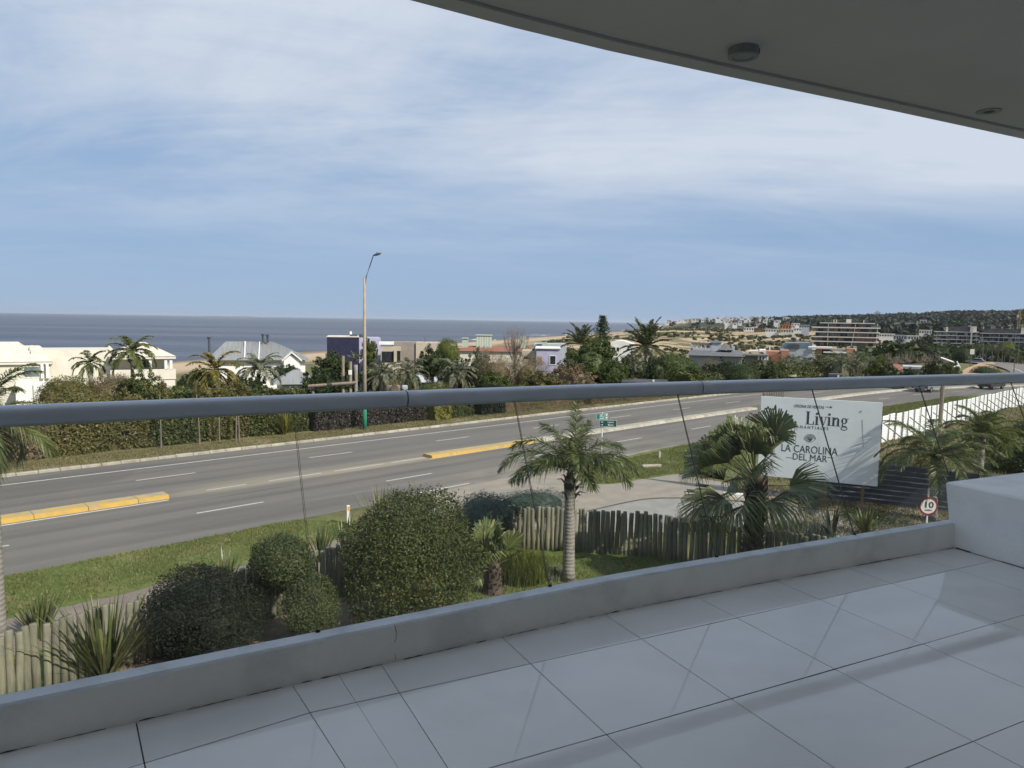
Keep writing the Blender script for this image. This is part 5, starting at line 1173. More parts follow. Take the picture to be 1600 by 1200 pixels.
mb = MB(); d = (q2 - q1) / np.linalg.norm(q2 - q1); mb.tube([q1 - d*.02, q1 + d*.15, q1 + d*.35, q2 - d*.12, q2], [.04, .085, .10, .075, .02], 8); o = mb.build('luminaire', K['luminaire'], lp)
mb = MB(); c = q1 + d*.28; mb.tube([c + np.array([0, 0, .08]), c + np.array([0, 0, .17])], .03, 6); mb.build('photocell', K['luminaire'], lp)
# slim posts and small signs further right
def post_thing(name, px, py0, py1, w, m, label, cat='post'):
    p = ground_at(px, py0); z = at(px, py1, p[1])[2]; mb = MB(); mb.tube([(0, 0, -.2), (0, 0, z*.5), (0, 0, z)], [w, w*.9, w*.8], 8); o = mb.build(name, m, None, (p[0], p[1], 0)); return tag(o, label, cat)
post_thing('wooden_pole', 1467, 690, 588, .16, K['wood'], 'thick wooden utility pole behind the palm crown', 'pole')
p = ground_at(1443, 694); fr = empty('framed_notice', (p[0], p[1], 0), -.5, 'small framed notice on white posts behind the hoarding', 'notice board'); k_ = p[1]/FPX
z0, z1 = at(1450, 688, p[1])[2], at(1450, 673, p[1])[2]
for x in (0, 18*k_): mb = MB(); mb.bbox(x-.035, -.03, -.1, x+.035, .03, z1 + (.25 if x == 0 else 0), .006); mb.build('post', K['white'], fr)
mb = MB(); mb.bbox(.04, -.02, z0, 18*k_ - .04, .02, z1, .005); mb.build('panel', K['glassgreen'], fr)
p = ground_at(1030, 716); o = MB(); o.bbox(-.09, -.07, -.1, .09, .07, .42, .02); o = o.build('stone_marker', K['kerb'], None, (p[0], p[1], 0), .4); tag(o, 'small upright stone on the grass island by the driveway', 'stone')
p = ground_at(1018, 730); o = MB(); o.bbox(-.6, -.12, -.05, .6, .12, .16, .03); o = o.build('kerb_block', K['kerb'], None, (p[0], p[1], 0), .25); tag(o, 'loose pale kerb block lying on the grass island', 'kerb block')
p = ground_at(1146, 776); o = MB(); o.bbox(-.5, -.14, -.05, .5, .14, .18, .03); o = o.build('kerb_block', K['white'], None, (p[0], p[1], 0), -.2); tag(o, 'white kerb block behind the shaggy fan palm', 'kerb block')
# timber crash gate left of the billboard, by the road
p = ground_at(1192, 640); gt = empty('timber_rack', (p[0], p[1], 0), .75, 'row of short timber posts behind the top of the billboard', 'fence')
for k in range(4): mb = MB(); mb.bbox(-.09, -.06, -.2, .09, .06, 1.75, .01); o = mb.build('post', K['wood_or'], gt); o.location = (k*1.35, 0, 0)
for z in (.8, 1.5): mb = MB(); mb.bbox(-.2, -.10, z, 4.3, -.065, z + .14, .01); mb.build('rail', K['wood'], gt)
for k in range(12): mb = MB(); mb.box(-.1 + k*.36, -.15, .2, .16 + k*.36, -.105, 1.7); mb.build('slat', K['wood_dk'], gt)

# ------------------------------------------------------------------ vehicles
def car(px, py, heading, paint, label, kind='car', group=None, z=None, lod=1):
    p = at_z(px, py, z if z is not None else .02); L_, W_, H_ = (4.2, 1.72, 1.45) if kind == 'car' else (5.2, 1.85, 1.8)
    e = empty('parked_car' if group else ('pickup_truck' if kind == 'pickup' else 'car'), p, heading, label, 'car' if kind == 'car' else 'pickup truck', group); w = W_/2
    if kind == 'car': side = [(-2.1,.35),(-2.08,.75),(-1.95,.88),(-1.1,.92),(2.0,.80),(2.1,.6),(2.1,.35)]
    else: side = [(-2.6,.45),(-2.6,1.05),(-.6,1.08),(.9,1.08),(2.45,1.0),(2.6,.8),(2.6,.45)]
    mb = MB(); mb.yprism(side, -w, w); mb.build('body', paint, e)
    if kind == 'car': cab = [(-1.75,.89),(-1.35,1.40),(.1,1.45),(1.05,.87)]
    else: cab = [(-.6,1.08),(-.5,1.72),(.55,1.75),(1.25,1.05)]
    mb = MB(); mb.yprism(cab, -w*.86, w*.86); c_ = mb.build('cabin', paint, e)
    s = .9; cx = sum(q[0] for q in cab)/4; cz_ = sum(q[1] for q in cab)/4
    mb = MB(); g_ = [(cx+(x-cx)*.86, cz_+(z_-cz_)*.72) for x, z_ in cab]; mb.yprism(g_, -w*.875, w*.875); mb.build('side_window', K['glassdark'], e)
    f0, f1 = cab[3], cab[2]; mb = MB(); q = [(f0[0]-.06+.02, f0[1]+.04), (f1[0]+.09, f1[1]-.07)]; mb.add([(q[0][0]+.05, -w*.74, q[0][1]), (q[0][0]+.05, w*.74, q[0][1]), (q[1][0], w*.7, q[1][1]), (q[1][0], -w*.7, q[1][1])], [(0,1,2,3)]); mb.build('windscreen', K['glassdark'], e)
    f0, f1 = cab[0], cab[1]; mb = MB(); mb.add([(f0[0]+.04, -w*.74, f0[1]+.08), (f0[0]+.04, w*.74, f0[1]+.08), (f1[0]-.03, w*.7, f1[1]-.05), (f1[0]-.03, -w*.7, f1[1]-.05)], [(3,2,1,0)]); mb.build('rear_window', K['glassdark'], e)
    r_ = .32 if kind == 'car' else .38; ax = 1.28 if kind == 'car' else 1.65
    for sx in (-ax, ax):
        for sy in (-w + .09, w - .09):
            mb = MB(); mb.tube([(sx, sy-.11, r_), (sx, sy+.11, r_)], r_, 16); wh = mb.build('wheel', K['tyre'], e)
            mb = MB(); mb.tube([(sx, sy-.12, r_), (sx, sy+.12, r_)], r_*.6, 10); mb.build('rim', K['chrome'], wh)
    for sy in (-w*.72, w*.72):
        mb = MB(); mb.bbox(L_/2-.12, sy-.18, .58, L_/2+.012, sy+.18, .74, .01); mb.build('headlight', K['lens'], e)
        mb = MB(); mb.bbox(-L_/2-.012, sy-.14, .66, -L_/2+.1, sy+.14, .84, .01); mb.build('tail_light', K['red'], e)
    return e
car(1452, 611.5, ROADROT - .12, K['cargrey'], 'grey pickup driving away, half hidden under the handrail', 'pickup')
car(1411, 606.5, ROADROT - .12 + math.pi, K['cardark'], 'dark car approaching, half hidden under the handrail', 'car')
car(1549, 607.5, ROADROT - .2, K['cardark'], 'dark car under the handrail near the right edge', 'car')

# ------------------------------------------------------------------ hedges across the road
def hedge(name, u0, u1, s0, depth, h, n, leaf, m, label, seed, topn=.35, cat='hedge', aspect=.6, core=True, base=0.0):
    r = np.random.default_rng(seed); L_ = u1 - u0; P = []; Nn = []
    f = r.choice(4, n, p=[.58, .28, .07, .07]); x = r.uniform(0, L_, n); y = r.uniform(0, depth, n); z = r.uniform(0, 1, n) ** .85
    def hgt(x): return h * (1 + topn * (vnoise(x/1.3 + seed, x*0 + .5, seed) - .5) + topn*.6 * (vnoise(x/.45 + seed, x*0 + .5, seed+2) - .5))
    def front(x, z): return .35 * (vnoise(x/1.1 + seed*3, z*h/1.0, seed+5) - .5) + .18 * (vnoise(x/.35, z*h/.35, seed+6) - .5)
    hh = hgt(x); inset = r.beta(1, 3, n) * .35
    X = x.copy(); Yl = np.where(f == 0, front(x, z) + inset, y); Zl = np.where(f == 1, hh - inset*.8 + .10 * r.normal(size=n), z * hh); Yl = Yl + np.where(f == 0, .07 * r.normal(size=n), 0) + np.where((f == 0) & (z > .8), (z - .8) * 1.6, 0)
    X = np.where(f == 2, inset, np.where(f == 3, L_ - inset, X)); Yl = Yl + np.where(f == 0, .12 * (z - .5) * h * .5, 0)
    Nv = np.zeros((n, 3)); Nv[f == 0] = (0, -1, .3); Nv[f == 1] = (0, -.2, 1); Nv[f == 2] = (-1, 0, .2); Nv[f == 3] = (1, 0, .2)
    keep = vnoise(X/.5 + 7, Zl/.5 + Yl, seed + 9) > .12
    V = leaf_quads(np.stack([X, Yl, Zl + .02], -1)[keep], Nv[keep], leaf, r, aspect, .75)
    if core:
        nx = max(2, int(L_ / .8)); bx = []
        for k in range(nx):
            a, b = L_*k/nx, L_*(k+1)/nx; ht = float(hgt(np.array([(a+b)/2]))[0]) - .28; y0 = .42; y1 = depth - .2
            c = [(a,y0,.0),(b,y0,.0),(b,y1,.0),(a,y1,.0),(a,y0,ht),(b,y0,ht),(b,y1,ht),(a,y1,ht)]
            for q in ((4,5,6,7),(0,1,5,4),(1,2,6,5),(3,0,4,7)): bx.append([c[i] for i in q])
        V = np.concatenate([V, np.array(bx)])
    p = us(u0, s0); o = me_obj(name, fast_mesh(name, V), m, None, (p[0], p[1], base), ROADROT); return tag(o, label, cat)
hedge('hedge', -14, 9.2, 48.6, 2.2, 3.0, 15000, .085, K['drybush'], 'straggly half bare hedge at the left end of the far verge', 61, .5)
hedge('hedge', 9.0, 15.2, 48.9, 2.2, 3.15, 9000, .085, K['hedge'], 'olive hedge across the road below the white house', 62)
hedge('hedge', 15.1, 18.6, 48.9, 2.2, 3.2, 6500, .085, K['hedge_g'], 'greener hedge stretch with thin trunks in front, below the palms', 63)
hedge('hedge', 18.5, 21.6, 48.9, 2.2, 3.1, 6000, .085, K['hedge'], 'yellowish hedge stretch just left of the roadside flax', 64)
hedge('hedge', 21.5, 26.0, 48.9, 2.0, 2.9, 7000, .085, K['hedge_g'], 'green hedge stretch behind the roadside flax', 65)
hedge('hedge', 26.2, 36.5, 48.2, 1.8, 2.35, 14000, .08, K['hedge_p'], 'dark purplish hedge behind the street lamp', 66, .18)
hedge('yellow_shrub', 36.8, 38.6, 47.6, 1.5, 2.0, 3500, .08, K['yellowshrub'], 'yellow green shrub between the dark hedges', 67, .5, 'shrub')
hedge('hedge', 38.4, 41.4, 47.8, 1.8, 2.2, 5000, .08, K['hedge_g'], 'grey green shrub hedge right of the yellow shrub', 68)
hedge('hedge', 42.2, 45.0, 47.6, 1.8, 2.3, 5000, .08, K['bush_dark'], 'small dark hedge block by the opening, right of the shrubs', 69)
hedge('hedge', 45.0, 56.5, 47.4, 1.8, 1.8, 9000, .09, K['drybush'], 'dry brown reed hedge along the far kerb', 70, .5, aspect=.18)
hedge('hedge', 56.5, 74, 46.9, 1.4, 1.0, 8000, .09, K['drybush'], 'low dry scrub along the far kerb behind the green signs', 71, .8, aspect=.25)
hedge('hedge', 74, 110, 46.5, 2.0, 2.2, 9000, .16, K['hedge_g'], 'far green hedge along the road below the palm grove', 72, .5)
flax_ = us(23.9, 48.6); o = me_obj('flax_plant', flax_mesh('flax_plant', 70, 2.3, .85, .05, 73, .5), K['yellowshrub'], None, (flax_[0], flax_[1], 0)); tag(o, 'yellowish roadside flax in front of the hedge across the road', 'flax plant')
for i, (px, py, h_) in enumerate(((195, 702, 3.0), (252, 700, 3.4), (312, 696, 3.3), (343, 692, 3.2), (369, 690, 3.2), (374, 690, 3.0))):
    p = ground_at(px, py); t = empty('sapling', (p[0], p[1], 0), 0, ['thin bare sapling at the left of the hedge trunks', 'thin sapling trunk second from the left along the hedge', 'thin sapling trunk in the middle of the hedge row', 'thin sapling trunk right of the middle of the hedge row', 'left stem of the twin saplings before the hedge', 'right stem of the twin saplings before the hedge'][i], 'sapling')
    tapered_trunk(h_, .05, .03, 80 + i, .06, 6).build('trunk', K['bark'], t)
    V = leaf_ball(500, .09, 90 + i, clump=10); V = V * np.array([.7, .6, .7]) + np.array([0, .35, h_ + .2]); me_obj('crown', fast_mesh('crown', V), K['hedge'], t)

# ------------------------------------------------------------------ crowns shared by the middle distance
PROTO = {}
def proto(kind, seed):
    key = (kind, seed)
    if key not in PROTO:
        if kind == 'tree': V = leaf_ball(12000, .040, seed, .25, .5, clump=150)
        elif kind == 'round': V = leaf_ball(8000, .032, seed, .13, .3, k=40, sharp=14, fuzz=.04)
        elif kind == 'twig': V = leaf_ball(6500, .085, seed, .3, .5, aspect=.07, fuzz=.07)
        elif kind == 'flat': V = leaf_ball(2600, .07, seed, .25, .5, clump=40)
        D, f = ball_core(seed, {'tree': .56, 'round': .80, 'twig': .55, 'flat': .6}[kind], .2); V = np.concatenate([V, D[np.array(f)]])
        PROTO[key] = fast_mesh('crown', V); PROTO[key].materials.append(K['tree_m'])
    return PROTO[key]
def crown(kind, seed, m, parent, loc, rad, rz):
    o = bpy.data.objects.new('crown', proto(kind, seed)); o.location = loc; o.scale = rad; o.rotation_euler = (0, 0, rz); link(o, parent)
    o.material_slots[0].link = 'OBJECT'; o.material_slots[0].material = m; return o
TRUNK = None
def tree(px0, px1, py0, py1, Y, m, label, kind='tree', name='tree', group=None, cat='tree', seed=None, dep=.9):
    c = at((px0+px1)/2, (py0+py1)/2, Y); k = Y / FPX / math.cos(math.atan2(c[0], c[1])) ** 0; rx = (px1-px0)/2*k; rz_ = (py1-py0)/2*k; g = tz(c[0], c[1])
    h_ = zlash = int(abs(px0*7 + py0*13 + Y)) ; r = random.Random(h_)
    if name in ('bush', 'shrub'):
        o = bpy.data.objects.new(name, proto(kind, (h_ % 3) + 1)); o.location = c; o.scale = (rx, rx*dep, rz_); o.rotation_euler = (0, 0, r.uniform(0, 6.28)); link(o); o.material_slots[0].link = 'OBJECT'; o.material_slots[0].material = m; return tag(o, label, 'bush', group)
    t = empty(name, (c[0], c[1], g), 0, label, cat, group)
    hc = max(.6, c[2] - g); tm = tapered_trunk(hc, .05*hc + .06, .03*hc + .02, h_, .04, 7, 5); 
    for q in range(5):
        a = r.uniform(0, 6.28); z0 = hc * r.uniform(.5, .85); tm.tube([(0, 0, z0), (rx*.4*math.cos(a), rx*.4*math.sin(a), z0 + .3*rz_), (rx*.7*math.cos(a), rx*.7*math.sin(a), z0 + .55*rz_)], [.025*hc + .02, .02, .01], 5)
    tm.build('trunk', K['bark'], t)
    crown(kind, (h_ % 3) + 1, m, t, (0, 0, c[2] - g), (rx*1.03, rx*dep, rz_*1.03), r.uniform(0, 6.28)); return t
def bare_tree(px, py0, py1, wpx, Y, label, n=70, group=None, m=None, seed=1, up=.25):
    c = at(px, py0, Y); g = tz(c[0], c[1]); H_ = c[2] - g; k = Y / FPX; W_ = wpx/2*k; z1 = at(px, py1, Y)[2] - g; r = random.Random(seed); t = empty('bare_tree', (c[0], c[1], g), 0, label, 'tree', group)
    mb = MB(); mb.tube([(0, 0, -.3), (0, 0, max(z1, .8))], [.16, .12], 7); mb.build('trunk', K['bare'], t); mb = MB()
    for q in range(n):
        a = r.uniform(0, 6.28); rr = W_ * math.sqrt(r.random()); tip = np.array([rr*math.cos(a), rr*math.sin(a)*.8, z1 + (H_-z1) * r.uniform(.45, 1) * (1 - .35*(rr/W_)**2)]); b = np.array([rr*.15*math.cos(a), rr*.15*math.sin(a), max(z1, .8) * r.uniform(.6, 1)])
        m_ = b*(1-.5) + tip*.5 + np.array([rr*up*math.cos(a), rr*up*math.sin(a), 0]); mb.tube([b, m_, tip], [.05, .032, .010], 3, False)
        for s in range(3):
            t_ = r.uniform(.4, .95); s0 = m_ + (tip-m_)*t_; d = np.array([r.uniform(-1,1)*.5, r.uniform(-1,1)*.5, r.uniform(.3,1)]) * (H_-z1) * .16; mb.tube([s0, s0 + d], [.018, .008], 3, False)
    o = mb.build('branches', m or K['bare'], t); o['kind'] = 'stuff'; return t
def mid_palm(px, pyc, wpx, Y, label, m, kind='f', n=16, seed=1, group=None, elevs=(1.3, .9, .5, .15, -.25), curve=1.5, droop=.8, ll=.30, trunk_r=(.17, .14)):
    c = at(px, pyc, Y); g = tz(c[0], c[1]); h_ = max(.6, c[2] - g); L_ = wpx/2 * Y/FPX * 1.22
    return feather_palm('palm_tree', (c[0], c[1], g), h_, n, L_, label, 'q', seed, trunk_r, group, nl=26, ll=ll*L_, lw=.030*L_ + .012, elevs=elevs, curve=curve, droop=droop, parts=False, mat_f=m, boots=False)
mid_palm(141, 571, 60, 62, 'slim palm in front of the white house wall', K['frond_q'], seed=101)
mid_palm(206, 553, 78, 66, 'full palm before the right pavilion of the white house', K['frond_q'], seed=102, n=22)
mid_palm(335, 582, 84, 58, 'drooping yellowish palm left of the grey roofed house', K['frond_y'], seed=103, n=22, elevs=(1.3, .8, .3, -.2, -.5))
mid_palm(404, 580, 74, 61, 'grey green palm before the grey roofed house', K['frond_b'], seed=104, n=22, elevs=(1.2, .8, .4, .1))
mid_palm(596, 590, 62, 66, 'grey palm just right of the street lamp', K['frond_b'], seed=105, n=20)
mid_palm(637, 583, 62, 69, 'silvery palm between the street lamp and the beige house', K['frond_b'], seed=106, n=20)
mid_palm(713, 586, 66, 70, 'silvery palm below the dark tree beside the beige house', K['frond_b'], seed=107, n=22)
mid_palm(556, 570, 34, 64, 'pale broad leaved palm left of the street lamp', K['frond_b'], seed=108, n=10, elevs=(1.4, 1.2, 1.0), curve=.8)
mid_palm(908, 540, 62, 112, 'date palm left of the conical pine', K['frond_p'], seed=109, n=26, elevs=(1.4, 1.1, .8, .5, .2), curve=.7, droop=.3)
mid_palm(1010, 543, 78, 112, 'large date palm right of the conical pine', K['frond_p'], seed=110, n=34, elevs=(1.4, 1.1, .8, .5, .15, -.1), curve=.6, droop=.3, trunk_r=(.35, .3))
MID = [
 (1008, 1048, 556, 615, 90, 'tree_d', 'tree', 'tree', 'dark tree filling the gap left of the rounded crown'),
 (1120, 1185, 566, 615, 92, 'tree_d', 'round', 'tree', 'dense dark hedge tree above the handrail, left of the grove'),
 (1060, 1105, 570, 615, 88, 'tree_m', 'tree', 'bush', 'leafy bush at the foot of the rounded crown'),
 (1180, 1230, 568, 612, 94, 'tree_d', 'tree', 'tree', 'dark tree before the palm grove'),
 (940, 985, 560, 618, 88, 'tree_m', 'tree', 'tree', 'green tree filling below the white vaulted house'),
 (880, 925, 555, 615, 90, 'tree_d', 'tree', 'tree', 'dark tree right of the violet house'),
 (690, 740, 560, 620, 80, 'tree_d', 'tree', 'tree', 'dark tree behind the silvery palm'),
 (560, 612, 560, 625, 74, 'tree_d', 'tree', 'bush', 'dark shrub mass behind the street lamp'),
 (610, 655, 575, 625, 78, 'tree_m', 'tree', 'bush', 'green shrub mass behind the silvery palms'),
 (425, 470, 570, 600, 92, 'tree_d', 'tree', 'bush', 'dark shrub beside the low garage'),
 (345, 400, 585, 630, 70, 'tree_d', 'tree', 'bush', 'dark shrub between the two palms'),
 (285, 330, 575, 625, 76, 'tree_d', 'tree', 'tree', 'dark tree right of the white villa'),
 (60, 150, 588, 650, 55, 'hedge', 'round', 'bush', 'olive shrub below the left pavilion of the white house'),
 (135, 215, 585, 650, 57, 'drybush', 'round', 'bush', 'brownish shrub below the slim palm'),
 (185, 262, 582, 650, 56, 'hedge_g', 'tree', 'bush', 'leafy shrub below the full palm'),
 (240, 312, 604, 650, 55, 'hedge_g', 'round', 'bush', 'low green shrub at the corner of the white house'),
 (270, 305, 590, 630, 72, 'tree_d', 'tree', 'bush', 'dark shrub between the white house and the drooping palm'),
 (315, 440, 605, 655, 55, 'hedge_g', 'tree', 'bush', 'green shrub in front of the grey palm'),
 (378, 420, 588, 630, 60, 'tree_d', 'tree', 'bush', 'dark shrub under the grey palm'),
 (425, 470, 606, 650, 56, 'hedge', 'round', 'bush', 'olive shrub before the low grey roof'),
 (466, 570, 556, 650, 66, 'tree_d', 'tree', 'tree', 'dark spreading tree left of the street lamp'),
 (500, 545, 553, 600, 70, 'tree_m', 'tree', 'tree', 'mid green tree below the navy house'),
 (562, 592, 528, 575, 78, 'tree_m', 'tree', 'tree', 'slender green tree in front of the navy house'),
 (600, 632, 592, 632, 62, 'drybush', 'twig', 'bush', 'dry shrub under the silvery palms'),
 (648, 705, 543, 600, 84, 'tree_d', 'tree', 'tree', 'dark tree in front of the beige house'),
 (680, 720, 530, 580, 86, 'tree_l', 'round', 'tree', 'bright green round tree beside the beige house'),
 (650, 712, 596, 640, 62, 'hedge_g', 'round', 'bush', 'low clipped shrub below the silvery palms'),
 (722, 775, 548, 615, 80, 'tree_o', 'tree', 'bush', 'grey green scrub in front of the red roofed house'),
 (742, 812, 550, 625, 76, 'drybush', 'twig', 'bush', 'brown bare scrub in the middle, right of the silvery palm'),
 (790, 862, 555, 628, 76, 'drybush', 'twig', 'bush', 'brown bare scrub in front of the violet house'),
 (740, 800, 578, 632, 72, 'tree_m', 'tree', 'bush', 'olive brown scrub low in the middle'),
 (800, 880, 578, 630, 72, 'hedge', 'tree', 'bush', 'rusty olive scrub below the violet house'),
 (850, 935, 566, 625, 74, 'drybush', 'tree', 'bush', 'reddish brown scrub right of the violet house'),
 (878, 972, 532, 612, 94, 'tree_m', 'tree', 'tree', 'broad green tree below the conical pine'),
 (905, 955, 528, 575, 97, 'tree_l', 'tree', 'tree', 'yellow green tree top at the foot of the conical pine'),
 (958, 1018, 550, 612, 99, 'tree_o', 'tree', 'tree', 'olive tree left of the big rounded crown'),
 (1005, 1030, 548, 600, 108, 'tree_o', 'tree', 'tree', 'small grey olive tree under the large date palm'),
 (1018, 1092, 553, 612, 95, 'tree_m', 'round', 'tree', 'large rounded green crown beyond the road'),
 (1088, 1128, 560, 612, 102, 'drybush', 'twig', 'bush', 'brown scrub right of the rounded crown'),
 (1090, 1165, 563, 612, 98, 'tree_d', 'tree', 'tree', 'dark leafy tree right of the rounded crown'),
 (1158, 1222, 564, 612, 100, 'tree_m', 'tree', 'tree', 'leafy tree at the left end of the palm grove'),
 (1352, 1398, 558, 604, 112, 'tree_l', 'tree', 'tree', 'yellow green tree at the right end of the palm grove'),
 (1372, 1400, 566, 606, 108, 'tree_d', 'tree', 'tree', 'dark conical tree by the small red roof'),
 (1400, 1440, 575, 604, 118, 'tree_d', 'tree', 'bush', 'dark low bush right of the small red roof'),
 (1440, 1478, 562, 602, 122, 'tree_d', 'tree', 'tree', 'dark evergreen left of the dirt track'),
 (1468, 1500, 566, 600, 126, 'tree_m', 'tree', 'tree', 'green tree beside the dirt track'),
 (1488, 1518, 543, 575, 190, 'tree_d', 'round', 'tree', 'dark rounded tree by the parked cars'),
 (1516, 1562, 572, 596, 135, 'tree_d', 'round', 'bush', 'dark bush between the dirt track and the road'),
 (1372, 1420, 530, 556, 290, 'tree_d', 'flat', 'tree', 'umbrella pine right beside the tall apartment building'),
 (1398, 1440, 534, 556, 280, 'tree_d', 'flat', 'tree', 'umbrella pine second to the right of the tall apartment building'),
 (1432, 1475, 538, 558, 270, 'tree_d', 'flat', 'tree', 'umbrella pine before the dark apartment blocks'),
 (1455, 1482, 540, 562, 250, 'tree_m', 'flat', 'tree', 'umbrella pine nearest the dark apartment blocks'),
 (1560, 1588, 534, 560, 270, 'tree_l', 'round', 'tree', 'light green tree before the dark apartment blocks'),
]
for (a, b, c, d, Y, m, kd, nm, lb) in MID: tree(a, b, c, d, Y, K[m], lb, kd, nm)
bare_tree(806, 505, 546, 44, 128, 'tall bare poplar clump in front of the sea', 90, seed=5)
bare_tree(752, 536, 560, 30, 100, 'small bare tree below the mint chimney', 40, seed=6)
for i, (px, a, b, w) in enumerate(((1392, 548, 582, 26), (1418, 545, 580, 30), (1404, 552, 585, 22), (1447, 548, 580, 30), (1468, 550, 582, 24), (1478, 556, 585, 20))):
    bare_tree(px, a, b, w, 150 + 4*i, ['pale bare tree at the left of the bare grove', 'widest pale bare tree of the grove', 'short bare tree between two taller ones in the grove', 'pale bare tree in the middle of the grove', 'bare tree near the dirt track, left one', 'bare tree nearest the dirt track'][i], 50, 'bare trees right of the red roof', seed=20+i)
# conical pine with tiers
c = at(941, 530, 138); g = tz(c[0], c[1]); zt2 = at(941, 493, 138)[2]; np_ = empty('norfolk_pine', (c[0], c[1], g), 0, 'dark conical tiered pine standing against the sea', 'tree')
H_ = zt2 - g; mb = MB(); mb.tube([(0,0,-.3),(0,0,H_*.6),(0,0,H_)], [.2,.13,.03], 7); mb.build('trunk', K['bark'], np_); V = []; r = np.random.default_rng(4)
for k in range(13):
    z = H_ * (.40 + .58*k/12); rad = 3.1 * (1 - k/13.2) ** 1.1 + .2; nb_ = 6
    for q in range(nb_):
        a = q*6.283/nb_ + k; m_ = 60; t = r.uniform(.1, 1, m_); P = np.stack([rad*t*math.cos(a), rad*t*math.sin(a), z + .42*rad*t**2 - .1], -1) + r.normal(size=(m_, 3))*[.2, .2, .16]; V.append(leaf_quads(P, np.tile([0, 0, 1.], (m_, 1)), .15, r, .5))
me_obj('crown', fast_mesh('crown', np.concatenate(V)), K['tree_d'], np_)
# palm grove
r = random.Random(11)
PG = [fast_mesh('crown', np.concatenate([rotz(feather(2.6*r.uniform(.85, 1.1), (1.3, .8, .3, -.2, -.7)[k*5//22], 1.3, 14, .8, .09, 700+v*40+k, .6), k*2.39996) for k in range(22)])) for v in range(3)]
PT_ = tapered_trunk(3.0, .24, .2, 3, .02, 8, 4).mesh('trunk'); PT_.materials.append(K['boots'])
for q in PG: q.materials.append(K['frond_b'])
ORD = ['first', 'second', 'third', 'fourth', 'fifth', 'sixth', 'seventh', 'eighth', 'ninth', 'tenth', 'eleventh', 'twelfth', 'thirteenth', 'fourteenth', 'fifteenth', 'sixteenth', 'seventeenth', 'eighteenth', 'nineteenth', 'twentieth']
for k in range(20):
    px = 1222 + k * 7.7 + r.uniform(-3, 3); Y = r.uniform(112, 140); c = at(px, r.uniform(566, 573), Y); g = tz(c[0], c[1]); t = empty('grove_palm', (c[0], c[1], g), 0, 'stout palm of the dense grove below the apartments, %s from the left' % ORD[k], 'palm tree', 'palms of the dense grove')
    h_ = max(1.2, c[2] - g); o = bpy.data.objects.new('trunk', PT_); o.scale = (1, 1, h_/3.0); link(o, t); o = bpy.data.objects.new('crown', r.choice(PG)); o.location = (0, 0, h_); o.rotation_euler = (0, 0, r.uniform(0, 6.28)); s = r.uniform(.85, 1.15); o.scale = (s, s, s); link(o, t); o.material_slots[0].link = 'OBJECT'; o.material_slots[0].material = r.choice([K['frond_b'], K['frond_q'], K['frond_p']])
# street palms along the far bend of the road
for k, (px, py) in enumerate(((1532, 552), (1541, 551), (1551, 551), (1560, 553), (1570, 556), (1578, 560), (1588, 566), (1596, 571), (1521, 552), (1590, 559))):
    c = at(px, py - 8, 215 - 6*k*(k < 8)); g = tz(c[0], c[1]); t = empty('street_palm', (c[0], c[1], g), 0, 'small palm along the far bend of the road, %s from the left' % ORD[sorted([1532, 1541, 1551, 1560, 1570, 1578, 1588, 1596, 1521, 1590]).index(px)], 'palm tree', 'palms along the far bend'); h_ = max(1.0, c[2] - g)
    o = bpy.data.objects.new('trunk', PT_); o.scale = (.7, .7, h_/3.0); link(o, t); o = bpy.data.objects.new('crown', PG[k % 3]); o.location = (0, 0, h_); o.scale = (.6, .6, .6); o.rotation_euler = (0, 0, k); link(o, t); o.material_slots[0].link = 'OBJECT'; o.material_slots[0].material = K['frond_p']

# ------------------------------------------------------------------ houses
class House:
    """thing facing the camera; X(px), Z(py) give local metres at its front plane"""
    def __init__(s, name, px, Y, label, cat='house', rz=0.0, group=None, base=None):
        p = at(px, 560, Y); s.px = px; s.Y = Y; s.p = p; s.g = tz(p[0], p[1]) if base is None else base; s.k = math.hypot(p[0], p[1]) / math.hypot(FPX, px - 800)
        s.e = empty(name, (p[0], p[1], s.g), math.atan2(-p[0], p[1]) + rz, label, cat, group); s.D = math.hypot(p[0], p[1])
    def X(s, px): 
        a = math.atan2(ray(px, 560)[0], ray(px, 560)[1]) - math.atan2(s.p[0], s.p[1]); return s.D * math.tan(a)
    def Z(s, py, px=None): return at(px or s.px, py, s.Y)[2] - s.g
    def box(s, name, m, x0, x1, y0, y1, z0, z1, parent=None, b=0):      # pixels for x and z, metres for depth
        mb = MB(); zb = -2.5 if z1 is None else s.Z(z1); f = mb.box if not b else (lambda *a: mb.bbox(*a, b))
        f(s.X(x0), y0, zb, s.X(x1), y1, s.Z(z0)); return mb.build(name, m, parent or s.e)
    def win(s, x0, x1, z0, z1, y=-.02, m=None, frame=None, parent=None, name='window'):
        w = s.box(name, m or K['glassdark'], x0, x1, y, y + .08, z0, z1, parent)
        if frame:
            mb = MB(); a, b, c, d = s.X(x0), s.X(x1), s.Z(z1), s.Z(z0); t = .09
            for q in ((a-t, c-t, b+t, c), (a-t, d, b+t, d+t), (a-t, c, a, d), (b, c, b+t, d)): mb.box(q[0], y-.05, q[1], q[2], y+.06, q[3])
            f = mb.build('frame', frame, w); f['kind'] = 'stuff'
        return w
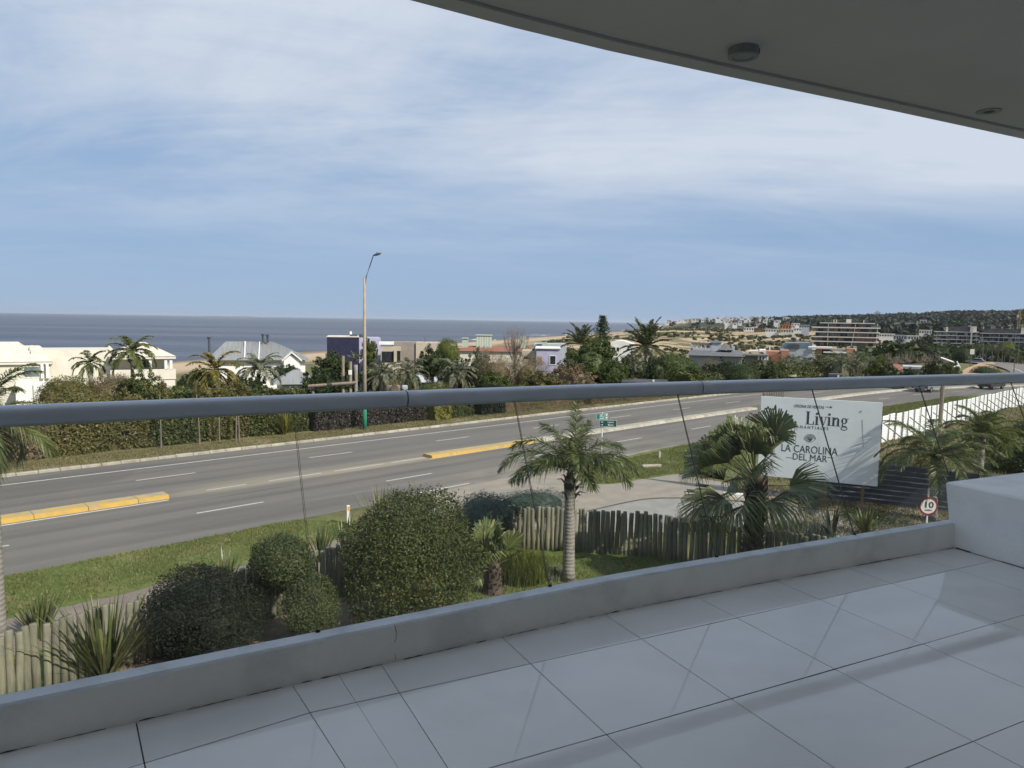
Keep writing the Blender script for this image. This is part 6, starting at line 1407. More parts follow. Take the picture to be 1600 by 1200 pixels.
# white villa at the left
h = House('white_villa', 135, 96, 'long cream white villa with hipped pavilions at the left')
h.box('wall', K['cream'], 48, 178, .6, 9, 547, None)
h.box('wall', K['cream'], -60, 79, -1.2, 8, 567, None); h.box('wall', K['cream'], 172, 271, -1.6, 8, 579, None)
h.box('wall', K['cream'], 176, 262, .9, 7.5, 557, 578.5)
h.box('roof_edge', K['cream'], -60, 82, -1.6, 8.4, 563, 567); h.box('roof_edge', K['cream'], 170, 272.5, -2.0, 8.4, 557, 561)
mb = MB(); mb.hip(h.X(-60), -1.7, h.X(82), 8.5, h.Z(563), h.Z(541), 6.5); mb.build('roof', K['creamroof'], h.e)
mb = MB(); mb.hip(h.X(169), -2.1, h.X(273), 8.5, h.Z(557), h.Z(536), 1.2); mb.build('roof', K['creamroof'], h.e)
mb = MB(); mb.hip(h.X(-80), 6, h.X(40), 16, h.Z(556), h.Z(538), 5); mb.build('roof', K['creamroof'], h.e)
h.win(38, 61, 571, 586, -1.25, K['glassgreen'], K['white']); h.win(243, 256, 601, 615, -1.65, None, K['white']); h.win(205, 235, 563, 577, .85, None, K['white']); h.win(84, 128, 604, 622, .55, K['glassgreen'], K['white'])
for x in (64, 72): h.box('column', K['white'], x, x + 4.5, -1.75, -1.35, 567, 588)
for x in (231, 255, 263): h.box('column', K['white'], x, x + 4.2, -1.75, -1.35, 561, 579)
h.box('parapet', K['cream'], 171, 272.2, -1.75, -1.605, 577.5, 594)
mb = MB(); mb.yprism([(h.X(45), h.Z(548)), (h.X(46), h.Z(540.5)), (h.X(50), h.Z(540.5)), (h.X(55), h.Z(548))], 1.5, 3.5); mb.build('chimney', K['cream'], h.e)
mb = MB(); mb.yprism([(h.X(170), h.Z(546)), (h.X(170), h.Z(538.5)), (h.X(177), h.Z(546)), (h.X(177), h.Z(553))], .3, .59); mb.build('gable_wing', K['cream'], h.e)
h = House('white_outbuilding', 45, 88, 'plain white outbuilding before the left pavilion of the villa', 'outbuilding'); h.box('wall', K['white'], 22, 71, 0, 5, 600.5, None)
h.box('downpipe', K['zinc'], 49.3, 50.3, -.12, -.02, 602, 630); h.box('air_conditioner', K['white'], 61, 65.5, -.4, -.02, 603, 608); h.box('air_conditioner', K['white'], 65.8, 69.5, -.4, -.02, 604, 609)
# grey roofed house
h = House('gabled_house', 405, 112, 'white sided house with grey metal hipped roof and small gable')
h.box('wall', K['siding'], 340, 477, .5, 11, 561, None)
mb = MB(); z0, z1 = h.Z(562.5), h.Z(535.5); a, b = h.X(322), h.X(484)
mb.add([(a, -.5, z0), (b, -.5, z0), (b, 12, z0), (a, 12, z0), (h.X(351), 5, z1), (h.X(428), 5, z1)], [(0,1,5,4),(2,3,4,5),(1,2,5),(3,0,4),(0,3,2,1)]); rf = mb.build('roof', K['zinc'], h.e)
n_ = 26
for k in range(n_):      # standing seams of the front slope
    t = (k + .5) / n_; xa_, xb2 = h.X(322) + t*(b - a), h.X(351) + t*(h.X(428) - h.X(351)); mb = MB(); mb.tube([(xa_, -.5, z0 + .03), (xb2, 5, z1 + .03)], .03, 4); mb.build('seam', K['zinc'], rf)
for x in (382, 404): mb = MB(); mb.tube([(h.X(x), -.3, z0 + .12), (h.X(x + (.5 if x < 390 else 2)), 4.6, z1 + .02)], .10, 5); mb.build('ridge_cap', K['white'], rf)
mb = MB(); mb.yprism([(h.X(443), -2.5), (h.X(468), -2.5), (h.X(468), h.Z(563)), (h.X(455), h.Z(553.5)), (h.X(443), h.Z(563))], -1.0, 3); dm = mb.build('gable_front', K['siding'], h.e)
mb = MB(); mb.yprism([(h.X(440), h.Z(564.5)), (h.X(455.3), h.Z(551.2)), (h.X(471), h.Z(564.5)), (h.X(471), h.Z(561.8)), (h.X(455.3), h.Z(549)), (h.X(440), h.Z(561.8))], -1.4, 3.2); mb.build('gable_roof', K['white'], dm)
h.win(449.5, 453, 568, 583, -1.05, None, K['white']); h.win(437, 441, 585, 592, .45, None, K['white']); h.win(463, 466, 580, 592, -1.03, None, K['white'])
for (x, z0_, z1_, w) in ((324.5, 531, 552, 2), (411.5, 525.5, 537, 2), (419, 526.5, 537, 2)):
    mb = MB(); mb.tube([(h.X(x), 4, h.Z(z1_)), (h.X(x), 4, h.Z(z0_))], .17, 8); mb.tube([(h.X(x), 4, h.Z(z0_)), (h.X(x), 4, h.Z(z0_) + .28)], .27, 8); mb.build('flue', K['luminaire'], h.e)
h = House('garage', 455, 86, 'low garage with grey hipped roof in front of the gabled house', 'garage'); h.box('wall', K['bluegrey'], 438, 490, 0, 5, 601, None)
mb = MB(); mb.hip(h.X(423), -.6, h.X(500), 6, h.Z(600), h.Z(580), .5); mb.build('roof', K['zinc'], h.e); h.box('door', K['white'], 444, 462, -.06, -.01, 606, 640)
# timber pergola posts by the hedge
p0 = at(485, 606, 57); pg = empty('pergola', (p0[0], p0[1], 0), 0, 'weathered timber frame with a crossbeam beside the street lamp', 'timber frame'); P0 = np.array([p0[0], p0[1], 0])
mb = MB(); mb.tube([at(482, 603.5, 57) - P0, at(557, 598, 57) - P0], .13, 8); mb.build('crossbeam', K['wood'], pg)
for (px, py) in ((489, 606), (536, 556), (547.5, 565)): q = at(px, py, 57.3) - P0; mb = MB(); mb.tube([(q[0], q[1], -.2), q], .12, 8); mb.build('post', K['wood'], pg)
q = at(548, 583, 57) - P0; mb = MB(); mb.bbox(q[0]-.12, q[1]-.3, q[2]-.1, q[0]+.12, q[1]-.1, q[2]+.25, .01); mb.build('meter_box', K['white'], pg)
# navy house
h = House('navy_house', 550, 122, 'flat roofed navy blue house with violet side behind the lamp'); h.box('wall', K['navywall'], 511, 561, 0, 9, 527, None); h.box('wall', K['violet'], 561.2, 595, .4, 9, 528, None)
h.box('roof_edge', K['slab'], 510.5, 561.5, -.1, 9.1, 526, 527); h.win(514, 523, 547, 556, -.03)
h.box('water_tank', K['luminaire'], 547, 559, 3, 5, 523, 527, b=.2); h.box('water_tank', K['luminaire'], 561.5, 569, 3, 5, 522.5, 528, b=.2); h.box('vent_cowl', K['white'], 546, 550, 3, 4, 518.5, 523, b=.1)
# beige house
h = House('beige_house', 640, 118, 'flat beige and taupe house right of the street lamp'); h.box('wall', K['taupe'], 612, 651, 1.5, 9, 535.5, None); h.box('wall', K['beige'], 650, 694, 1.2, 9, 536, None)
h.box('wall', K['beige'], 596, 626.5, -1.0, 1.4, 542, None); h.box('roof_edge', K['white'], 592, 615, .2, 4, 535, 539); h.box('opening', K['glassdark'], 597, 615.5, -1.05, -.6, 549, 566); h.box('opening', K['glassdark'], 620.5, 626, -1.05, -.6, 548, 566); h.box('column', K['beige'], 615.7, 620.3, -1.4, -.95, 547, 566)
h.box('antenna', K['luminaire'], 664.2, 664.8, 4, 4.05, 528, 536)
h = House('round_shed', 668, 92, 'pale grey low roof below the beige house', 'shed'); h.box('wall', K['taupe'], 646, 680, 0, 3, 597, None); mb = MB(); mb.hip(h.X(640), -.5, h.X(687), 4, h.Z(597), h.Z(580), .8); mb.build('roof', K['bluegrey'], h.e)
h = House('patio_set', 620, 62, 'grey garden furniture under the silvery palms', 'furniture')
for x in (604, 616, 628): h.box('seat', K['bluegrey'], x, x + 9, 0, .9, 603, 612, b=.05)
# red roofed house with mint chimneys
h = House('red_roofed_house', 770, 138, 'low red roofed house with tall mint green chimneys'); h.box('wall', K['cream'], 716, 835, 0, 9, 549, None)
mb = MB(); mb.hip(h.X(712), -.5, h.X(840), 9.5, h.Z(549), h.Z(542), 11); mb.build('roof', K['redroof'], h.e)
h.box('chimney', K['mint'], 743, 768, 3, 6, 525, 545); h.box('chimney_cap', K['mint'], 742, 769, 2.8, 6.2, 524, 525.2); h.box('chimney', K['mint'], 721, 730, 3, 4.4, 530.5, 545); h.box('chimney_cap', K['mint'], 720.2, 730.8, 2.8, 4.6, 529, 530.5); h.box('chimney', K['mint'], 813, 822, 3, 4.4, 526, 545)
for x in range(745, 768, 4): h.box('louvre', K['siding'], x, x + .6, 2.93, 2.99, 526, 543)
# violet house
h = House('violet_house', 850, 104, 'pale violet flat roofed house in the middle distance'); h.box('wall', K['violet'], 838, 875, 0, 7, 545, None); h.box('roof_edge', K['white'], 836, 876, -.25, 7.2, 543.5, 545); h.box('wall', K['beige'], 815, 838, .8, 7, 549, None)
h.win(859.5, 868, 556, 569, -.03, None, K['white']); h.win(839.5, 847, 557, 570, -.03, K['woodpanel']); h.win(818, 830, 558, 562, .77)
h.box('roof_vent', K['luminaire'], 831, 835, 2, 3, 546, 549)
h = House('grey_house', 855, 140, 'grey flat house with mint chimney behind the violet house'); h.box('wall', K['bluegrey'], 834, 885, 0, 7, 537.5, None); h.box('chimney', K['mint'], 846.5, 854, -1.5, -.2, 532, 545); h.box('chimney_cap', K['mint'], 845.8, 854.7, -1.7, -.1, 530.8, 532)
h = House('white_vaulted_house', 970, 126, 'white house with curved roof left of the large date palm')
mb = MB(); mb.yprism([(h.X(953), -2)] + [(h.X(953 + 38*t), h.Z(537 - 4.5*math.sin(math.pi*min(1, t*1.1)))) for t in np.linspace(0, 1, 12)] + [(h.X(991), -2)], 0, 8); mb.build('wall', K['white'], h.e); h.win(956, 967, 543, 549, -.03); h.box('column', K['white'], 961, 963, -.3, -.06, 542, 550)
h = House('dark_low_roof', 1005, 84, 'dark low flat roof just above the handrail', 'shed'); h.box('roof', K['dkwall'], 972, 1046, 0, 5, 597, 600); h.box('wall', K['dkwall'], 976, 1040, .4, 4.6, 600, None); h.box('vent', K['white'], 1021, 1024, 1, 1.5, 594.5, 597)
# grey villa with tower and terrace
h = House('grey_villa', 1115, 168, 'blue grey villa with tower and roofed terrace'); h.box('wall', K['bluegrey'], 1076, 1160, 2, 10, 551, None)
for (x0, x1, z0, z1, rd) in ((1073, 1112, 556, 546, 4), (1105, 1140, 556, 546.5, 3), (1128, 1166, 556, 547, 3)): mb = MB(); mb.hip(h.X(x0), 0, h.X(x1), 8, h.Z(z0), h.Z(z1), rd); mb.build('roof', K['slate'], h.e)
h.box('tower', K['bluegrey'], 1110, 1126, 3, 6, 536, 550); mb = MB(); mb.hip(h.X(1108), 2.7, h.X(1128), 6.3, h.Z(536), h.Z(531.5), .3); mb.build('roof', K['slate'], h.e)
mb = MB(); mb.hip(h.X(1122), 2, h.X(1146), 8, h.Z(547), h.Z(537.5), .5); mb.build('roof', K['slate'], h.e)
h.box('terrace_roof', K['slate'], 1079, 1111, 3, 8, 537, 539.5); 
for x in (1079.5, 1087, 1094, 1101, 1108): h.box('column', K['white'], x, x + 1.6, 3.2, 3.5, 539.5, 548)
h.box('terrace_wall', K['bluegrey'], 1078, 1112, 3.0, 3.15, 545, 549); h.box('chimney', K['bluegrey'], 1143.5, 1148, 3, 4, 541, 553); h.box('chimney', K['bluegrey'], 1078, 1081.5, 3, 4, 538.5, 550)
# brick houses
h = House('brick_house', 1205, 150, 'salmon brick house with flat white canopies'); h.box('wall', K['brick'], 1194, 1222, 0, 8, 549, None); h.box('wall', K['white'], 1186, 1196, -.5, 6, 547, None); h.box('roof', K['slab'], 1170, 1192, -1, 6, 549, 550.5); h.box('wall', K['brick'], 1220, 1232, -.6, 6, 547, None); h.box('wall', K['redroof'], 1205, 1220, -.9, -.1, 554, None); h.box('chimney', K['white'], 1201, 1203, 2, 3, 541, 549); h.win(1189, 1193, 551, 556, -.55)
h = House('long_canopy_house', 1180, 140, 'long dark roofed house with white piers left of the brick house'); h.box('roof', K['slate'], 1160, 1200, -1, 5, 554, 556); h.box('wall', K['taupe'], 1164, 1199, .3, 5, 556, None)
for x in (1184, 1189, 1194, 1198): h.box('pier', K['white'], x, x + 2.4, -.6, -.2, 556, 562)
h = House('brick_house', 1285, 150, 'salmon brick house with white canopies below the tall apartment building'); h.box('wall', K['brick'], 1276, 1284, 0, 6, 545, None); h.box('roof', K['slab'], 1262, 1300, -.6, 6, 542.5, 545); h.box('wall', K['brick'], 1323, 1332, 0, 6, 543.5, None); h.box('wall', K['taupe'], 1284, 1323, .8, 6, 545, None); h.win(1284.5, 1299, 547, 554, .75); h.box('canopy', K['white'], 1286, 1322, -.8, .7, 549, 551)
h = House('glass_roofed_hall', 1245, 210, 'hall with sloping blue glass roof behind the brick houses', 'building'); h.box('wall', K['bluegrey'], 1218, 1272, 0, 10, 544, None)
mb = MB(); mb.yprism([(h.X(1217), h.Z(545)), (h.X(1226), h.Z(536)), (h.X(1262), h.Z(535)), (h.X(1274), h.Z(545))], 0, 10); mb.build('roof', K['glassroof'], h.e); h.box('solar_panel', K['dkwall'], 1231, 1248, -.3, -.05, 538, 545); h.box('wall', K['white'], 1268, 1274, -.6, 3, 538.5, 546)
h = House('flat_roof_shelter', 1232, 104, 'low flat roofed shelter just above the handrail by the grove', 'shed'); h.box('roof', K['slab'], 1216, 1246, -.5, 4, 585.5, 588); h.box('wall', K['taupe'], 1218, 1244, .3, 3.5, 588, None)
h = House('small_shelter', 1306, 104, 'small dark shelter among the grove palms', 'shed'); h.box('wall', K['dkwall'], 1296, 1318, 0, 3, 585, None); h.box('panel', K['white'], 1310, 1313, -.1, -.02, 586, 592)
h = House('red_roof_cottage', 1397, 122, 'small cottage with red tiled roof right of the grove'); h.box('wall', K['cream'], 1386, 1410, 0, 6, 577, None); mb = MB(); mb.hip(h.X(1383), -.5, h.X(1413), 6.5, h.Z(577.5), h.Z(570), 1.5); mb.build('roof', K['redroof'], h.e)
h = House('red_roof_cottage', 1368, 190, 'distant red roofed cottage above the yellow green tree'); h.box('wall', K['cream'], 1360, 1376, 0, 6, 557, None); mb = MB(); mb.hip(h.X(1358), -.5, h.X(1378), 6.5, h.Z(557.5), h.Z(553), 1.2); mb.build('roof', K['redroof'], h.e)
h = House('long_grey_roof', 1425, 128, 'long low grey roof in the bare grove', 'shed'); h.box('roof', K['bluegrey'], 1411, 1444, 0, 6, 573, 576.5); h.box('wall', K['taupe'], 1413, 1442, .3, 5, 576.5, None)
h = House('white_tent', 1496, 150, 'white pointed tent beside the dirt track', 'tent'); mb = MB(); x0, x1, z0, z1 = h.X(1490), h.X(1502), h.Z(574), h.Z(564); mb.add([(x0,0,z0),(x1,0,z0),(x1,2,z0),(x0,2,z0),((x0+x1)/2,1,z1)], [(0,1,4),(1,2,4),(2,3,4),(3,0,4)]); mb.build('canopy', K['white'], h.e)
for x in (x0, x1): mb = MB(); mb.tube([(x, 0, -.3), (x, 0, z0)], .04, 5); mb.build('pole', K['white'], h.e)
h = House('white_lean_to', 1484, 152, 'white sloping roof between the bare trees and the tent', 'shed'); mb = MB(); mb.yprism([(h.X(1470), h.Z(559)), (h.X(1492), h.Z(566)), (h.X(1492), h.Z(567.5)), (h.X(1470), h.Z(560.5))], 0, 4); mb.build('roof', K['white'], h.e); h.box('wall', K['taupe'], 1472, 1490, .4, 3.6, 567.5, None)
# ------------------------------------------------------------------ apartment buildings
h = House('apartment_building', 1320, 395, 'six storey apartment building with white slabs and timber shutters', 'apartment building', base=-7.0)
lev = [(1278, 1364, 504.2, 505.6), (1266, 1373, 511, 513), (1266, 1372.5, 518.4, 520), (1265.5, 1372, 526, 527.6), (1265.5, 1371.5, 533.2, 534.8), (1322, 1371, 540.6, 542.2)]
for (a, b, c, d) in lev: h.box('floor_slab', K['slab'], a, b, -1.5, 16, c, d)
r = random.Random(3)
for i in range(5):
    za, zb_ = lev[i][3], lev[i+1][2]; a, b = max(lev[i][0], lev[i+1][0]) + (6 if i else 5), lev[i][1] - 4
    if i == 4: a = 1270
    h.box('core_wall', K['dkwall'], a, b, 1.2, 14, za, zb_); x = a
    while x < b - 3:
        w = r.choice([3, 4, 4, 6]); m = r.choice([K['woodpanel'], K['woodpanel'], K['glassgreen'], K['glassdark'], K['glassdark'], K['glassgreen']]); h.box('facade_panel', m, x, min(x + w - .5, b), .9 + r.choice([0, .15]), 1.19, za, zb_); x += w
    for x in (1291, 1333 - i, 1367.5): h.box('pillar', K['slab'], x, x + 1.3, -.6, -.1, za, zb_)
h.box('core_wall', K['dkwall'], 1272, 1368, 1.5, 14, 542.2, None); h.box('plant_room', K['slab'], 1319, 1327, 4, 8, 498.5, 504.2)
for x in (1299, 1303, 1346): h.box('chimney', K['slab'], x, x + 1.3, 4, 5, 499.5, 504.2)
h.box('balcony_rail', K['glassgreen'], 1358, 1372.5, -1.45, -1.4, 508.5, 511)
def block(name, px0, px1, tops, Y, label, base, seed, extras=()):
    h = House(name, (px0+px1)/2, Y, label, 'apartment building', base=base); r = random.Random(seed); n_ = len(tops)
    for i, zt_ in enumerate(tops):
        h.box('floor_slab', K['slab'], px0, px1, -1.4, 14, zt_, zt_ + 1.0)
        zb_ = tops[i+1] if i + 1 < n_ else tops[-1] + 8
        h.box('core_wall', K['dkwall'], px0 + 1, px1 - 1, 1.0, 13, zt_ + 1.0, zb_); x = px0 + 1
        while x < px1 - 3:
            w = r.choice([3, 4, 5, 6, 7]); h.box('facade_panel', r.choice([K['glassdark'], K['glassdark'], K['dkwall'], K['glassgreen'], K['bluegrey'], K['taupe']]), x, min(x + w - .6, px1 - 1), .7 + r.choice([0, .2]), .98, zt_ + 1.0, zb_); x += w
        for k in range(5):
            x = r.uniform(px0 + 2, px1 - 8); h.box('balcony_rail', K['glassgreen'], x, x + r.uniform(4, 8), -1.38, -1.3, zb_ - 2.8, zb_)
    for x in np.linspace(px0 + 4, px1 - 4, 5): h.box('pillar', K['bluegrey'], x, x + .8, -1.2, -.9, tops[0], tops[-1] + 8)
    return h
h = block('apartment_block', 1457, 1527, [518.2, 524, 530, 535.8], 415, 'dark glass apartment block at the right, left one', -8, 4)
h.box('penthouse', K['dkwall'], 1476, 1520, 3, 12, 510, 518.2); h.box('penthouse_wall', K['slab'], 1513, 1523, 2.5, 12, 509.5, 518.2); h.box('penthouse_wall', K['slab'], 1475, 1478, 2.5, 12, 511, 518.2); h.box('stair_or_shade_tower', K['slab'], 1514, 1516.5, -1.7, 1, 511, 543)
h = block('apartment_block', 1528, 1640, [521.2, 527.5, 534, 540.5], 400, 'dark glass apartment block at the right edge below the crane', -9, 5)
h.box('penthouse', K['dkwall'], 1534, 1590, 3, 12, 514, 521.2); h.box('penthouse_wall', K['slab'], 1592, 1602, 2.5, 10, 511.5, 521.2)
for x in (1532, 1545, 1561, 1574, 1585): h.box('chimney', K['slab'], x, x + 1.4, 4, 5, 511, 514.5)
h = House('tower_crane', 1587, 470, 'yellow tower crane above the apartment blocks', 'crane', base=-8)
mb = MB(); a, b = h.X(1585.6), h.X(1589.2); zt_ = h.Z(488); dz = (b - a) * 1.1; z = 0
for x in (a, b):
    for y in (0, b - a): mb.box(x - .12, y - .12, -1, x + .12, y + .12, zt_)
while z < zt_ - dz:
    mb.tube([(a, 0, z), (b, 0, z + dz)], .10, 4); mb.tube([(b, 0, z + dz), (a, 0, z + dz)], .08, 4); mb.tube([(a, b-a, z), (a, 0, z + dz)], .08, 4); z += dz
mb.build('mast', K['crane'], h.e); mb = MB(); zj = h.Z(491.5); x0, x1 = h.X(1512), h.X(1600)
for (y, dzz) in ((0, 0), (1.2, 0), (.6, 1.0)): mb.box(x0, y - .09, zj + dzz - .09, x1, y + .09, zj + dzz + .09)
k = 0; x = x0
while x < x1 - 1.5: mb.tube([(x, 0, zj), (x + .8, .6, zj + 1), (x + 1.6, 1.2, zj)], .07, 3); x += 1.6
mb.build('jib', K['wood_dk'], h.e); h.box('cab', K['white'], 1584, 1587, -1.5, -.2, 492, 496); h.box('counterweight', K['slab'], 1596, 1600, 0, 1.5, 491.5, 495)
mb = MB(); mb.add([(a, .5, zt_), (b, .5, zt_), ((a+b)/2, .5, h.Z(484.5))], [(0, 1, 2)]); mb.yprism([(a, zt_), (b, zt_), ((a+b)/2, h.Z(484.5))], .3, .9); mb.build('apex', K['crane'], h.e)

# ------------------------------------------------------------------ hillside and far town
def far_box(px0, px1, py0, py1, D, m, label, group, roof=None, name='far_house', cat='house', wins=True):
    Y = D * math.cos(math.atan2(ray(px0, 510)[0], ray(px0, 510)[1])); h = House(name, (px0+px1)/2, Y, label, cat, group=group); dp = max(6, (px1-px0) * h.k * .7)
    h.box('wall', m, px0, px1, 0, dp, py0, None)
    if roof: mb = MB(); mb.hip(h.X(px0) - .4, -.4, h.X(px1) + .4, dp + .4, h.Z(py0), h.Z(py0 - (px1-px0)*.22), (h.X(px1)-h.X(px0))*.4); mb.build('roof', roof, h.e)
    else: h.box('roof_edge', m, px0 - .3, px1 + .3, -.3, dp + .3, py0 - .5, py0)
    if wins:
        n_ = max(1, int((px1 - px0) / 4))
        for k in range(n_): x = px0 + (px1-px0) * (k + .25) / n_; h.win(x, x + (px1-px0)/n_*.5, py0 + 1.2, py0 + max(2.6, (py1-py0)*.55), -.06)
    return h
HS = [(1394, 1433, 505, 510, 700, 'white', None, 'long white building on the wooded hill'), (1433.5, 1444, 500, 507, 705, 'white', None, 'white cube building at the end of the long white one on the hill'), (1416, 1432, 511, 518, 640, 'cream', None, 'cream house below the long white building on the hill'), (1433, 1453, 516, 524, 600, 'white', None, 'white stepped house below the white cube on the hill'),
 (1371, 1396, 522, 528, 520, 'white', None, 'low white house right of the tall apartment building'), (1394, 1414, 524, 534, 500, 'bluegrey', None, 'grey white house two right of the tall apartment building'), (1412, 1434, 525, 533, 510, 'white', None, 'white house three right of the tall apartment building'),
 (1216, 1234, 508, 517, 620, 'orange', None, 'orange house left of the tall apartment building'), (1222, 1231, 504.5, 509, 650, 'brick', None, 'small brick red house above the orange one'), (1194, 1215, 514.5, 521, 560, 'white', None, 'white flat house on the dune edge left of the orange one'), (1218, 1238, 515, 522, 555, 'cream', None, 'cream house on the dune edge below the orange one'), (1234, 1247, 505.5, 510, 650, 'white', None, 'white house right of the orange one'), (1246, 1262, 508, 514, 600, 'bluegrey', None, 'grey house close left of the tall apartment building'), (1238, 1250, 513, 519, 570, 'white', None, 'white house low left of the tall apartment building'), (1160, 1176, 512, 519, 640, 'white', None, 'white house at the left end of the dune edge row'), (1174, 1186, 513, 518, 660, 'redroof', None, 'dark red house on the dune edge'), (1232, 1240, 509, 513, 640, 'slab', None, 'pale house between orange and white ones')]
for (a, b, c, d, D, m, rf, lb) in HS: far_box(a, b, c, d, D, K[m], lb, None, K[rf] if rf else None)
# the town on the point: many small pale houses
r = random.Random(21)
for k in range(125):
    px = 1028 + 215 * r.random() ** .9; t = (px - 1028) / 215
    D = r.uniform(820, 1480) if px > 1110 else r.uniform(1250, 1700)
    w = r.uniform(3.0, 8.0); p = at(px, 505, D * .97); zg = tz(p[0], p[1]); ztop = zg + r.choice([4.5, 6, 8, 10]); d = ztop - CZ; hy = 490 + .0157 * px - 1.5 + (-d) * FPX / D
    if hy < 494 - 0 * t: continue
    cm = r.choice(['white', 'white', 'white', 'cream', 'slab', 'bluegrey', 'taupe', 'white']); rr2 = r.random() < .12; cn = dict(white='white', cream='cream', slab='beige', bluegrey='grey', taupe='brown')[cm]
    far_box(px, px + w, hy, hy + 4, D, K[cm], 'tiny %s house%s in the seaside town on the far point' % (cn, ' with red roof' if rr2 else ''), '%s houses of the far town' % cn, K['redroof'] if rr2 else None, wins=w > 3.5)
for (px0, px1, py0, D, m, lb) in ((1026, 1034, 508.5, 1900, 'white', 'leftmost white building on the tip of the far point'), (1035, 1048, 508, 1900, 'taupe', 'dark long building on the tip of the far point'), (1062, 1073, 506.5, 1700, 'white', 'white block near the tip of the far point'), (1148, 1152, 497, 2600, 'bluegrey', 'slim pale tower above the far town')):
    far_box(px0, px1, py0, py0 + 5, D, K[m], lb, None)
h = House('distant_tower', 1366, 2700, 'hazy square tower rising behind the wooded ridge', 'tower', base=0); h.box('wall', K['bluegrey'], 1361.5, 1371.5, 0, 20, 487.5, None); h.box('wall', K['bluegrey'], 1364.5, 1368.5, 2, 15, 485.5, 487.5)
h = House('antenna_mast', 1247, 1500, 'thin antenna mast on the ridge', 'mast', base=20); mb = MB(); mb.tube([(0, 0, -15), (0, 0, h.Z(490))], [1.0, .5], 4); mb.build('mast', K['bluegrey'], h.e)
# forest on the ridge, scrub on the dunes
r = np.random.default_rng(31)
def mass(name, pts, hts, per, leaf, m, label, cat, squash=.8):
    V = []
    d = rand_dirs(len(pts) * per, r); rad = r.uniform(.5, 1.0, len(pts) * per); P = np.repeat(np.array(pts), per, 0); H_ = np.repeat(np.array(hts), per)
    C = P + d * (rad * H_ * .55)[:, None] * np.array([1, 1, squash]) + np.stack([0*H_, 0*H_, H_*.45], -1); V = leaf_quads(C, d, 1.0, r, .7)
    ctr = V.mean(1, keepdims=True); V = ctr + (V - ctr) * (leaf * H_)[:, None, None]
    o = me_obj(name, fast_mesh(name, V), m); return tag(o, label, cat, kind='stuff')
pts = []; hts = []
while len(pts) < 8500:
    az = r.uniform(12, 40); D = 1750 - 1130 * r.random() ** 1.6; x, y = D*math.sin(R_(az)), D*math.cos(R_(az)); 
    if coastq(x, y) < 120 + 60 * r.random(): continue
    if az < 24 and D < 850: continue
    if az < 20.5 and r.random() < .93: continue
    if az < 22 and r.random() < .4: continue
    pts.append((x, y, tz(x, y) - .5)); hts.append(r.uniform(5, 11) * (.8 if az < 18 else 1))
mass('forest', pts, hts, 34, .24, K['pine'], 'dark pine forest covering the ridge behind the apartments', 'forest')
pts = []; hts = []
while len(pts) < 1500:
    az = r.uniform(-2, 27); D = r.uniform(230, 900); x, y = D*math.sin(R_(az)), D*math.cos(R_(az)); q = coastq(x, y)
    if q < 75 or vnoise(x/28, y/40, 9) < .50 + .25*(q < 130): continue
    pts.append((x, y, tz(x, y) - .2)); hts.append(r.uniform(.8, 2.6) * (1.0 if D < 450 else 1.3))
mass('dune_scrub', pts, hts, 40, .26, K['scrub'], 'low green scrub scattered over the dunes', 'scrub', .5)
pts = []; hts = []
while len(pts) < 900:
    az = r.uniform(12, 38); D = r.uniform(190, 620); x, y = D*math.sin(R_(az)), D*math.cos(R_(az)); s_, u_ = -.6934*x + .7205*y, .7205*x + .6934*y
    rs = np.interp(u_, CU, CS)
    if u_ < 320 and abs(s_ - rs) < 26: continue
    if az < 23.5 and (D > 260 or vnoise(x/28, y/40, 9) < .5): continue
    if s_ < 40 and D < 330: continue
    pts.append((x, y, tz(x, y) - .3)); hts.append(r.uniform(2.5, 6.5) if D < 200 or az > 29 else r.uniform(1.2, 3.2))
mass('mid_scrub', pts, hts, 60, .16, K['tree_d'], 'dark scrub and low trees below the apartment buildings', 'scrub', .7)
pts = []; hts = []
while len(pts) < 520:
    s_ = r.uniform(56, 150); u_ = r.uniform(-40, 150); x, y = us(u_, s_); D = math.hypot(x, y); az = math.degrees(math.atan2(x, y))
    if coastq(x, y) < 70 or az < -40 or az > 25: continue
    pts.append((x, y, tz(x, y) - .3)); hts.append(r.uniform(.8, 2.4))
mass('garden_scrub', pts, hts, 70, .12, K['tree_m'], 'low garden shrubs among the houses beyond the road', 'scrub', .7)
# dirt track and car park at the right
for nm, pl, m_, zz in (('dirt_track', [(1478, 598), (1512, 575), (1530, 567), (1552, 566), (1560, 572), (1548, 584), (1535, 600)], 'drive', .05),):
    P = [at_z(px, py, 0)[:2] for px, py in pl]; poly_sheet(nm, [tuple(q) for q in P], .03, mat('orange_dirt', (.42,.29,.165), (.34,.235,.135), scale=.4, world=True), .15, 1.5)
cr = random.Random(9)
for k, (px, py) in enumerate(((1527, 558), (1533, 560), (1541, 557.5), (1549, 557), (1538, 563), (1552, 563.5), (1524, 568.5), (1566, 559), (1522, 561), (1530, 555))):
    D0 = at_z(px, py, -1.0); zg = tz(D0[0], D0[1]); P = at_z(px, py, zg)
    car(px, py, cr.uniform(0, 6.28) if k != 6 else 2.4, K[['carwhite', 'cardark', 'cargrey', 'carwhite', 'carsilver', 'cardark', 'cargrey', 'carsilver', 'cardark', 'cargrey'][k]], ['white car in the car park by the dark rounded tree', 'dark car in the middle of the car park', 'grey car at the back of the car park', 'white car nearest the road in the car park', 'silver car at the front of the car park', 'dark car by the road edge of the car park', 'grey car beside the dirt track', 'silver car on the far bend of the road', 'dark car at the left of the car park', 'grey car behind the white one in the car park'][k], 'car', 'cars parked by the far bend', zg + .05)
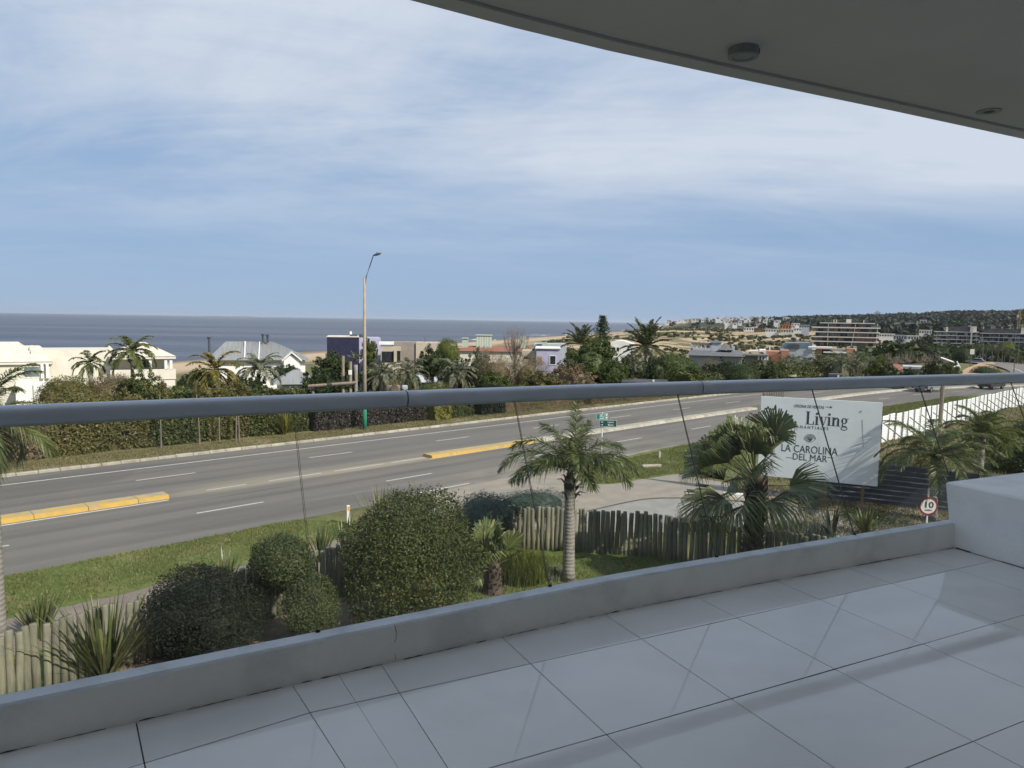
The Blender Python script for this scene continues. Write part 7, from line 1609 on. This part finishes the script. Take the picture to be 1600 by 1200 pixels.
for k, (px, py0, py1) in enumerate(((1516, 572, 548), (1535, 560, 530), (1566, 558, 528), (1590, 566, 530), (1584, 583, 560))):
    p = at_z(px, py0, 0); z = at(px, py1, p[1])[2]; mb = MB(); mb.tube([(0, 0, -2), (0, 0, z)], [.11, .07], 6); mb.tube([(0, 0, z), (-.9, 0, z + .15)], .05, 5); o = mb.build('lamp_post', K['wood_dk'], None, (p[0], p[1], 0)); tag(o, ['slim pole beside the white tent', 'slim lamp post behind the car park', 'slim lamp post on the far bend of the road', 'slim lamp post at the right edge', 'short dark pole by the road near the right edge'][k], 'lamp post')
p = at_z(1516, 572, 0); mb = MB(); z = at(1516, 552, p[1])[2]; mb.bbox(-.4, -.1, z - .2, .4, .1, z + .9, .03); o = mb.build('white_sign', K['white'], None, (p[0], p[1] - .3, 0), -.4); tag(o, 'small white sign panel on the pole by the dark rounded tree', 'sign')
# island with lighthouse far out
pI = at(362, 494.5, 14000); mb = MB(); vs = []; n_ = 40
for k in range(n_ + 1):
    t = k / n_; vs.append((-560 + 1120*t, 0, SEA_Z + 1 + 26 * math.sin(math.pi*t) ** .6 * (.75 + .25*math.sin(9*t + 1)) * (1 - .3*t)))
mb.yprism([(v[0], v[2]) for v in vs] + [(560, SEA_Z - 30), (-560, SEA_Z - 30)], -80, 80); isl = mb.build('island', K['island'], None, (pI[0], pI[1], 0), math.atan2(-pI[0], pI[1])); isl['kind'] = 'structure'
lh = empty('lighthouse', (pI[0] + 10, pI[1] - 60, 0), 0, 'tiny white lighthouse on the far island', 'lighthouse'); mb = MB(); mb.tube([(0, 0, -10), (0, 0, 62)], [7, 5], 10); mb.build('tower', K['white'], lh); mb = MB(); mb.tube([(0, 0, 62), (0, 0, 66), (0, 0, 72)], [6, 4, 1], 10); mb.build('lantern', K['bluegrey'], lh)
# breakers along the beach
for k, (off, u0, u1, w) in enumerate(((7, 500, 1100, 1.3), (24, 560, 1500, 2.0), (42, 700, 1900, 2.0), (14, 1000, 2100, 3.0))):
    mb = MB(); rr_ = random.Random(k); d = np.array([.34, 1.089]) / 1.141; nn = np.array([1.089, -.34]) / 1.141; o0 = -nn * (260/1.141); a = u0
    while a < u1:
        L_ = rr_.uniform(25, 120); 
        if rr_.random() < .55:
            ps = []; m_ = 10
            for q in range(m_ + 1):
                t = q / m_; p = o0 + d * (a + L_*t) - nn * (off + 5*math.sin((a + L_*t)/37 + k) + 2*math.sin((a+L_*t)/11)); ww = w * math.sin(math.pi*t) ** .7 + .05; ps.append((p - nn*ww, p + nn*ww))
            for q in range(m_): mb.add([(*ps[q][0], SEA_Z + .14), (*ps[q][1], SEA_Z + .14), (*ps[q+1][1], SEA_Z + .14), (*ps[q+1][0], SEA_Z + .14)], [(0, 1, 2, 3)])
        a += L_ + rr_.uniform(10, 80)
    o = mb.build('breaker_foam', K['foam']); tag(o, ['foam line of the breakers nearest the beach', 'second foam line of breakers off the beach', 'outermost foam line of breakers', 'foam of the breakers towards the far point'][k], 'foam', kind='stuff')

# ------------------------------------------------------------------ air
mb = MB(); mb.box(-61000, -61000, -45, 61000, 61000, 62); hz = mb.build('haze', [])
hm = bpy.data.materials.new('thin_sea_haze'); hm.use_nodes = True; nt = hm.node_tree
for n_ in list(nt.nodes):
    if n_.type != 'OUTPUT_MATERIAL': nt.nodes.remove(n_)
pv = nt.nodes.new('ShaderNodeVolumePrincipled'); pv.inputs['Color'].default_value = (.80, .88, 1.0, 1); pv.inputs['Density'].default_value = .00005; pv.inputs['Anisotropy'].default_value = .2
nt.links.new(pv.outputs[0], nt.nodes['Material Output'].inputs['Volume']); hz.data.materials.append(hm); tag(hz, 'thin pale sea haze in the distance', 'haze', kind='stuff')
